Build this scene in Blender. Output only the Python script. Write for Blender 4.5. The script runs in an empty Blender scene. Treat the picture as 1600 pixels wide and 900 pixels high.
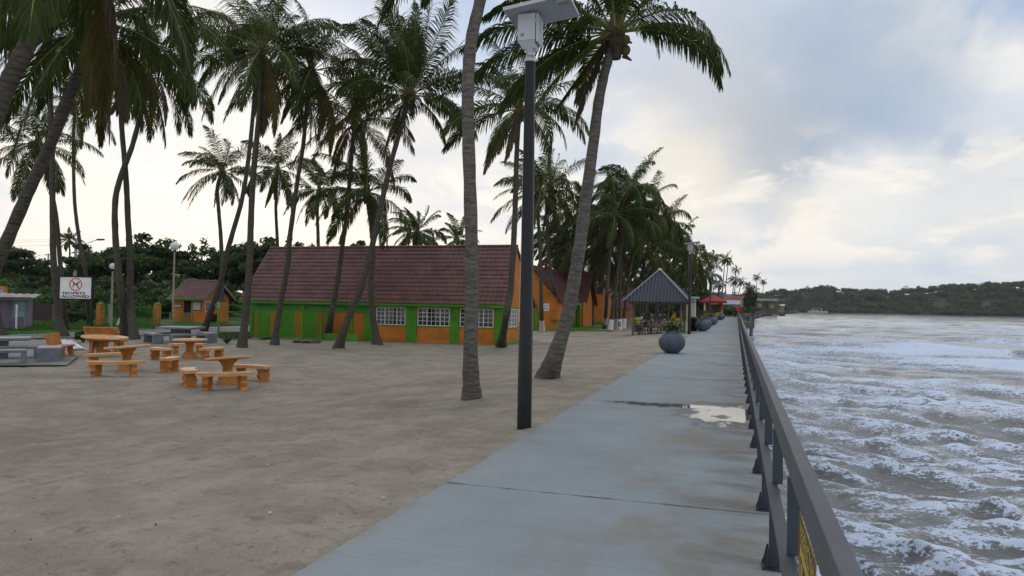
import bpy, bmesh, math, random
import numpy as np
from mathutils import Vector, Matrix

C = bpy.context.scene.collection
SC = bpy.context.scene
rad = math.radians
PI = math.pi

# ------------------------------------------------------------------ camera
H = 1.70                       # eye height above the concrete path
FPX = 1110.0                   # focal length for a 1600 px wide frame
YAW, PITCH, ROLL = rad(17.5428), rad(1.2530), rad(1.0)
ROT = (Matrix.Rotation(YAW, 3, 'Z') @ Matrix.Rotation(PI / 2 + PITCH, 3, 'X') @ Matrix.Rotation(ROLL, 3, 'Z'))
cam = bpy.data.objects.new('camera', bpy.data.cameras.new('camera'))
C.objects.link(cam)
cam.matrix_world = Matrix.Translation((0, 0, H)) @ ROT.to_4x4()
cam.data.sensor_width = 36.0
cam.data.lens = FPX / 1600 * 36.0
cam.data.clip_start = 0.05
cam.data.clip_end = 6000
SC.camera = cam

# ------------------------------------------------------------------ exposure
SC.view_settings.view_transform = 'Standard'
SC.view_settings.look = 'None'
SC.view_settings.exposure = 0.0
SC.view_settings.gamma = 1.0
SC.view_settings.use_curve_mapping = False
SC.render.engine = 'CYCLES'
SC.cycles.use_denoising = True
SC.cycles.max_bounces = 6
SC.cycles.transparent_max_bounces = 8
SC.cycles.volume_bounces = 0


def ray(px, py):
    return ROT @ Vector(((px - 800) / FPX, -(py - 450) / FPX, -1.0))


# ------------------------------------------------------------------ sky
SUN_EL = rad(11)
sd = ray(430, 330)
SUN_AZ = math.atan2(sd.x, sd.y)          # clockwise from +Y
W = bpy.data.worlds.new('World')
SC.world = W
W.use_nodes = True
nt = W.node_tree
for n in list(nt.nodes):
    nt.nodes.remove(n)


def wn(t, **kw):
    n = nt.nodes.new(t)
    for k, v in kw.items():
        setattr(n, k, v)
    return n


def wl(a, b):
    nt.links.new(a, b)


def wmath(op, a, b=None, clamp=False):
    n = wn('ShaderNodeMath', operation=op, use_clamp=clamp)
    for i, v in enumerate((a, b)):
        if v is None:
            continue
        if hasattr(v, 'links'):
            wl(v, n.inputs[i])
        else:
            n.inputs[i].default_value = v
    return n.outputs[0]


def wmap(v, a, b, c=0.0, d=1.0, smooth=True):
    n = wn('ShaderNodeMapRange', interpolation_type='SMOOTHSTEP' if smooth else 'LINEAR')
    wl(v, n.inputs[0])
    for i, x in enumerate((a, b, c, d)):
        n.inputs[i + 1].default_value = x
    return n.outputs[0]


def wmix(f, a, b):
    n = wn('ShaderNodeMix', data_type='RGBA')
    if hasattr(f, 'links'):
        wl(f, n.inputs[0])
    else:
        n.inputs[0].default_value = f
    for i, v in ((6, a), (7, b)):
        if hasattr(v, 'links'):
            wl(v, n.inputs[i])
        else:
            n.inputs[i].default_value = (*v, 1)
    return n.outputs[2]


tc = wn('ShaderNodeTexCoord')
dirv = tc.outputs['Generated']
sky = wn('ShaderNodeTexSky', sky_type='NISHITA')
sky.sun_disc = False
sky.sun_elevation = SUN_EL
sky.sun_rotation = SUN_AZ
sky.altitude = 10
sep = wn('ShaderNodeSeparateXYZ')
wl(dirv, sep.inputs[0])
zz = sep.outputs[2]
# cloud coordinates: a flat deck seen in perspective
den = wmath('ADD', wmath('MAXIMUM', zz, 0.0), 0.22)
cmb = wn('ShaderNodeCombineXYZ')
wl(wmath('DIVIDE', sep.outputs[0], den), cmb.inputs[0])
wl(wmath('DIVIDE', sep.outputs[1], den), cmb.inputs[1])
wl(wmath('MULTIPLY', zz, 1.3), cmb.inputs[2])


def wnoise(vec, scale, detail, rough, off=(0, 0, 0), dist=0.0):
    m = wn('ShaderNodeMapping')
    m.inputs[1].default_value = off
    wl(vec, m.inputs[0])
    n = wn('ShaderNodeTexNoise')
    n.inputs['Scale'].default_value = scale
    n.inputs['Detail'].default_value = detail
    n.inputs['Roughness'].default_value = rough
    n.inputs['Distortion'].default_value = dist
    wl(m.outputs[0], n.inputs['Vector'])
    return n.outputs[0]


n_big = wnoise(cmb.outputs[0], 0.8, 4, 0.5, (3.1, 1.7, 0.4))
n_mid = wnoise(cmb.outputs[0], 2.1, 6, 0.52, (7.7, 2.2, 5.0), 0.25)
n_fin = wnoise(dirv, 7.0, 6, 0.55, (1.0, 4.0, 2.0), 0.2)
mflat = wn('ShaderNodeMapping')
mflat.inputs[3].default_value = (1.0, 1.0, 2.3)
wl(dirv, mflat.inputs[0])
n_cum = wnoise(mflat.outputs[0], 6.5, 9, 0.56, (2.0, 0.6, 3.3), 0.35)      # cumulus rows near the horizon
n_tone = wnoise(mflat.outputs[0], 3.0, 5, 0.5, (8.0, 1.6, 0.3), 0.2)


def blob(px, py, inner, outer):
    """1 inside `inner` degrees of the direction of that part of the sky, 0 beyond `outer`; ragged rim"""
    d = ray(px, py).normalized()
    n = wn('ShaderNodeVectorMath', operation='DOT_PRODUCT')
    wl(dirv, n.inputs[0])
    n.inputs[1].default_value = d
    ang = wmath('MULTIPLY', wmath('ARCCOSINE', wmath('MINIMUM', n.outputs['Value'], 1.0)), 180 / PI)
    ang = wmath('ADD', ang, wmath('MULTIPLY', wmath('SUBTRACT', n_fin, 0.5), 11.0))
    return wmap(ang, inner, outer, 1.0, 0.0)


K = 10.0   # the background runs at strength 0.1
def kc(r, g, b): return (r * K, g * K, b * K)
grey = kc(0.38, 0.48, 0.62)
pale = kc(0.68, 0.735, 0.83)
white = kc(0.96, 0.935, 0.90)
cream = kc(0.98, 0.91, 0.79)
shade = wmap(n_mid, 0.36, 0.62)
col = wmix(shade, pale, white)
col = wmix(wmath('MULTIPLY', wmap(n_big, 0.52, 0.70), 0.55), col, grey)
band = wmath('MULTIPLY', wmap(zz, 0.03, 0.10), wmap(zz, 0.34, 0.22))
puff = wmath('MULTIPLY', wmap(n_cum, 0.48, 0.62), band)
col = wmix(wmath('MULTIPLY', puff, 0.60), col, kc(1.0, 0.955, 0.88))
dim = wmath('MULTIPLY', wmap(n_cum, 0.47, 0.36), wmap(zz, 0.40, 0.25))
col = wmix(wmath('MULTIPLY', dim, 0.30), col, kc(0.60, 0.65, 0.75))
bl = wmath('MULTIPLY', wmap(n_tone, 0.56, 0.68), 0.38)
col = wmix(bl, col, kc(0.55, 0.67, 0.88))
# overhead, out of view: brighter even cloud added to lift the ground light
col = wmix(wmath('MULTIPLY', wmap(zz, 0.46, 0.75), 0.8), col, kc(0.97, 1.02, 1.12))
# low bright band near the horizon towards the hidden sun
def add_blob(c, px, py, i, o, s, colr):
    return wmix(wmath('MULTIPLY', blob(px, py, i, o), s), c, colr)
col = add_blob(col, 1320, 170, 3, 13, 0.85, grey)
col = add_blob(col, 1170, 215, 2, 9, 0.75, kc(0.54, 0.56, 0.60))
col = add_blob(col, 1090, 130, 1, 8, 0.5, kc(0.62, 0.65, 0.70))
col = add_blob(col, 1480, 260, 1, 9, 0.45, kc(0.60, 0.66, 0.76))
col = add_blob(col, 1060, 300, 1, 8, 0.85, cream)
col = add_blob(col, 1350, 320, 1, 7, 0.90, kc(1.0, 0.97, 0.92))
col = add_blob(col, 1530, 335, 0, 5, 0.70, kc(0.95, 0.92, 0.87))
col = add_blob(col, 1240, 345, 0, 4, 0.60, cream)
col = add_blob(col, 1420, 395, 1, 9, 0.30, kc(0.66, 0.71, 0.80))
col = add_blob(col, 1150, 400, 1, 7, 0.22, kc(0.68, 0.71, 0.80))
col = add_blob(col, 430, 290, 8, 34, 0.50, kc(0.93, 0.93, 0.94))
col = add_blob(col, 330, 300, 2, 14, 0.6, kc(1.02, 1.0, 0.98))
col = add_blob(col, 560, 400, 2, 12, 0.6, kc(0.98, 0.95, 0.89))
lowp = wmath('MULTIPLY', wmap(n_cum, 0.46, 0.58), wmath('MULTIPLY', wmap(zz, 0.03, 0.08), wmap(zz, 0.25, 0.16)))
col = wmix(wmath('MULTIPLY', lowp, 0.75), col, kc(1.06, 0.995, 0.90))
holes = wmath('MAXIMUM', blob(510, -20, 4, 7), blob(695, 50, 4, 7))
holes = wmath('MAXIMUM', holes, wmath('MULTIPLY', blob(1600, 10, 1, 5), 0.8))
holes = wmath('MAXIMUM', holes, wmath('MULTIPLY', blob(20, 30, 2, 8), 0.8))
blue = wmix(0.55, sky.outputs[0], kc(0.40, 0.62, 0.98))
col = wmix(wmath('MULTIPLY', holes, 0.95), col, blue)
# the very last degrees above the horizon clear to thin pale blue over the sea
hz = wmath('MULTIPLY', wmap(zz, 0.02, 0.085, 1.0, 0.0), wmap(sep.outputs[0], -0.05, 0.12))
col = wmix(wmath('MULTIPLY', hz, 0.5), col, kc(0.68, 0.77, 0.87))
# a thin share of the clear sky shines through everywhere
col = wmix(0.06, col, sky.outputs[0])
bg = wn('ShaderNodeBackground')
bg.inputs[1].default_value = 0.1
wl(col, bg.inputs[0])
wo = wn('ShaderNodeOutputWorld')
wl(bg.outputs[0], wo.inputs[0])

sun = bpy.data.objects.new('sun', bpy.data.lights.new('sun', 'SUN'))
C.objects.link(sun)
sun.data.energy = 0.6
sun.data.angle = rad(18)
sun.data.color = (1.0, 0.9, 0.78)
sdir = Vector((math.sin(SUN_AZ) * math.cos(SUN_EL), math.cos(SUN_AZ) * math.cos(SUN_EL), math.sin(SUN_EL)))
sun.rotation_euler = sdir.to_track_quat('Z', 'Y').to_euler()
sun.location = sdir * 100


# ------------------------------------------------------------------ terrain and sight helpers
def sm(t):
    t = np.clip(t, 0, 1)
    return t * t * (3 - 2 * t)


def gz(x, y):
    """height of the ground; the concrete path is 0, the sand falls off gently inland"""
    u = -np.asarray(x, float) - 2.6
    return np.where(u < 0, -0.03, -0.03 - 0.6 * sm(u / 9))


def G(px, py, z=None):
    """the ground point seen there"""
    d = ray(px, py)
    zc = -0.3 if z is None else z
    for _ in range(60):
        t = (zc - H) / d.z
        x, y = d.x * t, d.y * t
        if z is not None:
            break
        zc = 0.5 * zc + 0.5 * float(gz(x, y))
    return Vector((x, y, zc))


def depth(p):
    return -(ROT.transposed() @ (Vector(p) - Vector((0, 0, H)))).z


def P(px, py, d):
    return Vector((0, 0, H)) + ray(px, py) * d


def PX(px, py, X):
    d = ray(px, py)
    return Vector((0, 0, H)) + d * (X / d.x)


def PY(px, py, Y):
    d = ray(px, py)
    return Vector((0, 0, H)) + d * (Y / d.y)


# ------------------------------------------------------------------ materials
MATS = {}


def mat(name, col, rough=0.7, var=0.25, scale=4.0, bump=0.0, bscale=None, spec=0.3, metal=0.0, col2=None,
        patch=None, pscale=2.0, pcut=0.6, stretch=(1, 1, 1), detail=5):
    """principled surface with two noise-driven tones, optional worn patches and fine relief"""
    if name in MATS:
        return MATS[name]
    m = bpy.data.materials.new(name)
    m.use_nodes = True
    t = m.node_tree
    b = t.nodes['Principled BSDF']
    b.inputs['Roughness'].default_value = rough
    b.inputs['Specular IOR Level'].default_value = spec
    b.inputs['Metallic'].default_value = metal
    tcn = t.nodes.new('ShaderNodeTexCoord')
    mp = t.nodes.new('ShaderNodeMapping')
    mp.inputs[3].default_value = stretch
    t.links.new(tcn.outputs['Object'], mp.inputs[0])
    no = t.nodes.new('ShaderNodeTexNoise')
    no.inputs['Scale'].default_value = scale
    no.inputs['Detail'].default_value = detail
    no.inputs['Roughness'].default_value = 0.6
    t.links.new(mp.outputs[0], no.inputs['Vector'])
    mr = t.nodes.new('ShaderNodeMapRange')
    mr.inputs[1].default_value = 0.32
    mr.inputs[2].default_value = 0.68
    t.links.new(no.outputs[0], mr.inputs[0])
    mx = t.nodes.new('ShaderNodeMix')
    mx.data_type = 'RGBA'
    c2 = col2 or tuple(c * (1 - var) for c in col)
    c1 = col if col2 else tuple(min(1, c * (1 + var * 0.5)) for c in col)
    mx.inputs[6].default_value = (*c2, 1)
    mx.inputs[7].default_value = (*c1, 1)
    t.links.new(mr.outputs[0], mx.inputs[0])
    out = mx.outputs[2]
    if patch:
        n2 = t.nodes.new('ShaderNodeTexNoise')
        n2.inputs['Scale'].default_value = pscale
        n2.inputs['Detail'].default_value = 6
        n2.inputs['Roughness'].default_value = 0.65
        t.links.new(mp.outputs[0], n2.inputs['Vector'])
        m2 = t.nodes.new('ShaderNodeMapRange')
        m2.inputs[1].default_value = pcut
        m2.inputs[2].default_value = pcut + 0.05
        t.links.new(n2.outputs[0], m2.inputs[0])
        x2 = t.nodes.new('ShaderNodeMix')
        x2.data_type = 'RGBA'
        t.links.new(m2.outputs[0], x2.inputs[0])
        t.links.new(out, x2.inputs[6])
        x2.inputs[7].default_value = (*patch, 1)
        out = x2.outputs[2]
    t.links.new(out, b.inputs['Base Color'])
    if bump:
        n3 = t.nodes.new('ShaderNodeTexNoise')
        n3.inputs['Scale'].default_value = bscale or scale * 6
        n3.inputs['Detail'].default_value = 5
        t.links.new(mp.outputs[0], n3.inputs['Vector'])
        bp = t.nodes.new('ShaderNodeBump')
        bp.inputs['Strength'].default_value = bump
        bp.inputs['Distance'].default_value = 0.02
        t.links.new(n3.outputs[0], bp.inputs['Height'])
        t.links.new(bp.outputs[0], b.inputs['Normal'])
    MATS[name] = m
    return m


def leaf_mat(name, col, col2, trans=0.35):
    """leaf blades: each blade carries its own tint, light also comes through from behind"""
    if name in MATS:
        return MATS[name]
    m = bpy.data.materials.new(name)
    m.use_nodes = True
    t = m.node_tree
    b = t.nodes['Principled BSDF']
    b.inputs['Roughness'].default_value = 0.5
    b.inputs['Specular IOR Level'].default_value = 0.2
    a = t.nodes.new('ShaderNodeAttribute')
    a.attribute_name = 'tint'
    mx = t.nodes.new('ShaderNodeMix')
    mx.data_type = 'RGBA'
    mx.inputs[6].default_value = (*col, 1)
    mx.inputs[7].default_value = (*col2, 1)
    t.links.new(a.outputs['Fac'], mx.inputs[0])
    t.links.new(mx.outputs[2], b.inputs['Base Color'])
    tr = t.nodes.new('ShaderNodeBsdfTranslucent')
    t.links.new(mx.outputs[2], tr.inputs[0])
    ms = t.nodes.new('ShaderNodeMixShader')
    ms.inputs[0].default_value = trans
    t.links.new(b.outputs[0], ms.inputs[1])
    t.links.new(tr.outputs[0], ms.inputs[2])
    t.links.new(ms.outputs[0], t.nodes['Material Output'].inputs[0])
    MATS[name] = m
    return m


M_ORANGE = mat('orange_paint', (0.50, 0.195, 0.042), 0.7, 0.4, 3.0, 0.2, 30, detail=8, patch=(0.30, 0.18, 0.10), pscale=5, pcut=0.57)
M_ORANGE_W = mat('orange_wall', (0.52, 0.178, 0.028), 0.75, 0.28, 0.9, 0.2, 30, detail=8, patch=(0.42, 0.155, 0.05), pscale=1.7, pcut=0.64)
M_ORANGE_T = mat('worn_orange_paint', (0.56, 0.235, 0.055), 0.6, 0.22, 3.0, 0.15, 30, col2=(0.60, 0.37, 0.19), patch=(0.34, 0.37, 0.35), pscale=3.6, pcut=0.545)
M_GREEN = mat('green_paint', (0.068, 0.258, 0.014), 0.6, 0.3, 1.5, 0.1, 30, detail=8)
M_GREEN_D = mat('dull_green_paint', (0.05, 0.22, 0.03), 0.6, 0.25, 2.0)
M_TILE = mat('clay_tile', (0.128, 0.050, 0.044), 0.5, 0.45, 1.3, 0.12, 20, spec=0.45, detail=7, patch=(0.165, 0.092, 0.085), pscale=7, pcut=0.60)
M_REDROOF = mat('red_roof_paint', (0.30, 0.012, 0.026), 0.45, 0.15, 2.0)
M_WHITE = mat('white_paint', (0.74, 0.74, 0.73), 0.6, 0.12, 3.0)
M_WHITEWASH = mat('whitewash', (0.70, 0.69, 0.66), 0.85, 0.2, 6.0, 0.2, patch=(0.16, 0.14, 0.12), pscale=5, pcut=0.66)
M_GLASS = mat('dark_glass', (0.012, 0.013, 0.015), 0.08, 0.3, 1.0, spec=0.6)
M_CONC = mat('grey_concrete', (0.17, 0.19, 0.225), 0.75, 0.3, 2.5, 0.3, 25)
M_CONCTOP = mat('pale_concrete', (0.40, 0.38, 0.36), 0.8, 0.25, 3.0, 0.2, 25)
M_BLACK = mat('black_paint', (0.009, 0.010, 0.012), 0.38, 0.3, 2.0, spec=0.28)
M_RAIL = mat('slate_rail_paint', (0.052, 0.060, 0.070), 0.5, 0.22, 2.2, 0.05, 60, spec=0.5, patch=(0.24, 0.21, 0.185), pscale=14, pcut=0.72)
M_RAIL_POST = mat('slate_post_paint', (0.024, 0.036, 0.050), 0.42, 0.3, 5, 0.06, 60, spec=0.5, patch=(0.085, 0.06, 0.045), pscale=11, pcut=0.70)
M_BOXMETAL = mat('pale_grey_enamel', (0.40, 0.42, 0.45), 0.4, 0.06, 2.0, spec=0.5)
M_GALV = mat('galvanised_steel', (0.42, 0.45, 0.50), 0.35, 0.2, 6.0, metal=0.6)
M_SOLAR = mat('solar_panel_back', (0.34, 0.36, 0.40), 0.45, 0.06, 2.0)
M_PLANTER = mat('slate_planter', (0.062, 0.085, 0.115), 0.5, 0.3, 3.0, 0.12, 30, spec=0.4)
M_WOOD = mat('weathered_wood', (0.16, 0.135, 0.12), 0.85, 0.35, 5.0, 0.3, stretch=(4, 4, 0.6))
M_CORR = mat('corrugated_steel', (0.026, 0.032, 0.042), 0.4, 0.3, 2.0, spec=0.5)
M_CORR2 = mat('rusty_corrugated_sheet', (0.28, 0.26, 0.24), 0.6, 0.4, 2.0, patch=(0.16, 0.09, 0.06), pscale=2, pcut=0.55)
M_TRUNK = None
M_BARK = mat('bark', (0.10, 0.08, 0.062), 0.9, 0.4, 3.0, 0.5, 12, stretch=(3, 3, 0.6))
M_SOIL = mat('soil', (0.05, 0.04, 0.03), 0.95, 0.3, 8.0)
M_LIME = mat('lime_cloth', (0.50, 0.56, 0.05), 0.85, 0.12, 6.0)
M_YELLOW = mat('yellow_cloth', (0.60, 0.42, 0.02), 0.85, 0.12, 6.0)
M_YPAINT = mat('yellow_paint', (0.46, 0.32, 0.03), 0.5, 0.15, 3.0)
M_SKIN = mat('dark_skin', (0.10, 0.055, 0.035), 0.55, 0.1, 8.0)
M_DENIM = mat('dark_cloth', (0.03, 0.032, 0.045), 0.85, 0.2, 8.0)
M_REDCLOTH = mat('red_cloth', (0.30, 0.025, 0.025), 0.85, 0.2, 8.0)
M_HAIR = mat('black_hair', (0.010, 0.009, 0.008), 0.7, 0.2, 20.0)
M_RED = mat('signal_red', (0.62, 0.014, 0.022), 0.45, 0.08, 3.0)
M_SALMON = mat('salmon_wall', (0.46, 0.17, 0.13), 0.8, 0.15, 1.0)
M_CREAM = mat('cream_wall', (0.55, 0.50, 0.38), 0.8, 0.15, 1.0)
M_PURPLE = mat('mauve_wall', (0.20, 0.17, 0.225), 0.85, 0.3, 1.6, 0.2, patch=(0.22, 0.34, 0.36), pscale=0.5, pcut=0.62)
M_GLOBE = mat('milk_glass', (0.72, 0.74, 0.78), 0.3, 0.04, 2.0)
M_POLE = mat('tan_pole_paint', (0.33, 0.29, 0.225), 0.6, 0.15, 4.0)
M_UTIL = mat('grey_utility_pole', (0.33, 0.34, 0.34), 0.8, 0.2, 4.0)
M_LITTER = mat('beach_bits', (0.055, 0.045, 0.032), 0.9, 0.5, 20.0)
M_PALE_BIT = mat('shell_bits', (0.50, 0.47, 0.42), 0.8, 0.3, 20.0)
M_PLASTIC = mat('white_plastic_sheet', (0.58, 0.62, 0.70), 0.35, 0.12, 4.0, spec=0.5)

L_PALM = leaf_mat('palm_leaflet', (0.023, 0.044, 0.010), (0.075, 0.105, 0.018), 0.40)
L_PALM_Y = leaf_mat('yellowing_palm_leaflet', (0.060, 0.066, 0.012), (0.125, 0.098, 0.020), 0.45)
L_PALM_B = leaf_mat('dry_palm_leaflet', (0.075, 0.052, 0.028), (0.15, 0.118, 0.075), 0.30)
L_PALM_G = leaf_mat('bright_green_palm_leaflet', (0.070, 0.125, 0.016), (0.125, 0.185, 0.024), 0.45)  # brighter green leaflet colour for a few hanging fronds
M_RACHIS = mat('palm_midrib', (0.17, 0.19, 0.05), 0.5, 0.3, 3.0)
M_FIBRE = mat('palm_fibre', (0.085, 0.06, 0.042), 0.95, 0.4, 8.0, 0.4)
L_TREE = leaf_mat('broad_leaf', (0.022, 0.045, 0.014), (0.065, 0.105, 0.030), 0.30)
L_BUSH = leaf_mat('bush_leaf', (0.035, 0.070, 0.018), (0.080, 0.135, 0.035), 0.30)
L_FAR = leaf_mat('far_leaf', (0.034, 0.055, 0.028), (0.066, 0.094, 0.042), 0.25)
L_GRASS = leaf_mat('grass_blade', (0.045, 0.105, 0.020), (0.085, 0.16, 0.035), 0.3)
L_POT = leaf_mat('seagrape_leaf', (0.018, 0.045, 0.014), (0.050, 0.10, 0.022), 0.3)


def trunk_material(name='palm_trunk_bark', k=1.0):
    m = bpy.data.materials.new(name)
    m.use_nodes = True
    t = m.node_tree
    L = t.links
    b = t.nodes['Principled BSDF']
    b.inputs['Roughness'].default_value = 0.85
    b.inputs['Specular IOR Level'].default_value = 0.2
    tcn = t.nodes.new('ShaderNodeTexCoord')
    mp = t.nodes.new('ShaderNodeMapping')
    mp.inputs[3].default_value = (1.5, 1.5, 1)
    L.new(tcn.outputs['Object'], mp.inputs[0])
    wv = t.nodes.new('ShaderNodeTexWave')
    wv.wave_type = 'BANDS'
    wv.bands_direction = 'Z'
    wv.inputs['Scale'].default_value = 2.9
    wv.inputs['Distortion'].default_value = 5.5
    wv.inputs['Detail'].default_value = 3
    wv.inputs['Detail Scale'].default_value = 1.2
    L.new(mp.outputs[0], wv.inputs[0])
    no = t.nodes.new('ShaderNodeTexNoise')
    no.inputs['Scale'].default_value = 7
    no.inputs['Detail'].default_value = 8
    no.inputs['Roughness'].default_value = 0.7
    mp2 = t.nodes.new('ShaderNodeMapping')
    mp2.inputs[3].default_value = (0.7, 0.7, 2.6)
    L.new(tcn.outputs['Object'], mp2.inputs[0])
    L.new(mp2.outputs[0], no.inputs['Vector'])
    rp = t.nodes.new('ShaderNodeValToRGB')
    e = rp.color_ramp.elements
    e[0].position, e[0].color = 0.30, (0.055 * k, 0.047 * k, 0.040 * k * k ** .2, 1)
    e[1].position, e[1].color = 0.72, (0.235 * k, 0.22 * k, 0.205 * k * k ** .2, 1)
    e5 = e.new(0.5)
    e5.color = (0.15 * k, 0.138 * k, 0.125 * k * k ** .2, 1)
    L.new(no.outputs[0], rp.inputs[0])
    mr = t.nodes.new('ShaderNodeMapRange')
    mr.inputs[1].default_value = 0.0
    mr.inputs[2].default_value = 0.22
    mr.inputs[3].default_value = 0.74
    mr.inputs[4].default_value = 1.0
    L.new(wv.outputs['Fac'], mr.inputs[0])
    mx = t.nodes.new('ShaderNodeMix')
    mx.data_type = 'RGBA'
    mx.blend_type = 'MULTIPLY'
    mx.inputs[0].default_value = 1
    L.new(rp.outputs[0], mx.inputs[6])
    L.new(mr.outputs[0], mx.inputs[7])
    L.new(mx.outputs[2], b.inputs['Base Color'])
    ad = t.nodes.new('ShaderNodeMath')
    ad.operation = 'ADD'
    L.new(no.outputs[0], ad.inputs[0])
    L.new(mr.outputs[0], ad.inputs[1])
    bp = t.nodes.new('ShaderNodeBump')
    bp.inputs['Strength'].default_value = 0.6
    bp.inputs['Distance'].default_value = 0.02
    L.new(ad.outputs[0], bp.inputs['Height'])
    L.new(bp.outputs[0], b.inputs['Normal'])
    return m


M_TRUNK_LIT = trunk_material('lit_palm_trunk_bark', 0.82)  # lighter bark tone for the two trunks lit from the sea side
M_TRUNK = trunk_material('backlit_palm_trunk_bark', 0.48)  # same bark with the shade of backlit trunks put into its colour


# ------------------------------------------------------------------ object helpers
def tag(o, label=None, cat=None, group=None, kind=None):
    if label: o['label'] = label
    if cat: o['category'] = cat
    if group: o['group'] = group
    if kind: o['kind'] = kind
    return o


def thing(name, label, cat, loc=(0, 0, 0), rz=0.0, group=None):
    o = bpy.data.objects.new(name, None)
    C.objects.link(o)
    o.empty_display_size = 0.2
    o.location = loc
    o.rotation_euler = (0, 0, rz)
    return tag(o, label, cat, group)


def dup(root, loc, rz, label=None, group=None):
    r = root.copy()
    C.objects.link(r)
    r.location = loc
    r.rotation_euler = (0, 0, rz)
    if label: r['label'] = label
    if group: r['group'] = group
    for ch in list(root.children):
        c = ch.copy()
        C.objects.link(c)
        c.parent = r
        for g in ch.children:
            d = g.copy()
            C.objects.link(d)
            d.parent = c
    return r


class MB:
    """collects polygons, then becomes ONE mesh object"""

    def __init__(s):
        s.v, s.f, s.mi, s.sm = [], [], [], []

    def poly(s, pts, mi=0, smooth=False):
        b = len(s.v)
        s.v += [tuple(p) for p in pts]
        s.f.append(tuple(range(b, b + len(pts))))
        s.mi.append(mi)
        s.sm.append(smooth)
        return s

    def faces(s, pts, fs, mi=0, smooth=False):
        b = len(s.v)
        s.v += [tuple(p) for p in pts]
        for f in fs:
            s.f.append(tuple(i + b for i in f))
            s.mi.append(mi)
            s.sm.append(smooth)
        return s

    def box(s, x0, x1, y0, y1, z0, z1, mi=0, bev=0.0, M=None):
        bm = bmesh.new()
        bmesh.ops.create_cube(bm, size=1)
        bmesh.ops.scale(bm, vec=(x1 - x0, y1 - y0, z1 - z0), verts=bm.verts)
        bmesh.ops.translate(bm, vec=((x0 + x1) / 2, (y0 + y1) / 2, (z0 + z1) / 2), verts=bm.verts)
        if bev:
            bmesh.ops.bevel(bm, geom=bm.edges[:], offset=bev, segments=2, affect='EDGES', profile=0.5)
        if M is not None:
            bmesh.ops.transform(bm, matrix=M, verts=bm.verts)
        bm.verts.index_update()
        s.faces([v.co[:] for v in bm.verts], [[v.index for v in f.verts] for f in bm.faces], mi)
        bm.free()
        return s

    def bar(s, a, b, w, h=None, mi=0):
        """rectangular bar from a to b"""
        a, b = Vector(a), Vector(b)
        h = h or w
        d = (b - a).normalized()
        up = Vector((0, 0, 1)) if abs(d.z) < 0.9 else Vector((0, 1, 0))
        x = d.cross(up).normalized() * w / 2
        y = x.cross(d).normalized() * h / 2
        q = [a - x - y, a + x - y, a + x + y, a - x + y, b - x - y, b + x - y, b + x + y, b - x + y]
        s.faces(q, [(3, 2, 1, 0), (4, 5, 6, 7), (0, 1, 5, 4), (1, 2, 6, 5), (2, 3, 7, 6), (3, 0, 4, 7)], mi)
        return s

    def tube(s, pts, rs, n=10, mi=0, smooth=True, cap=True, jit=0.0, rng=None):
        pts = [Vector(p) for p in pts]
        if not hasattr(rs, '__len__'):
            rs = [rs] * len(pts)
        ring = []
        X = None
        for i, p in enumerate(pts):
            d = (pts[min(i + 1, len(pts) - 1)] - pts[max(i - 1, 0)]).normalized()
            if X is None:
                ref = Vector((1, 0, 0)) if abs(d.x) < 0.9 else Vector((0, 1, 0))
                X = (ref - d * ref.dot(d)).normalized()
            else:
                X = (X - d * X.dot(d)).normalized()
            Y = d.cross(X)
            for k in range(n):
                a = 2 * PI * k / n
                r = rs[i] * (1 + (rng.uniform(-jit, jit) if jit else 0))
                ring.append(p + (X * math.cos(a) + Y * math.sin(a)) * r)
        fs = []
        for i in range(len(pts) - 1):
            for k in range(n):
                k2 = (k + 1) % n
                fs.append((i * n + k, i * n + k2, (i + 1) * n + k2, (i + 1) * n + k))
        s.faces(ring, fs, mi, smooth)
        if cap:
            s.poly(ring[:n][::-1], mi)
            s.poly(ring[-n:], mi)
        return s

    def lathe(s, prof, n=24, mi=0, c=(0, 0, 0), smooth=True, sx=1, sy=1):
        pts = []
        for r, z in prof:
            for k in range(n):
                a = 2 * PI * k / n
                pts.append((c[0] + r * math.cos(a) * sx, c[1] + r * math.sin(a) * sy, c[2] + z))
        fs = []
        for i in range(len(prof) - 1):
            for k in range(n):
                k2 = (k + 1) % n
                fs.append((i * n + k, i * n + k2, (i + 1) * n + k2, (i + 1) * n + k))
        s.faces(pts, fs, mi, smooth)
        if prof[0][0] > 1e-4: s.poly(pts[:n][::-1], mi)
        if prof[-1][0] > 1e-4: s.poly(pts[-n:], mi)
        return s

    def prism(s, outline, dirv, mi=0):
        """extrude a closed outline (list of 3-D points) along dirv"""
        o = [Vector(p) for p in outline]
        d = Vector(dirv)
        n = len(o)
        pts = o + [p + d for p in o]
        fs = [tuple(range(n))[::-1], tuple(range(n, 2 * n))]
        fs += [(i, (i + 1) % n, n + (i + 1) % n, n + i) for i in range(n)]
        s.faces(pts, fs, mi)
        return s

    def build(s, name, mats, parent=None):
        me = bpy.data.meshes.new(name)
        me.from_pydata(s.v, [], s.f)
        for m in (mats if isinstance(mats, (list, tuple)) else [mats]):
            me.materials.append(m)
        me.polygons.foreach_set('material_index', s.mi)
        me.polygons.foreach_set('use_smooth', s.sm)
        me.update()
        bm = bmesh.new()
        bm.from_mesh(me)
        bmesh.ops.recalc_face_normals(bm, faces=bm.faces)
        bm.to_mesh(me)
        bm.free()
        o = bpy.data.objects.new(name, me)
        C.objects.link(o)
        o.parent = parent
        return o


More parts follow.
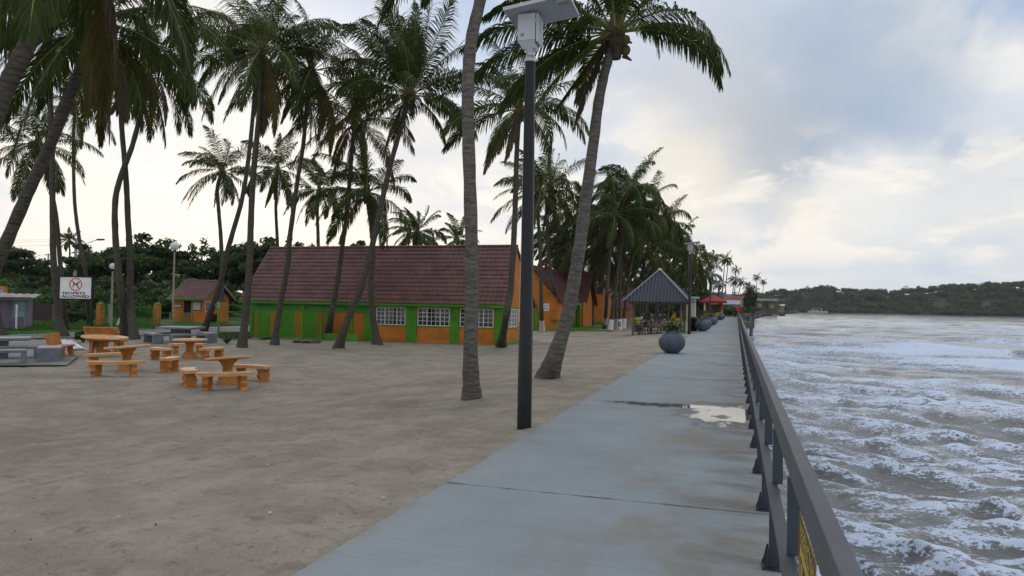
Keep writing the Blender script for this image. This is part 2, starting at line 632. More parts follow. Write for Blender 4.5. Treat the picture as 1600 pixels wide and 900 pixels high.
def np_mesh(name, V, F, mats, mi=None, tint=None, parent=None, smooth=False):
    """mesh from numpy arrays: V (n,3), F (m,4) quads (a triangle repeats no index: use F of width 3)"""
    me = bpy.data.meshes.new(name)
    V = np.asarray(V, np.float32)
    F = np.asarray(F, np.int32)
    m, k = F.shape
    me.vertices.add(len(V))
    me.vertices.foreach_set('co', V.ravel())
    me.loops.add(m * k)
    me.loops.foreach_set('vertex_index', F.ravel())
    me.polygons.add(m)
    me.polygons.foreach_set('loop_start', np.arange(0, m * k, k, dtype=np.int32))
    me.polygons.foreach_set('loop_total', np.full(m, k, np.int32))
    for q in (mats if isinstance(mats, (list, tuple)) else [mats]):
        me.materials.append(q)
    if mi is not None:
        me.polygons.foreach_set('material_index', np.asarray(mi, np.int32))
    me.polygons.foreach_set('use_smooth', np.full(m, smooth, bool))
    if tint is not None:
        a = me.attributes.new('tint', 'FLOAT', 'POINT')
        a.data.foreach_set('value', np.asarray(tint, np.float32))
    me.update(calc_edges=True)
    me.validate()
    o = bpy.data.objects.new(name, me)
    C.objects.link(o)
    o.parent = parent
    return o


def spline(pts, n):
    """Catmull-Rom through the points, n samples"""
    P_ = [Vector(p) for p in pts]
    P_ = [P_[0] * 2 - P_[1]] + P_ + [P_[-1] * 2 - P_[-2]]
    segs = len(P_) - 3
    out = []
    for i in range(n):
        u = i / (n - 1) * segs
        k = min(int(u), segs - 1)
        t = u - k
        a, b, c, d = P_[k:k + 4]
        out.append(0.5 * ((2 * b) + (c - a) * t + (2 * a - 5 * b + 4 * c - d) * t * t + (3 * b - a - 3 * c + d) * t ** 3))
    return out


def text_obj(name, s, size, mat_, parent, loc, rot, sx=1.0, extrude=0.002):
    cu = bpy.data.curves.new(name, 'FONT')
    cu.body = s
    cu.size = size
    cu.align_x = 'CENTER'
    cu.align_y = 'CENTER'
    cu.extrude = extrude
    cu.offset = size * 0.028
    cu.materials.append(mat_)
    tmp = bpy.data.objects.new(name, cu)
    C.objects.link(tmp)
    dg = bpy.context.evaluated_depsgraph_get()
    me = bpy.data.meshes.new_from_object(tmp.evaluated_get(dg))
    C.objects.unlink(tmp)
    bpy.data.objects.remove(tmp)
    o = bpy.data.objects.new(name, me)
    C.objects.link(o)
    o.parent = parent
    o.location = loc
    o.rotation_euler = rot
    o.scale = (sx, 1, 1)
    return o

# ================================================================== GROUND, PATH, SEA
_tab = np.random.RandomState(5).rand(256, 256)


def vnoise(x, y, seed=0):
    x = np.asarray(x, float) + seed * 17.3
    y = np.asarray(y, float) + seed * 31.7
    xi, yi = np.floor(x).astype(int), np.floor(y).astype(int)
    fx, fy = x - xi, y - yi
    fx, fy = fx * fx * (3 - 2 * fx), fy * fy * (3 - 2 * fy)
    a = _tab[xi & 255, yi & 255]
    b = _tab[(xi + 1) & 255, yi & 255]
    c = _tab[xi & 255, (yi + 1) & 255]
    d = _tab[(xi + 1) & 255, (yi + 1) & 255]
    return (a * (1 - fx) + b * fx) * (1 - fy) + (c * (1 - fx) + d * fx) * fy


def fbm(x, y, oct=4, seed=0):
    s, a, t = 0, 0.5, 0
    for i in range(oct):
        s = s + a * vnoise(x * 2 ** i, y * 2 ** i, seed + i)
        t += a
        a *= 0.5
    return s / t


def grid_faces(nr, nc):
    i = np.arange(nr - 1)[:, None] * nc + np.arange(nc - 1)[None, :]
    return np.stack([i, i + 1, i + nc + 1, i + nc], -1).reshape(-1, 4)


SEA_Z = -1.9
XS_Y = [0, 122, 128, 200, 342, 480, 555, 700, 800, 1200]
XS_X = [0.2, 0.2, 0.5, 2.5, 11, 27, 40, 55, 60, 60]


def land_z(x, y):
    z = gz(x, y)
    xs = np.interp(y, XS_Y, XS_X)
    over = x - xs
    z = np.where(y > 122, np.where(over > 0, z - over * 1.3, z), np.where(x > 0.2, -3.0, z))
    # hillside behind the houses on the left
    dd = np.hypot(x, y)
    az = np.degrees(np.arctan2(x, y))
    z = z + 3.2 * sm((dd - 88) / 60) * sm((-az - 18) / 14)
    return np.maximum(z, -4.0)


nr, nc = 420, 430
rr = 1.2 * (1100 / 1.2) ** np.linspace(0, 1, nr)
aa = np.radians(np.linspace(-88, 32, nc))
RR, AA = np.meshgrid(rr, aa, indexing='ij')
gx, gy = RR * np.sin(AA), RR * np.cos(AA)
gx, gy = gx, gy - 0.0
zg = land_z(gx, gy)
edge = sm((-gx - 2.6) / 0.5)                     # smooth next to the slab
rel = (fbm(gx * 0.35, gy * 0.35, 3, 1) - 0.5) * 0.06 + (fbm(gx * 2.2, gy * 2.2, 4, 5) - 0.5) * 0.055
dent = np.clip(vnoise(gx * 4.6, gy * 4.6, 9) - 0.58, 0, 1) * 0.13      # trampled hollows
fade = np.clip(1 - RR / 160, 0, 1)
zg = zg + (rel - dent) * edge * fade + np.where((gx < -2.6), 0.012 * (vnoise(gx * 2.2, gy * 2.2, 3) - 0.3) * (1 - edge) * 2, 0)
for mx_, my_, mh_, mr_ in [(*G(738, 628).xy, .075, .42), (*G(855, 592).xy, .08, .5), (-2.75, 9.36, .04, .28), (*G(529, 545).xy, .08, .5), (*G(378, 545).xy, .08, .5),
                           (*G(590, 540).xy, .08, .55), (*G(783, 541).xy, .08, .5), (*G(429, 540).xy, .08, .5), (*G(511, 530).xy, .08, .5)]:
    dd_ = np.hypot(gx - mx_, gy - my_) / mr_
    zg = zg + mh_ * np.exp(-dd_ ** 2) * (0.7 + 0.6 * vnoise(gx * 6, gy * 6, 12)) * np.where(gx < -2.62, 1, 0)
V = np.stack([gx, gy, zg], -1).reshape(-1, 3)


def sand_material():
    m = bpy.data.materials.new('beach_sand')
    m.use_nodes = True
    t = m.node_tree
    L = t.links
    b = t.nodes['Principled BSDF']
    b.inputs['Roughness'].default_value = 0.9
    b.inputs['Specular IOR Level'].default_value = 0.15
    tcn = t.nodes.new('ShaderNodeTexCoord')

    def noise(sc, det, ro, st=(1, 1, 1), off=(0, 0, 0)):
        mp = t.nodes.new('ShaderNodeMapping')
        mp.inputs[1].default_value = off
        mp.inputs[3].default_value = st
        L.new(tcn.outputs['Object'], mp.inputs[0])
        n = t.nodes.new('ShaderNodeTexNoise')
        n.inputs['Scale'].default_value = sc
        n.inputs['Detail'].default_value = det
        n.inputs['Roughness'].default_value = ro
        L.new(mp.outputs[0], n.inputs['Vector'])
        return n.outputs[0]

    def mrange(v, a, b_, c=0.0, d=1.0):
        n = t.nodes.new('ShaderNodeMapRange')
        n.interpolation_type = 'SMOOTHSTEP'
        L.new(v, n.inputs[0])
        for i, x in enumerate((a, b_, c, d)):
            n.inputs[i + 1].default_value = x
        return n.outputs[0]

    def mix(f, a, b_):
        n = t.nodes.new('ShaderNodeMix')
        n.data_type = 'RGBA'
        L.new(f, n.inputs[0])
        for i, v in ((6, a), (7, b_)):
            if hasattr(v, 'links'): L.new(v, n.inputs[i])
            else: n.inputs[i].default_value = (*v, 1)
        return n.outputs[2]

    big = noise(0.22, 5, 0.6)
    mid = noise(1.1, 6, 0.65)
    fine = noise(9, 6, 0.7)
    wisp = noise(1.3, 8, 0.74, (1, 1.6, 1), (4, 9, 0))
    spk = noise(38, 3, 0.6)
    c = mix(mrange(mid, 0.35, 0.66), (0.280, 0.248, 0.200), (0.375, 0.338, 0.278))
    c = mix(mrange(big, 0.52, 0.68, 0, 0.55), c, (0.190, 0.168, 0.124))
    c = mix(mrange(noise(3.6, 6, 0.72, (1, 1.5, 1), (7, 1, 0)), 0.50, 0.68, 0, 0.5), c, (0.165, 0.145, 0.112))
    c = mix(mrange(wisp, 0.60, 0.72, 0, 0.5), c, (0.095, 0.085, 0.064))
    c = mix(mrange(fine, 0.56, 0.70, 0, 0.5), c, (0.10, 0.09, 0.07))
    c = mix(mrange(spk, 0.60, 0.72, 0, 0.6), c, (0.085, 0.073, 0.058))
    c = mix(mrange(noise(60, 2, 0.5, (1, 1, 1), (3, 3, 0)), 0.64, 0.74, 0, 0.5), c, (0.46, 0.43, 0.38))
    sp = t.nodes.new('ShaderNodeSeparateXYZ')
    L.new(tcn.outputs['Object'], sp.inputs[0])
    sh = t.nodes.new('ShaderNodeMath')
    sh.operation = 'MULTIPLY_ADD'
    L.new(mid, sh.inputs[0])
    sh.inputs[1].default_value = 24
    L.new(sp.outputs[1], sh.inputs[2])
    c = mix(mrange(sh.outputs[0], 138, 152), c, (0.060, 0.058, 0.040))       # past the beach: dark rock and soil
    L.new(c, b.inputs['Base Color'])
    ad = t.nodes.new('ShaderNodeMath')
    ad.operation = 'MULTIPLY_ADD'
    L.new(fine, ad.inputs[0])
    ad.inputs[1].default_value = 0.7
    L.new(spk, ad.inputs[2])
    bp = t.nodes.new('ShaderNodeBump')
    bp.inputs['Strength'].default_value = 0.8
    bp.inputs['Distance'].default_value = 0.045
    L.new(ad.outputs[0], bp.inputs['Height'])
    L.new(bp.outputs[0], b.inputs['Normal'])
    return m


ground = np_mesh('ground', V, grid_faces(nr, nc)[:, ::-1], sand_material(), smooth=True)
tag(ground, kind='structure')


def sheet(name, poly, mat_, lift, step=0.7, kind='structure'):
    """sheet that follows the ground inside a convex polygon (x, y)"""
    bm = bmesh.new()
    xs = [p[0] for p in poly]
    ys = [p[1] for p in poly]
    nx = max(2, int((max(xs) - min(xs)) / step))
    ny = max(2, int((max(ys) - min(ys)) / step))
    bmesh.ops.create_grid(bm, x_segments=nx, y_segments=ny, size=0.5)
    bmesh.ops.scale(bm, vec=(max(xs) - min(xs), max(ys) - min(ys), 1), verts=bm.verts)
    bmesh.ops.translate(bm, vec=((max(xs) + min(xs)) / 2, (max(ys) + min(ys)) / 2, 0), verts=bm.verts)
    n = len(poly)
    area = sum(poly[i][0] * poly[(i + 1) % n][1] - poly[(i + 1) % n][0] * poly[i][1] for i in range(n))
    for i in range(n):
        a, b = Vector((*poly[i], 0)), Vector((*poly[(i + 1) % n], 0))
        d = b - a
        no = Vector((d.y, -d.x, 0)) * (1 if area > 0 else -1)
        bmesh.ops.bisect_plane(bm, geom=bm.verts[:] + bm.edges[:] + bm.faces[:], plane_co=a, plane_no=no, clear_outer=True)
    for v in bm.verts:
        v.co.z = float(land_z(v.co.x, v.co.y)) + lift
    me = bpy.data.meshes.new(name)
    bm.to_mesh(me)
    bm.free()
    me.materials.append(mat_)
    o = bpy.data.objects.new(name, me)
    C.objects.link(o)
    return tag(o, kind=kind)


M_LAWN = mat('turf', (0.055, 0.115, 0.026), 0.95, 0.5, 1.2, 0.6, 14, detail=7)
M_ASPHALT = mat('worn_asphalt', (0.15, 0.155, 0.17), 0.85, 0.25, 1.5, 0.2, 30)
sheet('lawn', [(-140, 20), (-41.3, 24), (-39.8, 36.2), (-40.3, 41.2), (-37.5, 48), (-27, 60), (-27, 100), (-140, 100)], M_LAWN, 0.07, 1.5)
sheet('driveway', [(-41.0, 24), (-39.6, 36.2), (-40.0, 41.2), (-37.2, 48), (-30.6, 44), (-33.5, 34), (-36.2, 24)], M_ASPHALT, 0.06, 0.8)
sheet('verge', [(-30.0, 35.2), (-26.2, 33.6), (-26.2, 46), (-34, 52), (-30.5, 44)], M_LAWN, 0.075, 0.8)

# ------------------------------------------------------------------ the concrete path along the sea wall


def path_material():
    m = mat('path_concrete', (0.248, 0.285, 0.305), 0.72, 0.12, 0.9, 0.25, 60, detail=7)
    t = m.node_tree
    L = t.links
    b = t.nodes['Principled BSDF']
    src = b.inputs['Base Color'].links[0].from_socket
    tcn = t.nodes.new('ShaderNodeTexCoord')

    def noise(sc, st, det=6):
        mp = t.nodes.new('ShaderNodeMapping')
        mp.inputs[3].default_value = st
        L.new(tcn.outputs['Object'], mp.inputs[0])
        n = t.nodes.new('ShaderNodeTexNoise')
        n.inputs['Scale'].default_value = sc
        n.inputs['Detail'].default_value = det
        n.inputs['Roughness'].default_value = 0.65
        L.new(mp.outputs[0], n.inputs['Vector'])
        return n.outputs[0]

    def mr(v, a, b_, c=0., d=1.):
        n = t.nodes.new('ShaderNodeMapRange')
        n.interpolation_type = 'SMOOTHSTEP'
        L.new(v, n.inputs[0])
        for i, x in enumerate((a, b_, c, d)):
            n.inputs[i + 1].default_value = x
        return n.outputs[0]

    def mul(a, b_):
        n = t.nodes.new('ShaderNodeMath')
        n.operation = 'MULTIPLY'
        L.new(a, n.inputs[0])
        L.new(b_, n.inputs[1])
        return n.outputs[0]

    def mix(f, a, b_):
        n = t.nodes.new('ShaderNodeMix')
        n.data_type = 'RGBA'
        L.new(f, n.inputs[0])
        L.new(a, n.inputs[6])
        n.inputs[7].default_value = (*b_, 1)
        return n.outputs[2]
    sp = t.nodes.new('ShaderNodeSeparateXYZ')
    L.new(tcn.outputs['Object'], sp.inputs[0])
    # spray-washed dirt that has dried in streaks along the railing side
    c = mix(mul(mr(noise(0.8, (1.2, 0.9, 1)), 0.43, 0.62, 0, 0.70), mr(sp.outputs[0], -1.7, -0.5)), src, (0.20, 0.175, 0.135))
    c = mix(mul(mr(noise(1.1, (0.7, 2.2, 1), 9), 0.42, 0.62, 0, 0.75), mr(sp.outputs[0], -0.7, 0.2)), c, (0.12, 0.112, 0.10))
    c = mix(mr(noise(0.5, (0.35, 1.6, 1)), 0.56, 0.72, 0, 0.35), c, (0.175, 0.18, 0.18))
    c = mix(mul(mr(noise(3.0, (1, 1, 1)), 0.45, 0.6, 0, 0.6), mr(sp.outputs[0], -2.45, -2.62)), c, (0.22, 0.195, 0.155))
    c = mix(mr(noise(26, (1, 1, 1), 3), 0.66, 0.75, 0, 0.35), c, (0.12, 0.115, 0.105))
    jf = t.nodes.new('ShaderNodeMath')
    jf.operation = 'MULTIPLY_ADD'
    L.new(sp.outputs[1], jf.inputs[0])
    jf.inputs[1].default_value = 1 / 5.53
    jf.inputs[2].default_value = -0.72 / 5.53 + 0.5
    fr = t.nodes.new('ShaderNodeMath')
    fr.operation = 'FRACT'
    L.new(jf.outputs[0], fr.inputs[0])
    d0 = t.nodes.new('ShaderNodeMath')
    d0.operation = 'SUBTRACT'
    L.new(fr.outputs[0], d0.inputs[0])
    d0.inputs[1].default_value = 0.5
    d1 = t.nodes.new('ShaderNodeMath')
    d1.operation = 'ABSOLUTE'
    L.new(d0.outputs[0], d1.inputs[0])
    c = mix(mul(mr(d1.outputs[0], 0.0075, 0.001, 0, 0.9), mr(noise(3.0, (1, 1, 1), 6), 0.38, 0.60)), c, (0.11, 0.10, 0.085))
    # broom marks across the slab
    c = mix(mr(noise(1.0, (0.35, 34, 1), 3), 0.48, 0.66, 0, 0.16), c, (0.14, 0.15, 0.16))
    # shallow rain puddle in a dip by the railing, with a thin run along the joint

    def ell(cx_, cy_, rx_, ry_):
        mp = t.nodes.new('ShaderNodeMapping')
        mp.vector_type = 'POINT'
        mp.inputs[1].default_value = (-cx_ / rx_, -cy_ / ry_, 0)
        mp.inputs[3].default_value = (1 / rx_, 1 / ry_, 0)
        L.new(tcn.outputs['Object'], mp.inputs[0])
        ln = t.nodes.new('ShaderNodeVectorMath')
        ln.operation = 'LENGTH'
        L.new(mp.outputs[0], ln.inputs[0])
        return ln.outputs['Value']

    def op(o, a, b_):
        n = t.nodes.new('ShaderNodeMath')
        n.operation = o
        for i, v in enumerate((a, b_)):
            if hasattr(v, 'links'): L.new(v, n.inputs[i])
            else: n.inputs[i].default_value = v
        return n.outputs[0]
    dist = op('MINIMUM', ell(-0.12, 11.85, 0.62, 1.05), ell(-0.85, 12.5, 1.2, 0.26))
    dist = op('MAXIMUM', dist, op('SUBTRACT', 1.55, ell(-0.20, 11.5, 0.19, 0.26)))
    dist = op('ADD', dist, op('MULTIPLY', op('SUBTRACT', noise(3.2, (1, 0.7, 1), 8), 0.5), 2.3))
    wetm = mr(dist, 1.5, 0.95)
    pud = mr(dist, 1.14, 0.70)
    c = mix(op('MULTIPLY', wetm, 0.65), c, (0.10, 0.098, 0.092))
    L.new(c, b.inputs['Base Color'])
    L.new(mr(pud, 0, 1, 0.72, 0.02), b.inputs['Roughness'])
    L.new(mr(pud, 0, 1, 0.3, 0.8), b.inputs['Specular IOR Level'])
    for n in t.nodes:
        if n.type == 'BUMP':
            L.new(mr(pud, 0, 1, 0.25, 0.0), n.inputs['Strength'])
    return m


M_PATH = path_material()
mb = MB()
ys = [-6.0] + [0.72 + 5.53 * k for k in range(0, 22)] + [122.0]
rnd = random.Random(3)
for a, b in zip(ys[:-1], ys[1:]):
    dz = rnd.uniform(-0.005, 0.005)
    n = 12                                               # slightly uneven inland edge
    left = [(-2.6 + rnd.uniform(-0.012, 0.012), a + 0.005 + (b - a - 0.010) * i / n) for i in range(n + 1)]
    top = [(x, y, dz) for x, y in left] + [(0.33, b - 0.005, dz), (0.33, a + 0.005, dz)]
    mb.prism([(p[0], p[1], -0.24) for p in top][::-1], (0, 0, 0.24 + dz))
pth = mb.build('path', M_PATH)
tag(pth, kind='structure')
mb = MB()
mb.box(0.02, 0.32, -8, 122, -3.2, -0.25)
tag(mb.build('sea_wall', mat('sea_wall_concrete', (0.16, 0.15, 0.13), 0.8, 0.4, 1.5, 0.3)),
    'grey concrete sea wall holding up the railed path above the surf', 'sea wall')


def flat_shape(name, loops, z, m):
    cu = bpy.data.curves.new(name, 'CURVE')
    cu.dimensions = '2D'
    cu.fill_mode = 'BOTH'
    for lp in loops:
        sp = cu.splines.new('POLY')
        sp.points.add(len(lp) - 1)
        for p, q in zip(sp.points, lp):
            p.co = (q[0], q[1], 0, 1)
        sp.use_cyclic_u = True
    tmp = bpy.data.objects.new(name, cu)
    C.objects.link(tmp)
    me = bpy.data.meshes.new_from_object(tmp.evaluated_get(bpy.context.evaluated_depsgraph_get()))
    bpy.data.objects.remove(tmp)
    me.materials.clear()
    me.materials.append(m)
    o = bpy.data.objects.new(name, me)
    C.objects.link(o)
    o.location.z = z
    return o


def wob(pts, amp, seed, n=10):
    """closed irregular outline through the points"""
    r = random.Random(seed)
    out = []
    for i in range(len(pts)):
        a, b = Vector(pts[i]), Vector(pts[(i + 1) % len(pts)])
        for k in range(n):
            p = a.lerp(b, k / n)
            out.append((p.x + r.uniform(-amp, amp), p.y + r.uniform(-amp, amp) * 1.6))
    return out


# ------------------------------------------------------------------ the sea


def ocean():
    rs = np.random.RandomState(11)
    nr, nc = 900, 520
    r = 1.5 * (1500 / 1.5) ** np.linspace(0, 1, nr)
    u = np.linspace(0, 1, nc)
    a = np.radians(-3 + 26 * np.clip(u / 0.82, 0, 1) + 52 * np.clip((u - 0.82) / 0.18, 0, 1))
    R_, A_ = np.meshgrid(r, a, indexing='ij')
    x, y = R_ * np.sin(A_), R_ * np.cos(A_)
    z = np.zeros_like(x)
    dx = np.zeros_like(x)
    dy = np.zeros_like(x)
    foam = np.zeros_like(x)
    cell = R_ * 0.0085 + 0.015
    warp = (fbm(x * 0.03, y * 0.03, 3, 2) - 0.5) * 9
    for i in range(130):
        lam = 0.35 * (18 / 0.35) ** rs.rand()
        k = 2 * PI / lam
        th = math.radians(rs.normal(248, 30))           # runs in towards the wall and the viewer
        kx, ky = math.cos(th), math.sin(th)
        amp = 0.0115 * lam ** 0.55 * rs.uniform(0.5, 1.3) * (1.0 if lam < 4 else 0.62)
        w = np.clip((lam / cell - 2.5) / 2.5, 0, 1)
        ph = k * (kx * (x + warp * 0.5) + ky * (y + warp)) + rs.rand() * 6.28
        z += w * amp * (np.sin(ph) + 0.30 * np.cos(2 * ph))
        q = 0.75 * amp
        dx += w * q * kx * np.cos(ph)
        dy += w * q * ky * np.cos(ph)
        if lam < 9:
            foam += w * amp * k * np.sin(ph)
    # long swell crests with breaking fronts
    d = (x * -0.50 + y * -0.866) + warp * 1.6
    crest = np.zeros_like(x)
    for off, wid, ht, x0, xw in ((-72, 3.6, 0.55, 22, 16), (-57, 3.0, 0.35, 20, 14), (-101, 4.0, 0.5, 32, 24), (-38, 2.6, 0.30, 8, 8), (-140, 5, 0.5, 42, 34),
                                 (-200, 6, 0.5, 50, 50), (-26, 1.8, 0.22, 9, 6)):
        s = d - off
        env = np.exp(-((x - x0) / xw) ** 2)
        prof = np.where(s > 0, np.exp(-(s / (wid * 0.35)) ** 2), np.exp(-(s / wid) ** 2))
        z += ht * env * prof
        # foam tumbles down the front face and trails behind it
        crest = np.maximum(crest, (1.25 if off in (-72, -57) else 0.8) * env * np.exp(-((s - 0.25 * wid) / (wid * 0.8)) ** 2) * sm((fbm(x * 0.12, y * 0.12, 3, 7) - 0.38) * 6))
    f = np.clip(0.5 + foam * 1.2, 0, 1) * 0.55 + crest * 0.55
    f += (fbm(x * 0.10, y * 0.16, 4, 3) - 0.5) * 0.9 + 0.12 * np.exp(-x / 12) - 0.26 * sm((R_ - 30) / 90)
    V = np.stack([x + dx, y + dy, z + SEA_Z], -1).reshape(-1, 3)
    return V, grid_faces(nr, nc)[:, ::-1], np.clip(f, 0, 1.4).ravel()


def sea_material():
    m = bpy.data.materials.new('surf_water')
    m.use_nodes = True
    t = m.node_tree
    L = t.links
    b = t.nodes['Principled BSDF']
    tcn = t.nodes.new('ShaderNodeTexCoord')
    at = t.nodes.new('ShaderNodeAttribute')
    at.attribute_name = 'tint'

    def mapping(st, off=(0, 0, 0), rz=0.6):
        mp = t.nodes.new('ShaderNodeMapping')
        mp.inputs[1].default_value = off
        mp.inputs[2].default_value = (0, 0, rz)
        mp.inputs[3].default_value = st
        L.new(tcn.outputs['Object'], mp.inputs[0])
        return mp.outputs[0]

    def noise(vec, sc, det, ro, dist=0.0):
        n = t.nodes.new('ShaderNodeTexNoise')
        n.inputs['Scale'].default_value = sc
        n.inputs['Detail'].default_value = det
        n.inputs['Roughness'].default_value = ro
        n.inputs['Distortion'].default_value = dist
        L.new(vec, n.inputs['Vector'])
        return n

    def math_(op, a, b_=None, clamp=False):
        n = t.nodes.new('ShaderNodeMath')
        n.operation = op
        n.use_clamp = clamp
        for i, v in enumerate((a, b_)):
            if v is None: continue
            if hasattr(v, 'links'): L.new(v, n.inputs[i])
            else: n.inputs[i].default_value = v
        return n.outputs[0]

    def mr(v, a, b_, c=0., d=1.):
        n = t.nodes.new('ShaderNodeMapRange')
        n.interpolation_type = 'SMOOTHSTEP'
        L.new(v, n.inputs[0])
        for i, x in enumerate((a, b_, c, d)):
            n.inputs[i + 1].default_value = x
        return n.outputs[0]

    # lace: ridged noise (thin bright threads where two noises cross their middle value)
    wv = mapping((0.7, 1.5, 1), (0, 0, 0), 0.15)
    n1 = noise(wv, 1.9, 8, 0.68, 0.9).outputs[0]
    n2 = noise(mapping((0.8, 1.7, 1), (5, 3, 0), -0.1), 5.0, 5, 0.62, 0.7).outputs[0]
    n3 = noise(mapping((1, 1.3, 1), (2, 8, 0), 1.1), 12, 8, 0.72, 0.4).outputs[0]
    r1 = math_('SUBTRACT', 1.0, math_('MULTIPLY', math_('ABSOLUTE', math_('SUBTRACT', n1, 0.5)), 9.0))
    r2 = math_('SUBTRACT', 1.0, math_('MULTIPLY', math_('ABSOLUTE', math_('SUBTRACT', n2, 0.5)), 6.0))
    lace = math_('ADD', math_('MULTIPLY', r1, 0.50), math_('MULTIPLY', r2, 0.42))
    lace = math_('ADD', lace, math_('MULTIPLY', math_('SUBTRACT', n3, 0.5), 2.6))
    v = math_('ADD', lace, math_('MULTIPLY', math_('SUBTRACT', at.outputs['Fac'], 0.47), 1.35))
    mask = mr(v, 0.34, 0.58)
    wet = mr(v, -0.3, 0.5, 0.0, 0.45)                     # milky aerated water round the foam
    cw = t.nodes.new('ShaderNodeMix')
    cw.data_type = 'RGBA'
    L.new(wet, cw.inputs[0])
    cw.inputs[6].default_value = (0.090, 0.098, 0.096, 1)
    cw.inputs[7].default_value = (0.20, 0.22, 0.235, 1)
    cf = t.nodes.new('ShaderNodeMix')
    cf.data_type = 'RGBA'
    L.new(mask, cf.inputs[0])
    L.new(cw.outputs[2], cf.inputs[6])
    cf.inputs[7].default_value = (0.56, 0.65, 0.80, 1)
    L.new(cf.outputs[2], b.inputs['Base Color'])
    L.new(mr(mask, 0, 1, 0.07, 0.85), b.inputs['Roughness'])
    b.inputs['IOR'].default_value = 1.333
    b.inputs['Specular IOR Level'].default_value = 1.0
    rip = noise(mapping((1, 1.8, 1), (0, 0, 0), 0.4), 4.5, 5, 0.6, 0.5).outputs[0]
    hgt = math_('ADD', math_('MULTIPLY', rip, 0.8), math_('ADD', math_('MULTIPLY', n2, 0.5), math_('MULTIPLY', mask, 0.12)))
    bp = t.nodes.new('ShaderNodeBump')
    bp.inputs['Strength'].default_value = 0.28
    bp.inputs['Distance'].default_value = 0.13
    L.new(hgt, bp.inputs['Height'])
    L.new(bp.outputs[0], b.inputs['Normal'])
    return m


Vs, Fs, fo = ocean()
sea = np_mesh('sea', Vs, Fs, sea_material(), tint=fo, smooth=True)
tag(sea, kind='structure')

# ------------------------------------------------------------------ wooded shore across the bay


def leaf_quads(cen, size, rng, nrm=None, flat=0.0):
    """one randomly turned leaf quad per centre"""
    n = len(cen)
    a = rng.normal(size=(n, 3))
    if nrm is not None:
        a = a * (1 - flat) + nrm * flat * 1.6
    a /= np.linalg.norm(a, axis=1, keepdims=True) + 1e-9
    t = rng.normal(size=(n, 3))
    u = np.cross(a, t)
    u /= np.linalg.norm(u, axis=1, keepdims=True) + 1e-9
    w = np.cross(a, u)
    s = (size * rng.uniform(0.6, 1.35, n))[:, None]
    l = 0.62
    Q = np.stack([cen - u * s, cen - w * s * l * 0.8, cen + u * s, cen + w * s * l], 1)
    return Q.reshape(-1, 3), np.arange(n * 4).reshape(-1, 4)


def crown_points(rng, c, rad3, nclump, nleaf, shell=0.72, csize=0.30):
    """leaf centres gathered in clumps on and inside an ellipsoid; returns centres and outward normals"""
    d = rng.normal(size=(nclump, 3))
    d[:, 2] = np.abs(d[:, 2]) * 1.0 - 0.25
    d /= np.linalg.norm(d, axis=1, keepdims=True)
    rr_ = (shell + (1 - shell) * rng.rand(nclump)) * rng.uniform(0.75, 1.1, nclump)
    cc = d * rr_[:, None]
    sz = csize * rng.uniform(0.6, 1.3, nclump)
    e = rng.normal(size=(nclump, nleaf, 3))
    e /= np.linalg.norm(e, axis=2, keepdims=True)
    e *= (rng.rand(nclump, nleaf, 1)) ** 0.45
    e[:, :, 2] *= 0.7
    p = cc[:, None, :] + e * sz[:, None, None]
    nr_ = e + d[:, None, :] * 0.4
    tint = np.repeat(rng.rand(nclump, 1), nleaf, 1) * 0.6 + rng.rand(nclump, nleaf) * 0.4
    return np.asarray(c) + p.reshape(-1, 3) * np.asarray(rad3), nr_.reshape(-1, 3), tint.ravel()


SKY_X = [-400, 900, 1100, 1190, 1214, 1243, 1251, 1306, 1337, 1387, 1408, 1453, 1476, 1521, 1568, 1600, 1700, 2100, 2600]
SKY_Y = [442, 448, 454, 457, 450.4, 454, 450, 447.7, 453, 457, 455, 452.5, 450.4, 451.7, 450, 452, 454, 460, 464]
nrh, nch = 26, 160
azs = np.radians(np.linspace(-28, 62, nch))


def hill_top(az_rad):
    """height of the wood's skyline at 860 m, from the direction"""
    px = 800 + FPX * np.tan(np.clip(az_rad + YAW, -1.2, 1.3))
    yy = np.interp(px, SKY_X, SKY_Y)
    hor = 480.4 + 0.01746 * (px - 1150.5)
    return (hor - yy) / FPX * 860 / np.cos(np.clip(az_rad + YAW, -1.2, 1.2)) * 0.93 + H


rh = np.linspace(800, 1150, nrh)
RH, AH = np.meshgrid(rh, azs, indexing='ij')
hx, hy = RH * np.sin(AH), RH * np.cos(AH)
top = hill_top(AH)
hz_ = -2.6 + (top - 9.5 + 2.6) * sm((RH - 800) / 75) + (fbm(hx * 0.012, hy * 0.012, 3, 4) - 0.5) * 6 * sm((RH - 800) / 60)
hills = np_mesh('hills', np.stack([hx, hy, hz_], -1).reshape(-1, 3), grid_faces(nrh, nch)[:, ::-1], mat('hill_soil', (0.05, 0.065, 0.04), 0.95, 0.4, 0.05), smooth=True)
tag(hills, kind='structure')

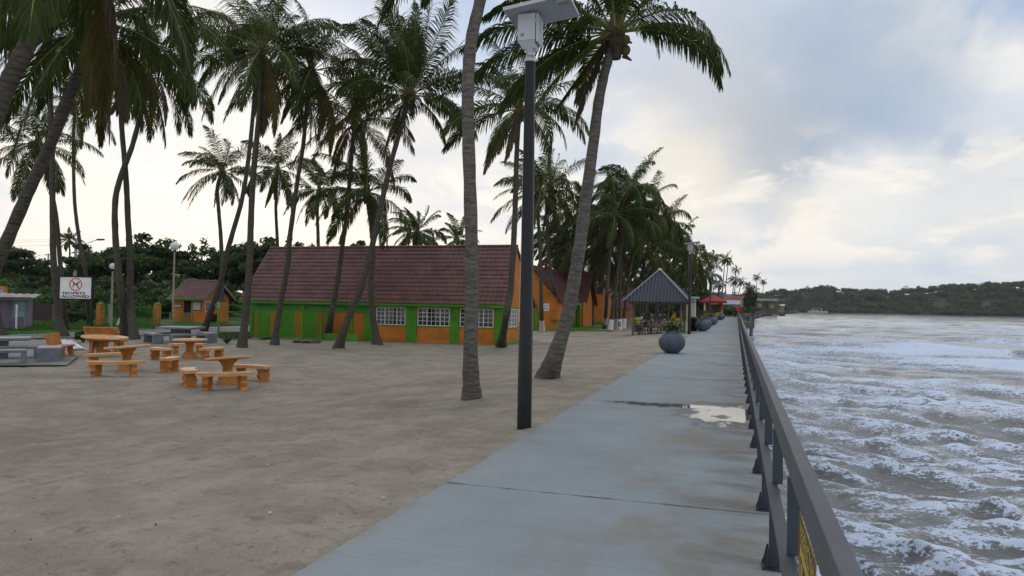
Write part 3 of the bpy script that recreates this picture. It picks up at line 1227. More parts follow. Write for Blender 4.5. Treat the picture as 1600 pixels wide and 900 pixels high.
rg = np.random.RandomState(21)
Vc, Fc, Tc = [], [], []
nb = 0
for i in range(900):
    az = math.radians(rg.uniform(-12, 28))
    r_ = 798 + 95 * rg.rand() ** 1.2
    x, y = r_ * math.sin(az), r_ * math.cos(az)
    tp = float(hill_top(np.array(az)))
    zb = -2.6 + (tp - 9.5 + 2.6) * float(sm((r_ - 800) / 75))
    hgt = rg.uniform(5.5, 9.5) * (0.7 if r_ < 806 else 1)
    w = rg.uniform(4.0, 7.5)
    p, n_, ti = crown_points(rg, (x, y, zb + hgt * 0.5), (w, w, hgt * 0.55), 16, 26, 0.6, 0.42)
    q, f = leaf_quads(p, 0.75, rg, n_, 0.6)
    Vc.append(q)
    Fc.append(f + nb)
    Tc.append(np.repeat(np.clip(ti * 0.6 + rg.rand() * 0.5, 0, 1), 4))
    nb += len(q)
fw = np_mesh('far_forest', np.concatenate(Vc), np.concatenate(Fc), L_FAR, tint=np.concatenate(Tc))
tag(fw, kind='stuff', label='dense dark green wood covering the far shore of the bay', cat='woods')

# ================================================================== COCONUT PALMS
WIND = np.array([-0.80, 0.45, 0.05])


def unit(a):
    return a / (np.linalg.norm(a, axis=-1, keepdims=True) + 1e-9)


def frond(rng, az, el, L, nl, droop, wind, lw, ll, dry=0):
    """one pinnate leaf: midrib plus two rows of leaflets. Returns verts, quads, material index, tint"""
    n = 15
    ds = L / (n - 1)
    d = np.array([math.sin(az) * math.cos(el), math.cos(az) * math.cos(el), math.sin(el)])
    h = np.array([math.sin(az), math.cos(az), 0])
    p = np.array([math.sin(az) * 0.10, math.cos(az) * 0.10, 0.05])
    pts, dirs = [], []
    curl = rng.normal(0, 0.10)
    for i in range(n):
        t = i / (n - 1)
        pts.append(p.copy())
        dirs.append(d.copy())
        g = droop * (0.25 + 1.5 * t)
        d = d + (np.array([0, 0, -1.0]) * g + WIND * wind * (0.25 + 1.3 * t) + np.cross(h, [0, 0, 1]) * curl) * ds / L * 2.0
        d /= np.linalg.norm(d)
        p = p + d * ds
    pts, dirs = np.array(pts), np.array(dirs)
    side0 = np.array([math.cos(az), -math.sin(az), 0.0])
    roll = rng.normal(0, 0.35)
    S = unit(side0 - dirs * (dirs @ side0)[:, None])
    N = np.cross(S, dirs)
    tw = roll + np.linspace(0, rng.normal(0, 0.7), n)
    S, N = S * np.cos(tw)[:, None] + N * np.sin(tw)[:, None], N * np.cos(tw)[:, None] - S * np.sin(tw)[:, None]
    V, F, MI, T = [], [], [], []
    # midrib: a tapered three-sided bar
    rw = np.interp(np.linspace(0, 1, n), [0, 0.15, 1], [0.055, 0.032, 0.006])
    ringv = np.stack([pts + S * rw[:, None], pts + N * rw[:, None] * 0.7, pts - S * rw[:, None], pts - N * rw[:, None] * 0.6], 1).reshape(-1, 3)
    for i in range(n - 1):
        for k in range(4):
            F.append((i * 4 + k, i * 4 + (k + 1) % 4, (i + 1) * 4 + (k + 1) % 4, (i + 1) * 4 + k))
            MI.append(2 if dry in (1, 2) else 1)
    V.append(ringv)
    T.append(np.full(len(ringv), 0.5))
    # leaflets
    t = np.linspace(0.17, 0.995, nl)
    f = t * (n - 1)
    i0 = np.clip(f.astype(int), 0, n - 2)
    fr = (f - i0)[:, None]
    base = pts[i0] * (1 - fr) + pts[i0 + 1] * fr
    D, S_, N_ = [unit(a[i0] * (1 - fr) + a[i0 + 1] * fr) for a in (dirs, S, N)]
    nb = len(ringv)
    prof = np.interp(t, [0.17, 0.3, 0.5, 0.75, 0.92, 1], [0.55, 0.92, 1.0, 0.86, 0.55, 0.32])
    for sgn in (-1, 1):
        ang = np.radians(np.interp(t, [0.17, 0.6, 1], [66, 48, 16])) + rng.normal(0, 0.07, nl)
        gr = np.array([0, 0, -1.0])
        ld = D * np.cos(ang)[:, None] + S_ * (sgn * np.sin(ang))[:, None] + N_ * rng.normal(0.05, 0.10, nl)[:, None]
        ld = unit(ld + gr * 0.30 + WIND * wind * 0.45 + rng.normal(0, 0.03, (nl, 3)))
        ln = ll * prof * rng.uniform(0.85, 1.1, nl)
        if dry in (1, 2):
            ln = ln * 0.85
            ld = unit(ld + gr * 0.6)
        torn = rng.rand(nl) < 0.04
        ln = np.where(torn, ln * 0.35, ln)
        l2 = unit(ld + gr * (0.65 + 0.45 * rng.rand(nl))[:, None] + WIND * wind * 0.5 + rng.normal(0, 0.045, (nl, 3)))
        wv = unit(np.cross(ld, N_) + N_ * rng.normal(0, 0.22, nl)[:, None])
        p1 = base + ld * (ln * 0.5)[:, None]
        p2 = p1 + l2 * (ln * 0.5)[:, None]
        w = lw * rng.uniform(0.8, 1.15, nl)[:, None]
        Q = np.stack([base - wv * w * 0.3, base + wv * w * 0.3, p1 - wv * w * 0.5, p1 + wv * w * 0.5, p2 - wv * w * 0.08, p2 + wv * w * 0.08], 1)
        V.append(Q.reshape(-1, 3))
        idx = nb + np.arange(nl)[:, None] * 6
        F += [tuple(r) for r in np.concatenate([idx + [[0, 1, 3, 2]], idx + [[2, 3, 5, 4]]], 0)]
        code = {2: 3, 1: 4, 3: 5}.get(dry, 0)
        MI += [code] * (2 * nl)
        T.append(np.repeat(np.clip(rng.normal(0.45, 0.22, nl), 0, 1), 6))
        nb += 6 * nl
    return np.concatenate(V), np.array(F), np.array(MI), np.concatenate(T)


CROWN_MATS = [L_PALM, M_RACHIS, M_FIBRE, L_PALM_B, L_PALM_Y, L_PALM_G]


def crown_mesh(seed, L=4.2, nf=24, nl=64, wind=0.55, dry=2, yellow=2, lw=0.048, ll=0.95, up=1.35, low=-0.75, shift=0.0, heads=None, tuft=0.0, dr=1.0):
    rng = np.random.RandomState(seed)
    V, F, MI, T = [], [], [], []
    nb = 0
    ga = 2.39996
    specs = []
    for i in range(nf):
        u = i / max(1, nf - 1)
        el = up + (low - up) * u ** (1.0 + tuft)
        specs.append([i * ga + rng.uniform(-0.25, 0.25) + seed, el + rng.normal(0, 0.10), L * rng.uniform(0.86, 1.08) * (0.8 if u < 0.12 else 1), (0.46 + 0.42 * u) * dr, 0])
    for i in range(yellow):
        specs[-1 - i * 2][4] = 1
    for i in range(dry):
        specs.append([rng.uniform(0, 6.28), rng.uniform(-1.25, -0.85), L * rng.uniform(0.6, 0.85), 0.9, 2])
    for h in (heads or []):                       # leaves the photograph shows plainly: azimuth, elevation, length, droop, dryness
        specs.append(list(h))
    for az, el, l_, dr, dy in specs:
        v, f, m, t = frond(rng, az, el, l_, nl, dr, wind * rng.uniform(0.7, 1.3), lw, ll * l_ / 4.2 * (1.0 + 0.0), dy)
        V.append(v)
        F.append(f + nb)
        MI.append(m)
        T.append(np.clip(t + shift, 0, 1))
        nb += len(v)
    return np.concatenate(V), np.concatenate(F), np.concatenate(MI), np.concatenate(T)


def hub_mesh(rng, r=0.17):
    """fibrous heart of the crown with old leaf stubs"""
    mb = MB()
    mb.lathe([(r * 0.75, -0.55), (r * 1.15, -0.25), (r * 1.3, 0.0), (r * 0.9, 0.35), (r * 0.3, 0.75), (0.01, 0.85)], 10)
    for i in range(11):
        a = i * 2.4
        z0 = -0.5 + 0.05 * i
        d = Vector((math.cos(a), math.sin(a), rng.uniform(-0.5, 0.6))).normalized()
        p = Vector((math.cos(a) * r, math.sin(a) * r, z0))
        mb.tube([p, p + d * 0.12, p + d * 0.22 + Vector((0, 0, -0.03))], [0.05, 0.04, 0.02], 5)
    return mb


def nut_mesh(rng, n=7):
    mb = MB()
    for i in range(n):
        a = rng.uniform(0, 6.28)
        c = (math.cos(a) * 0.24, math.sin(a) * 0.24, rng.uniform(-0.42, -0.12))
        r = rng.uniform(0.085, 0.12)
        mb.lathe([(0.01, -r * 1.2), (r * 0.75, -r * 0.8), (r, 0), (r * 0.75, r * 0.8), (0.01, r * 1.15)], 8, c=c)
    return mb


M_NUT = mat('coconut_husk', (0.13, 0.125, 0.035), 0.6, 0.3, 6.0)


def palm(label, cat_group, base, pix, d, r0, r1, seed, whitewash=0.0, nuts=True, flare=1.6, crown=None, hub_r=0.17, far=False, mesh=None, d_top=None, pale=False):
    """base: point on the ground; pix: picture points of the trunk from the foot to the heart of the crown, all about `d` metres out"""
    rng = random.Random(seed)
    pts = [Vector(base)]
    nst = len(pix)
    for i, (x, y) in enumerate(pix):
        dd = d + ((d_top or d) - d) * (i + 1) / nst
        pts.append(P(x, y, dd))
    root = thing('coconut_palm', label, 'palm tree', base, 0, cat_group)
    n = 10 if far else 44
    sp = [q - Vector(base) for q in spline(pts, n)]
    rs = []
    for i, q in enumerate(sp):
        t = i / (n - 1)
        r = r0 + (r1 - r0) * t
        r *= 1 + (flare - 1) * math.exp(-max(q.z, 0) / 0.38)
        if not far:
            r *= 1 + 0.035 * math.sin(i * 2.1 + seed) + rng.uniform(-0.02, 0.02)
        rs.append(r)
    sp[0].z -= 0.10
    mb = MB()
    mb.tube(sp, rs, 7 if far else 16, jit=0.0 if far else 0.035, rng=rng)
    mb.build('trunk', M_TRUNK_LIT if pale else M_TRUNK, root)
    if whitewash:
        k = max(2, sum(1 for q in sp if q.z < whitewash))
        zs = [i / 6 for i in range(7)]
        seg = []
        for q in np.linspace(-0.02, whitewash, 7):
            # follow the trunk's own line
            j = next((i for i in range(1, n) if sp[i].z >= q), n - 1)
            a, b = sp[j - 1], sp[j]
            u = (q - a.z) / max(1e-4, b.z - a.z)
            seg.append((a.lerp(b, u), rs[j - 1] + (rs[j] - rs[j - 1]) * u + 0.012))
        m2 = MB()
        m2.tube([s[0] for s in seg], [s[1] for s in seg], 14, jit=0.01, rng=rng)
        m2.build('whitewash_band', M_WHITEWASH, root)
    top = sp[-1]
    if mesh is not None:
        co = bpy.data.objects.new('crown', mesh)
        C.objects.link(co)
        co.parent = root
        co.location = top
        co.rotation_euler = (0, 0, rng.uniform(-0.5, 0.5))
        s = rng.uniform(0.9, 1.1) * (crown or {}).get('scale', 1.0)
        co.scale = (s, s, s)
    else:
        kw = dict(seed=seed)
        kw.update(crown or {})
        v, f, m, t = crown_mesh(**kw)
        co = np_mesh('crown', v, f, CROWN_MATS, m, t, root)
        co.location = top
        hb = hub_mesh(rng, hub_r).build('crown_heart', M_FIBRE, root)
        hb.location = top
        if nuts:
            for _ in range(5):
                nb = nut_mesh(rng, 1).build('coconut', M_NUT, root)
                nb.location = top
    return root


GP = 'coconut palms of the seafront grove'
R_ = rad


def hd(px0, py0, px1, py1, el_boost=0.0):
    """azimuth (clockwise from +Y) of a leaf that runs sideways in the picture: negative is inland, positive seaward"""
    return 0


# the big ones, near to far.  azimuth 0 = away along the path, -90 deg = inland (to the side of the houses), 90 deg = seaward
palm('pale grey coconut palm on the open sand before the hall, its crown cut off above', GP, G(738, 628), [(735, 560), (737, 470), (737, 390), (734, 280), (731, 180), (732, 110), (737, 60), (747, 15), (757, -30), (766, -85)],
     12.6, 0.125, 0.098, 101, flare=1.75, pale=True, crown=dict(L=3.4, nf=16, wind=0.4, low=0.45, up=1.35, dry=0, yellow=0, nl=70, heads=[(R_(-75), 0.25, 1.9, 1.0, 0), (R_(70), -0.2, 1.5, 0.8, 0)]))
palm('leaning coconut palm with a stout curved trunk near the path, beyond the lamp post', GP, G(855, 592), [(866, 560), (885, 500), (897, 440), (907, 375), (917, 300), (927, 225), (936, 155), (947, 105), (962, 55)],
     16.4, 0.175, 0.10, 102, flare=1.9, pale=True, crown=dict(L=3.35, nf=17, wind=0.4, up=1.4, low=0.2, dry=1, yellow=0, nl=92, lw=0.040, ll=0.80,
     heads=[(R_(86), 0.30, 3.0, 0.95, 0), (R_(98), 0.02, 2.9, 0.75, 0), (R_(-90), -0.25, 3.2, 0.6, 0), (R_(-130), -0.3, 3.0, 0.7, 0),
            (R_(-70), -0.05, 3.6, 0.75, 1), (R_(-95), 0.12, 3.8, 0.55, 0), (R_(-150), -0.55, 2.3, 0.6, 3), (R_(-100), -0.6, 2.6, 0.6, 3), (R_(-140), -0.9, 2.3, 0.4, 1), (R_(-105), 0.3, 3.8, 0.4, 0)]))
palm('broad trunked palm leaning steeply across the top corner, its foot outside the view', GP, G(-170, 650), [(-110, 480), (-60, 330), (0, 160), (38, 80), (75, 0), (105, -80), (125, -150)],
     11.5, 0.15, 0.115, 103, crown=dict(L=3.5, nf=26, wind=0.3, up=1.3, low=-0.7, dry=1, yellow=1, nl=100, lw=0.036))
palm('slanting coconut palm with pale ringed trunk crossing the upright one by the pet sign', GP, G(-95, 610), [(-45, 505), (0, 402), (33, 325), (58, 270), (83, 215), (105, 160), (125, 107), (136, 70), (146, 38)],
     17, 0.15, 0.10, 104, crown=dict(L=3.6, nf=28, wind=0.5, low=-0.75, dry=2, yellow=3, nl=100, lw=0.036))
palm('coconut palm with a flared foot at the picture edge beside the grey concrete table', GP, G(2, 524), [(-7, 480), (-20, 400), (-45, 280), (-66, 160)],
     40.8, 0.2, 0.13, 105, crown=dict(L=4.4, nf=22, dry=2))
palm('straight dark coconut palm rising directly behind the no pets sign', GP, G(98, 527), [(91, 490), (86, 440), (83, 390), (82, 300), (80, 200), (77, 120), (76, 62)],
     40, 0.19, 0.12, 106, flare=2.2, crown=dict(L=4.4, nf=30, wind=0.5, dry=3, yellow=4))
palm('coconut palm whose low crown of pale green fronds hangs over the no pets sign', GP, G(104, 519), [(99, 470), (94, 410), (88, 340), (78, 290), (66, 250), (59, 225)],
     44, 0.15, 0.10, 107, crown=dict(L=3.9, nf=24, wind=0.15, low=-0.9, dry=1, yellow=0, shift=0.1))
palm('thin bowed coconut palm standing beside the grey utility pole', GP, G(140, 508), [(134, 430), (124, 375), (117, 320), (115, 260), (115, 205), (117, 172)],
     55, 0.15, 0.10, 108, crown=dict(L=4.2, nf=18, wind=0.55, dry=1, nl=48))
palm('coconut palm of the crossing pair, the one with the upright trunk', GP, G(210, 530), [(204, 470), (203, 400), (200, 345), (197, 280), (191, 210), (187, 150), (180, 105)],
     40, 0.19, 0.11, 109, flare=1.9, crown=dict(L=4.2, nf=24, wind=0.5, dry=2, yellow=3))
palm('coconut palm of the crossing pair, bowed like a bent bow across its neighbour', GP, G(196, 527), [(189, 460), (184, 412), (180, 365), (180, 315), (186, 285), (196, 256), (206, 230), (217, 190), (229, 145), (233, 108)],
     39.4, 0.185, 0.11, 110, flare=1.8, crown=dict(L=4.2, nf=24, wind=0.5, low=-0.9, dry=3, yellow=3))
palm('slanting coconut palm whose foot stands beside the small orange ticket booth', GP, G(318, 519), [(330, 485), (345, 440), (352, 405), (364, 362), (378, 312), (388, 250), (396, 170), (402, 82)],
     48, 0.20, 0.12, 111, crown=dict(L=4.8, nf=22, wind=0.45, dry=2, yellow=3))
palm('tall straight coconut palm beside the green fence at the end of the hall', GP, G(378, 545), [(384, 490), (389, 430), (391, 380), (393, 320), (397, 260), (404, 190), (409, 140), (409, 80)],
     33.2, 0.165, 0.11, 112, flare=1.9, crown=dict(L=4.7, nf=26, wind=0.40, dry=2, yellow=4, heads=[(R_(60), 0.5, 4.4, 0.55, 0), (R_(95), 0.55, 4.2, 0.6, 0), (R_(-95), 0.2, 4.4, 0.6, 0)]))
palm('slim dark coconut palm before the green barred gate of the hall', GP, G(429, 540), [(434, 500), (444, 445), (450, 410), (453, 370), (459, 325), (466, 275), (474, 225), (479, 170), (486, 112)],
     36, 0.15, 0.09, 113, flare=1.9, crown=dict(L=4.6, nf=28, wind=0.5, dry=2, yellow=5, low=-0.65))
palm('slim dark coconut palm standing by the wooden pallet at the hall', GP, G(511, 530), [(517, 495), (522, 470), (529, 430), (536, 375), (541, 340), (547, 275), (551, 225), (554, 192)],
     41, 0.17, 0.10, 114, flare=2.1, crown=dict(L=4.8, nf=24, wind=0.45, dry=2, yellow=6, low=-0.45))
palm('leaning coconut palm with a big wind-swept brush of a crown above the hall roof', GP, G(529, 545), [(536, 520), (548, 488), (562, 455), (575, 410), (588, 357), (600, 300), (612, 250), (625, 205), (640, 150)],
     34, 0.175, 0.105, 115, flare=1.9, crown=dict(L=4.8, nf=36, wind=0.32, up=1.5, low=-0.2, tuft=0.8, dr=0.7, dry=1, yellow=1, nl=76,
     heads=[(R_(80), -0.1, 3.3, 0.8, 0), (R_(60), -0.5, 3.0, 0.7, 1), (R_(-160), -0.45, 2.2, 0.5, 3), (R_(95), 0.35, 3.6, 0.35, 0), (R_(-85), -0.15, 3.4, 0.6, 0)]))
palm('coconut palm whose curved foot stands before the first white window of the hall', GP, G(590, 540), [(585, 510), (581, 480), (580, 440), (583, 390), (580, 350), (576, 325), (573, 302)],
     37.5, 0.175, 0.10, 116, flare=2.1, crown=dict(L=3.6, nf=22, wind=0.55, dry=2, yellow=1))
palm('coconut palm at the hall corner rising half hidden beside the lamp post', GP, G(783, 541), [(790, 500), (797, 460), (801, 410), (804, 350), (806, 290), (808, 225), (812, 172)],
     32.4, 0.165, 0.10, 117, flare=2.3, crown=dict(L=3.9, nf=20, wind=0.5, low=-0.5, dry=2, yellow=2, heads=[(R_(85), 0.3, 3.6, 0.9, 0), (R_(70), 0.0, 3.0, 1.0, 0), (R_(-90), -0.1, 4.3, 0.5, 0)]))
# behind the hall and in the middle distance
palm('whitewashed coconut palm standing before the white notice on the orange gable', GP, G(847, 517), [(846, 480), (845, 420), (843, 375), (841, 335), (843, 300)],
     60, 0.185, 0.12, 118, whitewash=1.0, crown=dict(L=4.6, nf=26, wind=0.3, dry=3, yellow=2, nl=46, lw=0.07))
palm('slightly bowed coconut palm between the whitewashed one and the leaning trunk', GP, G(878, 512), [(868, 460), (860, 420), (855, 370), (856, 325), (860, 292)],
     63, 0.17, 0.11, 119, crown=dict(L=4.4, nf=24, wind=0.3, dry=3, yellow=3, nl=44, lw=0.07))
palm('slender coconut palm with a whitewashed foot nearest the low pale wall', GP, G(945, 513), [(948, 470), (951, 425), (955, 385), (960, 335)],
     63.5, 0.165, 0.10, 120, whitewash=1.15, crown=dict(L=4.5, nf=26, wind=0.55, dry=3, yellow=3, nl=44, lw=0.07))
palm('small crowned palm rising behind the green trees and the ticket booth', GP, P(346, 470, 62), [(347, 425), (345, 370), (341, 320), (340, 290), (347, 268)],
     62, 0.19, 0.13, 121, crown=dict(L=4.2, nf=24, wind=0.55, dry=1, yellow=1, nl=44, lw=0.07))
palm('slender palm behind the ridge of the hall roof, its trunk bare and pale', GP, P(437, 480, 66), [(435, 420), (433, 370), (431, 320), (434, 265)],
     66, 0.18, 0.12, 122, crown=dict(L=4.4, nf=22, wind=0.55, dry=2, yellow=2, nl=40, lw=0.08))
palm('palm behind the hall roof with a round crown of stiff dark fronds', GP, P(499, 480, 64), [(498, 420), (497, 370), (496, 330), (499, 298)],
     64, 0.19, 0.12, 123, crown=dict(L=4.0, nf=22, wind=0.2, dry=1, yellow=1, nl=40, lw=0.08))
palm('bushy crowned palm tossed by the wind above the middle of the hall ridge', GP, P(650, 480, 66), [(650, 430), (651, 395), (652, 362)],
     66, 0.2, 0.13, 124, crown=dict(L=3.1, nf=30, wind=0.55, dry=1, yellow=0, nl=40, lw=0.08))
palm('small palm showing only its crown over the hall ridge beside the thick grey trunk', GP, P(716, 480, 82), [(716, 430), (716, 400), (715, 374)],
     82, 0.19, 0.13, 125, crown=dict(L=3.2, nf=20, wind=0.55, dry=0, yellow=0, nl=34, lw=0.09))
palm('tiny palm on the skyline of the wood beside the street lamp arm', GP, P(108, 470, 118), [(108, 420), (109, 395), (108, 376)],
     118, 0.17, 0.11, 126, nuts=False, crown=dict(L=2.4, nf=18, wind=0.7, dry=0, yellow=0, nl=26, lw=0.11))
palm('low palm half sunk in the wood beside the tip of the street lamp arm', GP, P(136, 470, 105), [(136, 430), (136, 400)],
     105, 0.17, 0.11, 127, nuts=False, crown=dict(L=2.6, nf=16, wind=0.4, dry=0, yellow=0, nl=26, lw=0.11))

# the dense row along the beach beyond: few crown shapes, shared
fars = []
for k in range(7):
    v, f, m, t = crown_mesh(300 + k, L=4.3, nf=26, nl=48, wind=(0.6, 0.9, 0.7, 1.0, 0.6, 0.9, 0.8)[k], dry=3 if k % 2 else 2, yellow=6, lw=0.075, up=1.15, low=-0.75, dr=1.45, shift=0.08 * (k % 3))
    tmp = np_mesh('crown', v, f, CROWN_MATS, m, t)
    fars.append(tmp.data)
    bpy.data.objects.remove(tmp)
row = [  # picture place of foot x, of crown heart, distance, whitewashed
    (953, 985, 292, 66, 1), (968, 975, 340, 68, 1), (974, 1004, 318, 72, 1), (988, 1020, 345, 80, 1), (915, 905, 330, 74, 0), (925, 935, 380, 76, 0), (900, 890, 385, 74, 0),
    (1000, 1038, 352, 88, 1), (1010, 1002, 392, 78, 0), (1022, 1055, 372, 94, 0), (1030, 1022, 402, 88, 0), (962, 962, 408, 84, 0), (1042, 1075, 392, 104, 0),
    (940, 922, 420, 92, 0), (1052, 1050, 424, 106, 0), (1062, 1084, 408, 112, 0), (1070, 1070, 432, 118, 0), (1078, 1092, 424, 124, 0), (1086, 1103, 430, 135, 0), (1020, 990, 430, 104, 0), (870, 872, 372, 82, 0), (1090, 1084, 446, 135, 0),
    (872, 882, 410, 92, 0), (1005, 1018, 440, 112, 0), (945, 948, 362, 70, 0), (1035, 1034, 446, 120, 0)]
rn = random.Random(77)
for i, (bx, hx_, hy_, d, ww) in enumerate(row):
    hor = 480.4 + 0.01746 * (bx - 1150.5)
    by = hor + (H + 0.45) * FPX / d
    b = P(bx, by, d)
    b.z = float(land_z(b.x, b.y))
    lab = 'coconut palm with a whitewashed foot in the dense row behind the gazebo' if ww else 'coconut palm in the dense dark row inland of the gazebo and kiosk'
    palm(lab, 'palms in the dense row beyond the hall', b, [((bx * 2 + hx_) / 3 + rn.uniform(-3, 3), by + (hy_ - by) * 0.4), ((bx + hx_ * 3) / 4 + rn.uniform(-2, 2), by + (hy_ - by) * 0.75), (hx_, hy_)],
         d, 0.17, 0.10, 400 + i, whitewash=1.0 if ww else 0, far=True, mesh=fars[i % 7], crown=dict(scale=1.05))
skyline = [(1113, 402, 1106, 215, .8), (1133, 404, 1127, 240, .74), (1138, 408, 1131, 242, .62), (1150, 421, 1147, 265, .62), (1147, 438, 1143, 250, .66), (1158, 440, 1150, 265, .62), (1171, 447, 1168, 300, .75),
           (1178, 453, 1176, 310, .70), (1183, 433, 1181, 345, .62), (1193, 440, 1192, 360, .55), (1124, 443, 1122, 190, .6), (1200, 474, 1200, 345, .7), (1214, 476, 1214, 430, .75), (1222, 474, 1222, 440, .7)]
for i, (hx_, hy_, bx, d, s) in enumerate(skyline):
    b = P(bx, 480 + (H + 0.3) * FPX / d, d)
    b.z = float(land_z(b.x, b.y))
    palm('distant wind-bent coconut palm at the far end of the beach, past the kiosk', 'distant palms at the end of the beach', b, [((bx + hx_) / 2 - 0.5, (hy_ + 486) / 2), (hx_, hy_)], d, 0.2, 0.13, 500 + i,
         far=True, mesh=fars[(i * 3 + 1) % 7], crown=dict(scale=s))


# ================================================================== BROADLEAF TREES, BUSHES
def leafy_tree(name, label, cat, base, hgt, w, seed, nclump=46, nleaf=95, leaf=0.30, group=None, mat_=None, wide=0.5, trunkf=0.35, tr=0.2, shell=0.42):
    rng = np.random.RandomState(seed)
    r2 = random.Random(seed)
    root = thing(name, label, cat, base, 0, group)
    mb = MB()
    th = hgt * trunkf
    mb.tube([(0, 0, -0.2), (r2.uniform(-.1, .1), r2.uniform(-.1, .1), th * 0.6), (r2.uniform(-.3, .3), r2.uniform(-.3, .3), th * 1.2)], [tr * 1.3, tr, tr * 0.7], 8)
    for i in range(6):
        a = i * 1.05 + r2.uniform(-.3, .3)
        e = Vector((math.cos(a) * w * 0.62, math.sin(a) * w * 0.62, hgt * r2.uniform(0.62, 0.82)))
        s = Vector((0, 0, th * 0.85))
        mb.tube([s, s.lerp(e, 0.5) + Vector((0, 0, -0.15 * hgt * 0.3)), e], [tr * 0.5, tr * 0.3, tr * 0.1], 6)
    mb.build('trunk', M_BARK, root)
    ch = hgt - th * 0.8
    p, n_, ti = crown_points(rng, (0, 0, th * 0.8 + ch * wide), (w, w, ch * 0.55), nclump, nleaf, shell, 0.24)
    q, f = leaf_quads(p, leaf, rng, n_, 0.5)
    np_mesh('crown', q, f, mat_ or L_TREE, tint=np.repeat(ti, 4), parent=root)
    return root


GT = 'broadleaf trees behind the fence'
trees = [  # picture x, skyline y, distance, half width m, label
    (-40, 380, 92, 6.0, 'spreading broadleaf tree at the picture edge behind the mauve hut'),
    (32, 388, 96, 5.6, 'flat topped tree spreading behind the mauve hut roof'),
    (118, 402, 100, 5.0, 'low dull green tree behind the grey utility pole'),
    (165, 384, 86, 5.0, 'dark umbrella shaped tree behind the smaller globe lamp'),
    (215, 376, 84, 5.4, 'tall dense dark tree behind the crossing pair of palms'),
    (272, 388, 88, 4.2, 'dark bushy tree behind the taller globe lamp'),
    (322, 372, 92, 3.4, 'thin topped tree showing sky through it above the ticket booth'),
    (362, 384, 86, 4.2, 'rounded dark tree between the ticket booth and the hall'),
    (388, 392, 88, 4.0, 'low dark tree closing the gap between booth roof and hall'),
    (412, 378, 84, 4.4, 'dark bushy tree behind the gable end of the hall'),
    (470, 368, 86, 2.8, 'narrow loose tree just above the hall ridge'),
    (520, 374, 82, 3.4, 'rounded tree crown peeping over the hall ridge'),
    (556, 384, 84, 3.2, 'low tree crown peeping over the hall ridge beside the leaning palm'),
]
for i, (px, py, d, w, lab) in enumerate(trees):
    top_ = P(px, py, d)
    b = Vector((top_.x, top_.y, float(land_z(top_.x, top_.y))))
    leafy_tree('broadleaf_tree', lab, 'tree', b, (top_.z - b.z) * 1.03, w * 0.92, 600 + i, group=GT, leaf=0.27 if i not in (6, 10) else 0.2, nclump=(38, 30, 24, 44, 40, 30, 26, 34, 30, 34, 24, 34, 28)[i], nleaf=130 if i not in (6, 10) else 60)

# undergrowth that closes the view between the trunks
rg = np.random.RandomState(31)
Vc, Fc, Tc, nb = [], [], [], 0
for i in range(150):
    px = rg.uniform(-150, 600)
    d = rg.uniform(74, 112)
    q0 = P(px, 470, d)
    z0 = float(land_z(q0.x, q0.y))
    hgt = rg.uniform(1.6, 3.4) + (d - 74) * 0.035
    w = rg.uniform(1.6, 3.2)
    p, n_, ti = crown_points(rg, (q0.x, q0.y, z0 + hgt * 0.45), (w, w, hgt * 0.6), 16, 46, 0.6, 0.42)
    q, f = leaf_quads(p, 0.28, rg, n_, 0.5)
    Vc.append(q); Fc.append(f + nb); Tc.append(np.repeat(np.clip(ti * 0.7 + rg.rand() * 0.4, 0, 1), 4)); nb += len(q)
tag(np_mesh('undergrowth', np.concatenate(Vc), np.concatenate(Fc), L_BUSH, tint=np.concatenate(Tc)), kind='stuff', label='tangled green undergrowth on the slope behind the fence', cat='undergrowth')

# the wood inland, far behind houses and palms
rg = np.random.RandomState(32)
Vc, Fc, Tc, nb = [], [], [], 0
for i in range(330):
    px = rg.uniform(-350, 1215)
    d = rg.uniform(125, 185) if px < 1090 else (rg.uniform(320, 420) if px < 1160 else rg.uniform(380, 520))
    q0 = P(px, 478, d)
    if q0.x > np.interp(q0.y, XS_Y, XS_X) - 4:
        continue
    z0 = float(land_z(q0.x, q0.y))
    hgt = rg.uniform(3.5, 7.5) * (0.62 if px < 600 else 1.0 if px < 1040 else 0.75 if px < 1150 else 1.15)
    w = rg.uniform(2.8, 5.0) * (1 if px < 1150 else 1.4)
    p, n_, ti = crown_points(rg, (q0.x, q0.y, z0 + hgt * 0.45), (w, w, hgt * 0.6), 15, 34, 0.6, 0.42)
    q, f = leaf_quads(p, 0.45 if px < 1150 else 0.8, rg, n_, 0.5)
    Vc.append(q); Fc.append(f + nb); Tc.append(np.repeat(np.clip(ti * 0.7 + rg.rand() * 0.35, 0, 1), 4)); nb += len(q)
tag(np_mesh('inland_wood', np.concatenate(Vc), np.concatenate(Fc), L_TREE, tint=np.concatenate(Tc)), kind='stuff', label='dark green wood closing the view inland behind the palms', cat='woods')


def bush(name, label, cat, base, hgt, w, seed, m=None, leaf=0.10, nclump=16, nleaf=60, group=None):
    rng = np.random.RandomState(seed)
    root = thing(name, label, cat, base, 0, group)
    p, n_, ti = crown_points(rng, (0, 0, hgt * 0.45), (w, w, hgt * 0.6), nclump, nleaf, 0.6, 0.4)
    q, f = leaf_quads(p, leaf, rng, n_, 0.4)
    np_mesh('foliage', q, f, m or L_BUSH, tint=np.repeat(ti, 4), parent=root)
    mb = MB()
    for i in range(5):
        a = i * 1.26
        mb.tube([(0, 0, -0.05), (math.cos(a) * w * .3, math.sin(a) * w * .3, hgt * .35), (math.cos(a) * w * .6, math.sin(a) * w * .6, hgt * .7)], [.03, .02, .006], 5)
    mb.build('stems', M_BARK, root)
    return root


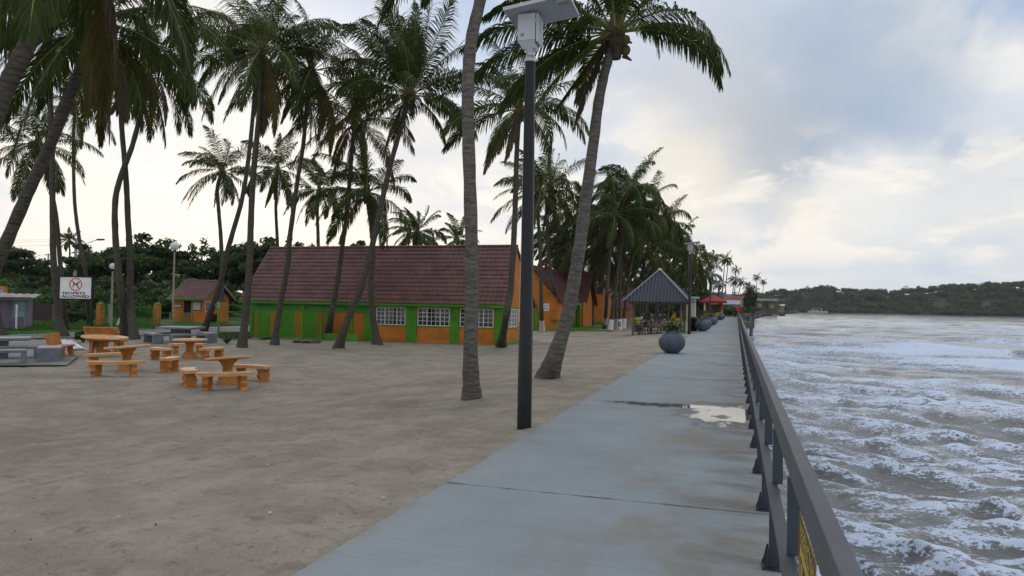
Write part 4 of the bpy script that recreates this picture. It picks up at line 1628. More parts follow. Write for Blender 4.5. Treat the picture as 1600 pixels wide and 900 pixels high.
bush('shrub', 'dark rounded shrub on the lawn beneath the no pets sign', 'shrub', G(118, 507), 1.25, 1.5, 701, L_TREE, 0.12, 24, 80)
bush('shrub', 'low scrubby plant beside the orange bench at the driveway edge', 'shrub', G(130, 535), 0.6, 0.45, 702, L_TREE, 0.08, 14, 50)
bush('shrub', 'dark bush beside the seaside kiosk at the back of the beach', 'shrub', P(1085, 494, 112), 4.2, 3.0, 703, L_TREE, 0.3, 26, 60)
bush('shrub', 'low green bushes before the wall of the sheet roofed house', 'shrub', P(1128, 494, 175), 1.6, 2.6, 704, L_TREE, 0.3, 26, 60)
bush('shrub', 'tall dark bush standing at the water end of the beach', 'shrub', P(1172, 490, 225), 7.0, 1.8, 705, L_TREE, 0.5, 26, 60)

# spiky plant at the foot of the hall fence
ag = thing('agave', 'spiky dark agave growing at the corner of the green fence', 'plant', G(355, 537))
mb = MB()
rr2 = random.Random(9)
for i in range(16):
    a = i * 2.4
    e = rr2.uniform(0.5, 1.3)
    d = Vector((math.cos(a) * math.cos(e), math.sin(a) * math.cos(e), math.sin(e)))
    s = Vector((-math.sin(a), math.cos(a), 0)) * 0.05
    L_ = rr2.uniform(0.45, 0.7)
    mid = d * L_ * 0.5
    tip = d * L_ + Vector((0, 0, -0.05))
    mb.faces([-s * .6, s * .6, mid + s, mid - s, tip, mid * 0.98 - Vector((0, 0, 0.02))], [(0, 1, 2, 3), (3, 2, 4)])
mb.build('leaves', mat('agave_leaf', (0.045, 0.075, 0.055), 0.5, 0.3, 4), ag)

# ================================================================== BUILDINGS
def tiled_roof(name, eL, eR, rL, rR, rows, mat_, parent, tile=0.30, amp=0.022, step=0.035, sub=6):
    """one slope of real tiles: every course steps over the next and rolls from tile to tile"""
    eL, eR, rL, rR = [np.array(p, float) for p in (eL, eR, rL, rR)]
    wid = np.linalg.norm(eR - eL)
    nc = max(2, int(wid / tile)) * sub + 1
    nrm = np.cross(eR - eL, rL - eL)
    nrm /= np.linalg.norm(nrm)
    if nrm[2] < 0: nrm = -nrm
    u = np.linspace(0, 1, nc)
    k = np.arange(nc) % sub / sub
    prof = amp * np.where(k < 0.72, np.sin(k / 0.72 * PI), -0.25)
    V, F = [], []
    n = 0
    rg_ = np.random.RandomState(3)
    for i in range(rows):
        for t, lift in ((i / rows, step), ((i + 1.04) / rows if i < rows - 1 else 1.0, 0.0)):
            a, b = eL + (rL - eL) * t, eR + (rR - eR) * t
            base = a + (b - a) * u[:, None]
            V.append(base + nrm * (lift + prof + rg_.normal(0, 0.0015, nc))[:, None])
        j = np.arange(nc - 1)
        F.append(np.stack([n + j, n + j + 1, n + nc + j + 1, n + nc + j], 1))
        # the butt of the course
        a, b = eL + (rL - eL) * (i / rows), eR + (rR - eR) * (i / rows)
        V.append(a + (b - a) * u[:, None] + nrm * -0.004)
        F.append(np.stack([n + 2 * nc + j, n + 2 * nc + j + 1, n + j + 1, n + j], 1))
        n += 3 * nc
    return np_mesh(name, np.concatenate(V), np.concatenate(F), mat_, parent=parent)


def ridge_cap(a, b, parent, r=0.09, m=None):
    mb = MB()
    a, b = Vector(a), Vector(b)
    n = max(2, int((b - a).length / 0.35))
    for i in range(n):
        p, q = a.lerp(b, i / n), a.lerp(b, (i + 1.05) / n)
        mb.tube([p, q], [r * 1.12, r * 0.95], 8)
    return mb.build('ridge_cap', m or M_TILE, parent)


def lattice_window(parent, o, ux, w, h, cols, rows, out, name='window', fw=0.04, bw=0.014, heavy=()):
    """white framed window: dark glass a little behind the bars. o = lower corner on the wall, ux = unit vector along the wall, out = outward normal"""
    o, ux, out = Vector(o), Vector(ux), Vector(out)
    up = Vector((0, 0, 1))

    def plate(mb, x0, x1, z0, z1, d0, d1):
        q = [o + ux * x + up * z + out * d for d in (d0, d1) for x, z in ((x0, z0), (x1, z0), (x1, z1), (x0, z1))]
        mb.faces(q, [(0, 1, 2, 3), (4, 5, 6, 7), (0, 1, 5, 4), (1, 2, 6, 5), (2, 3, 7, 6), (3, 0, 4, 7)])
    f = MB()
    plate(f, -fw, w + fw, -fw, 0, 0.0, 0.05)
    plate(f, -fw, w + fw, h, h + fw, 0.0, 0.05)
    plate(f, -fw, 0, 0, h, 0.0, 0.05)
    plate(f, w, w + fw, 0, h, 0.0, 0.05)
    for i in range(1, cols):
        x = w * i / cols
        b = bw * 1.7 if i in heavy else bw * 0.8
        plate(f, x - b, x + b, 0, h, 0.012, 0.04 if i in heavy else 0.034)
    for i in range(1, rows):
        z = h * i / rows
        plate(f, 0, w, z - bw * 0.8, z + bw * 0.8, 0.014, 0.031)
    win = f.build(name, M_WHITE, parent)
    g = MB()
    plate(g, 0, w, 0, h, 0.004, 0.009)
    g.build('pane', M_GLASS, win)
    return win


# ------------------------------------------------------------------ the long hall
YF = G(787, 540).y
XL, XR = PY(391, 500, YF).x, PY(787, 500, YF).x
hall = thing('long_hall', 'long low green and orange hall with a steep brown tiled roof and white windows', 'hall', ((XL + XR) / 2, YF + 3, -0.62))
off = -Vector(hall.location)


def H_(p):
    return Vector(p) + off


eL, eR = PY(373, 473, YF - 0.42), PY(789, 475.5, YF - 0.42)
eL.z = eR.z = 1.60
rL, rR = PY(422, 388, YF + 2.2), PY(809, 384, YF + 2.2)
rL.z = rR.z = (rL.z + rR.z) / 2
ZR = rL.z
bL, bR = Vector((eL.x, YF + 6.1, 1.45)), PX(839, 480, (eR.x + rR.x) / 2)
bL.y = bR.y
bL.z = bR.z
tiled_roof('roof', H_(eL), H_(eR), H_(rL), H_(rR), 14, M_TILE, hall)
tiled_roof('roof', H_(bR), H_(bL), H_(rR), H_(rL), 18, M_TILE, hall, sub=4)
ridge_cap(H_(rL), H_(rR), hall)
mb = MB()
yb = bR.y - 0.5
prof = [(YF, -0.9), (YF, 1.46), (YF + 2.2, ZR - 0.24), (yb, 1.56), (yb, -0.9)]
mb.prism([H_((XL, y, z)) for y, z in prof], (XR - XL, 0, 0))
mb.build('wall', M_ORANGE_W, hall)
mb = MB()                                           # eave fascia with the green gutter board
mb.box(eL.x + 0.05, eR.x - 0.05, YF - 0.40, YF - 0.36, 1.43, 1.59)
mb.box(eL.x + 0.05, eR.x - 0.05, YF - 0.36, YF - 0.01, 1.525, 1.56)
mb.box(eL.x + 0.02, eR.x - 0.02, YF - 0.47, YF - 0.402, 1.46, 1.545)
f = mb.build('fascia', M_GREEN, hall)
f.location = off
mb = MB()                                           # rake boards of the visible gable
for a, b in ((eR, rR), (rR, bR)):
    a2, b2 = Vector(a) + Vector((-0.02, 0, -0.09)), Vector(b) + Vector((-0.02, 0, -0.09))
    mb.bar(a2, b2, 0.05, 0.15)
f = mb.build('rake_board', mat('dark_red_board', (0.14, 0.035, 0.04), 0.6, 0.2, 3), hall)
f.location = off
pil = [(569.5, 587), (635, 651.5), (704, 717.5), (773, 787)]
for x0, x1 in pil:
    mb = MB()
    mb.box(PY(x0, 500, YF).x, PY(x1, 500, YF).x + (0.03 if x1 == 787 else 0), YF - 0.07, YF - 0.003, -0.8, 1.46)
    if x1 == 787:
        mb.box(XR + 0.003, XR + 0.035, YF - 0.003, YF + 0.30, -0.7, 1.46)
    o = mb.build('pilaster', M_GREEN, hall)
    o.location = off
mb = MB()                                           # green sill course and plinth strip on the gable
mb.box(PY(587.5, 500, YF).x, PY(772.5, 500, YF).x, YF - 0.03, YF - 0.004, 0.26, 0.33)
mb.box(PY(587.5, 500, YF).x, PY(772.5, 500, YF).x, YF - 0.03, YF - 0.004, 1.40, 1.46)
mb.box(XR + 0.004, XR + 0.03, YF + 0.31, yb, 0.26, 0.33)
mb.box(XR + 0.004, XR + 0.035, YF + 0.31, yb, -0.6, -0.45)
mb.box(XR + 0.004, XR + 0.03, YF + 0.31, yb - 0.2, 1.42, 1.50)
mb.box(PY(587.5, 500, YF).x, PY(772.5, 500, YF).x, YF - 0.045, YF - 0.004, -0.8, -0.42, 1)
o = mb.build('trim_band', [M_GREEN, M_ORANGE_W], hall)
o.location = off
for x0, x1 in ((588.5, 634), (653, 703), (719, 771.5)):
    a, b = PY(x0, 500, YF).x, PY(x1, 500, YF).x
    w = lattice_window(hall, H_((a + 0.045, YF - 0.006, 0.385)), (1, 0, 0), b - a - 0.09, 0.95, 7, 4, (0, -1, 0), heavy=(2, 5))
for k in range(2):
    lattice_window(hall, H_((XR + 0.006, YF + 0.42 + k * 1.0, 0.385)), (0, 1, 0), 0.86, 0.95, 4, 4, (1, 0, 0), heavy=(2,))
lattice_window(hall, H_((XR + 0.006, YF + 2.75, 0.385)), (0, 1, 0), 0.86, 0.95, 4, 4, (1, 0, 0), heavy=(2,))
# the closed, mostly green part behind the gate
gp = [(391, 397), (404, 422), (434, 457.5), (474, 495), (508, 521), (547, 552)]
for x0, x1 in gp:
    mb = MB()
    mb.box(PY(x0, 500, YF).x, PY(x1, 500, YF).x, YF - 0.05, YF - 0.003, -0.85, 1.46)
    o = mb.build('green_panel', M_GREEN, hall)
    o.location = off
mb = MB()
mb.box(PY(391, 500, YF).x, PY(569, 500, YF).x, YF - 0.075, YF - 0.052, 1.02, 1.46)
o = mb.build('lintel_band', M_GREEN_D, hall)
o.location = off
mb = MB()
mb.box(PY(497, 500, YF).x, PY(506, 500, YF).x, YF - 0.03, YF - 0.003, -0.6, 1.05)
mb.build('door', mat('dark_orange_door', (0.36, 0.11, 0.02), 0.6, 0.2, 3), hall).location = off
for x in (401, 470, 545):                           # slanting green struts that carry the eave
    mb = MB()
    a = PY(x - 2, 476, YF - 0.38)
    mb.bar((a.x, YF - 0.38, 1.47), (a.x + 0.3, YF - 0.06, 1.08), 0.06)
    mb.build('eave_strut', M_GREEN, hall).location = off

# ------------------------------------------------------------------ green barred fence and gate before the hall
YG = YF - 1.25
fence = thing('barred_fence', 'bright green barred fence with a gate before the closed end of the hall', 'fence', (PY(440, 530, YG).x, YG, -0.64))
fo = -Vector(fence.location)
xa, xb = PY(393, 510, YG).x, PY(502, 510, YG).x
mb = MB()
nbars = 46
for i in range(nbars):
    x = xa + (xb - xa) * i / (nbars - 1)
    mb.box(x - 0.011, x + 0.011, YG - 0.011, YG + 0.011, -0.60, 0.98)
mb.build('bars', M_GREEN, fence).location = fo
for z in (-0.55, 0.98):
    mb = MB()
    mb.box(xa, xb, YG - 0.022, YG + 0.022, z, z + 0.05)
    mb.build('rail', M_GREEN, fence).location = fo
for x in (393, 432, 458, 473, 502):
    X = PY(x, 510, YG).x
    mb = MB()
    mb.box(X - 0.035, X + 0.035, YG - 0.035, YG + 0.035, -0.75, 1.36 if x in (393, 473) else 1.05)
    mb.build('post', M_GREEN, fence).location = fo
mb = MB()
X0, X1 = PY(443, 510, YG).x, PY(472, 510, YG).x
for z in (0.0, 0.22):
    mb.box(X0, X1, YG - 0.07, YG - 0.03, z, z + 0.05)
mb.build('gate_bar', M_GREEN, fence).location = fo
wall_g = thing('low_wall', 'low green painted wall before the middle of the hall front', 'wall', (PY(530, 530, YF - 1.0).x, YF - 1.0, -0.6))
mb = MB()
w2 = (PY(561, 530, YF - 1).x - PY(499, 530, YF - 1).x) / 2
mb.box(-w2, w2, -0.09, 0.09, -0.2, 0.38, bev=0.01)
mb.build('block', M_GREEN, wall_g)
X = PY(550, 500, YF - 1.0).x - wall_g.location.x
mb = MB()
mb.box(X - 0.04, X + 0.04, -0.04, 0.04, 0.38, 2.02)
mb.build('post', M_GREEN, wall_g)
# wooden pallet lying in front
pa = thing('pallet', 'grey wooden pallet lying on the sand before the hall gate', 'pallet', G(479, 535.5), 0.05)
for i in range(7):
    mb = MB()
    mb.box(-0.62, 0.62, -0.5 + i * 0.155, -0.5 + i * 0.155 + 0.11, 0.10, 0.125)
    mb.build('slat', M_WOOD, pa)
for x in (-0.55, 0, 0.5):
    mb = MB()
    mb.box(x, x + 0.08, -0.5, 0.54, 0.0, 0.098)
    mb.build('runner', M_WOOD, pa)

# pipe railing that runs from the hall towards the booth
rl = thing('pipe_railing', 'bright green pipe railing joining the hall fence to a tall bent post', 'railing', G(341, 527))
ro = -Vector(rl.location)
A = G(341, 527)
B = Vector((PY(395, 530, YG).x, YG, -0.64))
mb = MB()
mb.tube([A + ro, A + ro + Vector((0, 0, 1.55)), A + ro + Vector((-0.35, 0.1, 1.95))], 0.055, 8)
mb.build('post', M_GREEN, rl)
for z in (0.10, 1.10, 1.55, 1.95):
    mb = MB()
    st = A + (Vector((-0.35, 0.1, 0)) if z > 1.9 else Vector((0, 0, 0)))
    mb.bar(Vector((st.x, st.y, A.z + z)) + ro, Vector((B.x, B.y, A.z + z + 0.0)) + ro, 0.035)
    mb.build('rail', M_GREEN, rl)

# ------------------------------------------------------------------ the gabled house behind with the cross wing
gh = thing('gabled_house', 'orange house with crossing tiled gables and green veranda posts beyond the hall', 'house', (-15.5, 66, -0.6))
go = -Vector(gh.location)


def GH(x, y, z):
    return Vector((x, y, z)) + go


YA, YB = 61.0, 75.0
XA, XE = PY(830, 415, YA).x, PY(876, 472, YA).x
ZA, ZE = PY(830, 415, YA).z, PY(876, 472, YA).z
XW = XA - (XE - XA)
tiled_roof('roof', GH(XE, YA, ZE), GH(XE, YB, ZE), GH(XA, YA, ZA), GH(XA, YB, ZA), 15, M_TILE, gh, sub=4)
tiled_roof('roof', GH(XW, YB, ZE), GH(XW, YA, ZE), GH(XA, YB, ZA), GH(XA, YA, ZA), 15, M_TILE, gh, sub=4)
ridge_cap(GH(XA, YA, ZA), GH(XA, YB, ZA), gh)
mb = MB()
mb.prism([GH(x, YA + 0.35, z) for x, z in ((XW + 0.3, -0.9), (XW + 0.3, ZE + 0.2), (XA, ZA - 0.18), (XE - 0.35, ZE + 0.25), (XE - 0.35, -0.9))], (0, 1.8, 0))
mb.prism([GH(x, YA + 2.15, z) for x, z in ((XW + 0.3, -0.9), (XW + 0.3, ZE + 0.2), (XA, ZA - 0.2), (XE - 1.2, ZE + 1.25), (XE - 1.2, -0.9))], (0, YB - YA - 2.5, 0))
mb.build('wall', M_ORANGE_W, gh)
mb = MB()                                           # rafter tails under the verge
for i in range(9):
    t = i / 8.5
    p = Vector((XA + (XE - XA) * t, YA, ZA + (ZE - ZA) * t - 0.11)) + go
    mb.box(p.x - 0.05, p.x + 0.05, p.y + 0.02, p.y + 0.34, p.z - 0.08, p.z + 0.05)
mb.build('rafter_tails', mat('dark_stained_wood', (0.09, 0.04, 0.03), 0.7, 0.3, 4), gh)
mb = MB()
mb.box(XE - 0.02, XE + 0.05, YA + 3, YB - 0.3, ZE - 0.24, ZE - 0.02)
mb.build('fascia', M_GREEN, gh).location = go
for px in (886.5, 896, 904.5):
    mb = MB()
    X = XE - 0.15
    Y = PX(px, 500, X).y
    mb.box(X - 0.14, X + 0.14, Y - 0.16, Y + 0.16, -0.8, ZE - 0.25)
    mb.box(X - 0.2, X + 0.2, Y - 0.5, Y + 0.5, ZE - 0.62, ZE - 0.26)
    mb.build('veranda_post', M_GREEN, gh).location = go
# cross wing with its own ridge running seaward
XC = PY(927, 425, 72.7).x
ZC = ZA - 0.05
YC, hw = 72.4, 2.6
tiled_roof('roof', GH(XA, YC - hw, ZE + 0.05), GH(XC - 0.05, YC - hw, ZE + 0.05), GH(XA, YC, ZC), GH(XC, YC, ZC), 15, M_TILE, gh, sub=4)
tiled_roof('roof', GH(XC - 0.05, YC + hw + .6, ZE - 0.3), GH(XA, YC + hw + .6, ZE - 0.3), GH(XC, YC, ZC), GH(XA, YC, ZC), 15, M_TILE, gh, sub=4)
ridge_cap(GH(XA, YC, ZC), GH(XC, YC, ZC), gh)
mb = MB()
mb.prism([GH(XE - 1.5, y, z) for y, z in ((YC - hw + 0.3, -0.9), (YC - hw + 0.3, ZE + 0.2), (YC, ZC - 0.25), (YC + hw - 0.3, ZE + 0.2), (YC + hw - 0.3, -0.9))], (XC - 0.45 - XE + 1.5, 0, 0))
mb.build('wing_wall', M_ORANGE_W, gh)
mb = MB()
mb.bar(GH(XC, YC, ZC - 0.12), GH(XC - 0.05, YC + hw + .6, ZE - 0.42), 0.06, 0.22)
mb.bar(GH(XC, YC, ZC - 0.12), GH(XC - 0.05, YC - hw, ZE - 0.07), 0.06, 0.18)
mb.build('rake_board', MATS['dark_stained_wood'], gh)
mb = MB()                                           # notice on the gable
nx0, nx1 = PY(844.5, 488, YA + 0.35).x, PY(858, 488, YA + 0.35).x
mb.box(nx0, nx1, YA + 0.31, YA + 0.347, 1.08, 1.75)
no_ = mb.build('notice', M_WHITE, gh)
no_.location = go
mb = MB()
rn = random.Random(2)
for k in range(4):
    z = 1.62 - k * 0.14
    x = nx0 + 0.08
    while x < nx1 - 0.1:
        w = rn.uniform(0.04, 0.13)
        mb.box(x, x + w, YA + 0.302, YA + 0.309, z - 0.05, z)
        x += w + 0.03
mb.build('lettering', mat('notice_ink', (0.10, 0.12, 0.22), 0.6, 0.1, 3), no_)
mb = MB()
mb.box(XW - 0.2, XE + 0.9, YA - 0.5, YA + 0.34, -0.62, -0.50)
mb.box(XE - 0.34, XE + 1.2, YA + 0.34, YC + hw, -0.62, -0.49)
mb.build('plinth', M_GREEN, gh).location = go
mb = MB()
X = PY(866, 500, YA - 0.3).x
mb.box(X - 0.35, X + 0.35, YA + 0.05, YA + 0.3, 0.28, 0.36)
mb.build('shelf', M_GREEN, gh).location = go
mb = MB()
X = PY(836, 500, YA - 0.2).x
mb.tube([(X, YA + 0.2, -0.5), (X, YA + 0.2, 1.1), (X - 0.25, YA + 0.2, 1.75)], 0.2, 8)
mb.build('porch_post', M_GREEN, gh).location = go

# ------------------------------------------------------------------ flat orange block with a tank, and the last red roofed house
bl = thing('flat_roofed_block', 'plain flat roofed orange block with a dark tank on top', 'building', (-16.2, 85, -0.6))
mb = MB()
x1 = PY(941.5, 470, 82.5).x + 16.2
mb.box(-1.9, x1, -2.5, 3.0, -0.3, PY(936, 459, 82.5).z + 0.6)
mb.build('wall', M_ORANGE_W, bl)
mb = MB()
mb.box(-1.95, x1 + 0.04, -2.55, -2.504, -0.2, 0.32)
mb.box(x1 + 0.004, x1 + 0.05, -2.55, 3.0, -0.2, 0.32)
mb.build('plinth', M_GREEN, bl)
zt = PY(936, 459, 82.5).z + 0.6
mb = MB()
mb.lathe([(0.42, zt), (0.45, zt + 0.1), (0.45, zt + 0.75), (0.30, zt + 0.92), (0.12, zt + 0.96)], 14, c=(x1 - 0.6, -1.6, 0))
mb.build('water_tank', mat('dark_tank', (0.03, 0.035, 0.045), 0.5, 0.2, 3), bl)

lh = thing('small_house', 'small orange house with a red tiled roof behind the whitewashed palms', 'house', P(957, 497, 112), 0)
lh.location.z = -0.6
mb = MB()
mb.prism([(-3.2, -2, -0.3), (-3.2, -2, 2.3), (-3.2, 0, 4.6), (-3.2, 2, 2.3), (-3.2, 2, -0.3)], (6.2, 0, 0))
mb.build('wall', M_ORANGE_W, lh)
M_TILE_R = mat('red_clay_tile', (0.17, 0.05, 0.052), 0.55, 0.3, 2)
tiled_roof('roof', (-3.5, -2.5, 1.9), (3.3, -2.5, 1.9), (-3.5, 0, 4.9), (3.3, 0, 4.9), 12, M_TILE_R, lh, tile=0.35, sub=4)
tiled_roof('roof', (3.3, 2.5, 1.9), (-3.5, 2.5, 1.9), (3.3, 0, 4.9), (-3.5, 0, 4.9), 12, M_TILE_R, lh, tile=0.35, sub=4)
lattice_window(lh, (-1.4, -2.01, 0.8), (1, 0, 0), 1.0, 0.9, 4, 3, (0, -1, 0))
mb = MB()
for i in range(14):
    mb.box(-3.0 + i * 0.46, -2.96 + i * 0.46, -3.2, -3.16, -0.2, 1.5)
for z in (0.2, 1.45):
    mb.box(-3.0, 3.1, -3.2, -3.16, z, z + 0.05)
fb = mb.build('iron_fence', M_BLACK, None)
fb.location = lh.location
tag(fb, 'black iron fence before the small red roofed house', 'fence')

lw = thing('low_wall', 'low dusty white wall between the whitewashed palm feet', 'wall', G(985, 510))
mb = MB()
mb.box(-2.4, 1.4, -0.2, 0.2, -0.2, 0.75, bev=0.02)
mb.box(-2.45, 1.45, -0.25, 0.25, 0.752, 0.82, bev=0.01)
mb.build('block', mat('dusty_white_wall', (0.42, 0.39, 0.35), 0.9, 0.25, 2, 0.2), lw)
kb = thing('kerb', 'green painted kerb with an orange end beyond the hall', 'kerb', G(930, 517))
mb = MB()
a_, b_ = G(893, 516.5) - kb.location, G(952, 517.5) - kb.location
c_ = G(960, 518) - kb.location
mb.bar(a_, b_, 0.25, 0.22)
mb.build('green_length', M_GREEN, kb)
mb = MB()
mb.bar(b_.lerp(c_, 0.01), c_, 0.25, 0.22)
mb.build('orange_end', M_ORANGE, kb)

# ------------------------------------------------------------------ ticket booth
cb = G(317, 508)
XB, YB0 = cb.x, cb.y
booth = thing('ticket_booth', 'small orange ticket booth with a brown tiled gable roof beside the driveway', 'booth', (XB - 1.8, YB0 + 1.8, -0.62))
bo = -Vector(booth.location)
xl = PY(270, 490, YB0).x
yk = PX(357, 490, XB).y
e1, e2 = PY(260.5, 466.5, YB0 - 0.45), PY(317, 466.5, YB0 - 0.45)
ze = (e1.z + e2.z) / 2
ym = (YB0 + yk) / 2
r1_, r2_ = PY(288, 439, ym), PY(345, 439, ym)
zr = (r1_.z + r2_.z) / 2
bk = yk + 0.45
tiled_roof('roof', Vector((e1.x, YB0 - .45, ze)) + bo, Vector((e2.x + .1, YB0 - .45, ze)) + bo, Vector((e1.x, ym, zr)) + bo, Vector((e2.x + .1, ym, zr)) + bo, 11, M_TILE, booth, sub=4)
tiled_roof('roof', Vector((e2.x + .1, bk, ze)) + bo, Vector((e1.x, bk, ze)) + bo, Vector((e2.x + .1, ym, zr)) + bo, Vector((e1.x, ym, zr)) + bo, 11, M_TILE, booth, sub=4)
ridge_cap(Vector((e1.x, ym, zr)) + bo, Vector((e2.x + .1, ym, zr)) + bo, booth)
mb = MB()
mb.prism([Vector((xl, y, z)) + bo for y, z in ((YB0, -0.9), (YB0, ze + .1), (ym, zr - 0.2), (yk, ze + .1), (yk, -0.9))], (XB - xl, 0, 0))
mb.build('wall', M_ORANGE_W, booth)
mb = MB()
mb.box(e1.x, e2.x + 0.08, YB0 - 0.50, YB0 - 0.44, ze - 0.14, ze + 0.02)
mb.box(xl, XB + 0.03, YB0 - 0.06, YB0 - 0.004, -0.7, -0.40)
mb.box(XB + 0.004, XB + 0.05, YB0 - 0.004, yk, -0.7, -0.40)
mb.build('green_trim', M_GREEN_D, booth).location = bo
mb = MB()
for a, b in ((YB0 - .45, ym), (bk, ym)):
    mb.bar(Vector((e2.x + .1, a, ze - .08)) + bo, Vector((e2.x + .1, b, zr - .08)) + bo, 0.05, 0.2)
mb.build('barge_board', mat('grey_board', (0.17, 0.15, 0.13), 0.7, 0.2, 3), booth)
dx0, dx1 = PY(287.5, 480, YB0).x, PY(298.5, 480, YB0).x
mb = MB()
mb.box(dx0, dx1, YB0 - 0.03, YB0 - 0.004, 0.35, ze - 0.2)
mb.build('doorway', mat('dark_interior', (0.012, 0.010, 0.009), 0.9, 0.2, 3), booth).location = bo
mb = MB()
mb.box(dx0, dx1, YB0 - 0.05, YB0 - 0.004, -0.55, 0.348)
mb.build('half_door', mat('brown_half_door', (0.22, 0.12, 0.075), 0.7, 0.25, 3), booth).location = bo
for x0, x1, y0, y1 in ((272, 284.5, 475.5, 480.5), (301.5, 315, 471.5, 485)):
    a, b = PY(x0, y1, YB0), PY(x1, y0, YB0)
    mb = MB()
    mb.box(a.x, b.x, YB0 - 0.05, YB0 - 0.004, a.z, b.z)
    fr = mb.build('notice_board', mat('notice_frame', (0.06, 0.05, 0.05), 0.6, 0.2, 3), booth)
    fr.location = bo
    mb = MB()
    mb.box(a.x + 0.05, b.x - 0.05, YB0 - 0.06, YB0 - 0.052, a.z + 0.05, b.z - 0.05)
    mb.build('paper', mat('notice_paper', (0.45, 0.47, 0.46), 0.7, 0.15, 6), fr)
pa_, pb_ = PX(338, 481.5, XB), PX(343.5, 472, XB)
mb = MB()
mb.box(XB + 0.004, XB + 0.03, pa_.y, pb_.y, pa_.z, pb_.z)
mb.build('poster', mat('pale_blue_poster', (0.35, 0.5, 0.52), 0.6, 0.3, 5), booth).location = bo
pa_, pb_ = PX(321, 486, XB), PX(326, 472, XB)
lattice_window(booth, Vector((XB + 0.006, pa_.y, pa_.z)) + bo, (0, 1, 0), max(0.5, pb_.y - pa_.y), pb_.z - pa_.z, 3, 2, (1, 0, 0))
pa_, pb_ = PX(329, 508, XB), PX(339, 491, XB)
mb = MB()
mb.box(XB + 0.004, XB + 0.03, pa_.y, pb_.y, -0.5, pb_.z)
mb.build('side_opening', MATS['dark_interior'], booth).location = bo

# gate pillars and the barred gate beside the booth
for px, lab in ((156, 'orange gate pillar with a green cap standing farther from the ticket booth'), (245, 'orange gate pillar with a green cap close to the ticket booth')):
    g_ = G(px, 510.5)
    t = thing('gate_pillar', lab, 'pillar', g_, 0, 'orange gate pillars by the driveway')
    k = 1.70 if px == 156 else 1.75
    mb = MB()
    mb.box(-0.20, 0.20, -0.20, 0.20, -0.1, k, bev=0.01)
    mb.build('shaft', M_ORANGE, t)
    mb = MB()
    mb.box(-0.24, 0.24, -0.24, 0.24, k + 0.002, k + 0.07)
    mb.lathe([(0.21, k + 0.07), (0.17, k + 0.15), (0.06, k + 0.19)], 16)
    mb.build('cap', M_GREEN, t)
p0, p1 = G(158.5, 511), G(243, 511)
gt = thing('barred_gate', 'green barred double gate hung between the two orange pillars', 'gate', p0)
d = (p1 - p0)
L_ = d.length
gt.rotation_euler = (0, 0, math.atan2(d.y, d.x))
for lf in range(2):
    mb = MB()
    s0, s1 = L_ * (0.06 + 0.44 * lf), L_ * (0.50 + 0.44 * lf) - 0.05
    for i in range(19):
        x = s0 + (s1 - s0) * i / 18
        w = 0.035 if i in (0, 18) else 0.012
        mb.box(x - w, x + w, -0.012, 0.012, 0.08, 1.52)
    mb.box(s0, s1, -0.02, 0.02, 0.08, 0.13)
    mb.box(s0, s1, -0.02, 0.02, 1.52, 1.57)
    mb.build('leaf', M_GREEN_D, gt)
pr = thing('pipe_railing', 'dull green two rail pipe railing in front of the ticket booth', 'railing', G(250, 511))
po_ = -Vector(pr.location)
for z in (0.62, 1.12):
    mb = MB()
    mb.bar(G(249, 511) + po_ + Vector((0, 0, z)), G(301, 510) + po_ + Vector((0, 0, z)), 0.045)
    mb.build('rail', M_GREEN_D, pr)
for px in (249, 265, 283, 301):
    mb = MB()
    q = G(px, 511 - (px - 249) / 52) + po_
    mb.bar(q, q + Vector((0, 0, 1.13)), 0.05)
    mb.build('post', mat('pale_post', (0.35, 0.33, 0.3), 0.7, 0.2, 3) if px == 265 else M_GREEN_D, pr)

# kerb by the lawn
kb2 = thing('kerb', 'long green painted kerb between the lawn and the driveway', 'kerb', G(80, 520.5))
ko = -Vector(kb2.location)
mb = MB()
pts = [G(-120, 525), G(20, 522.3), G(80, 520.6), G(145, 519.2), G(200, 517.5), G(240, 515.5)]
for a, b in zip(pts[:-1], pts[1:]):
    mb.bar(a + ko + Vector((0, 0, .03)), b + ko + Vector((0, 0, .03)), 0.22, 0.26)
mb.build('kerb_stones', mat('kerb_green', (0.06, 0.26, 0.045), 0.7, 0.35, 3), kb2)

# ------------------------------------------------------------------ mauve hut
hc = G(36, 517)
hut = thing('mauve_hut', 'shabby mauve block hut with a sagging corrugated roof and a pale blue corner', 'hut', hc, rad(45))
mb = MB()
mb.box(-7, 0, 0, 4.2, -0.2, 2.15)
mb.build('wall', mat('mauve_block', (0.165, 0.145, 0.205), 0.85, 0.3, 1.6, 0.2), hut)
mb = MB()
mb.box(-0.55, 0.012, -0.012, -0.003, 0.9, 2.12)
mb.box(0.003, 0.014, -0.003, 0.5, 0.7, 2.12)
mb.build('blue_corner', mat('pale_blue_wash', (0.20, 0.33, 0.36), 0.85, 0.3, 2), hut)
mb = MB()
n = 60
rt = []
for i in range(n + 1):
    x = -7.6 + 8.1 * i / n
    z = 2.55 - 0.05 * (x + 7.6) + 0.03 * math.sin(i * 1.9) + 0.05 * math.sin(x * 1.1)
    rt.append((x, z))
for (xa_, za_), (xb_, zb_) in zip(rt[:-1], rt[1:]):
    mb.faces([(xa_, -0.6, za_ - 0.12), (xb_, -0.6, zb_ - 0.12), (xb_, 4.6, zb_ + 0.25), (xa_, 4.6, za_ + 0.25)], [(0, 1, 2, 3)])
    mb.faces([(xa_, -0.6, za_ - 0.15), (xb_, -0.6, zb_ - 0.15), (xb_, 4.6, zb_ + 0.22), (xa_, 4.6, za_ + 0.22)], [(3, 2, 1, 0)])
    mb.faces([(xa_, -0.6, za_ - 0.15), (xb_, -0.6, zb_ - 0.15), (xb_, -0.6, zb_ - 0.12), (xa_, -0.6, za_ - 0.12)], [(0, 1, 2, 3)])
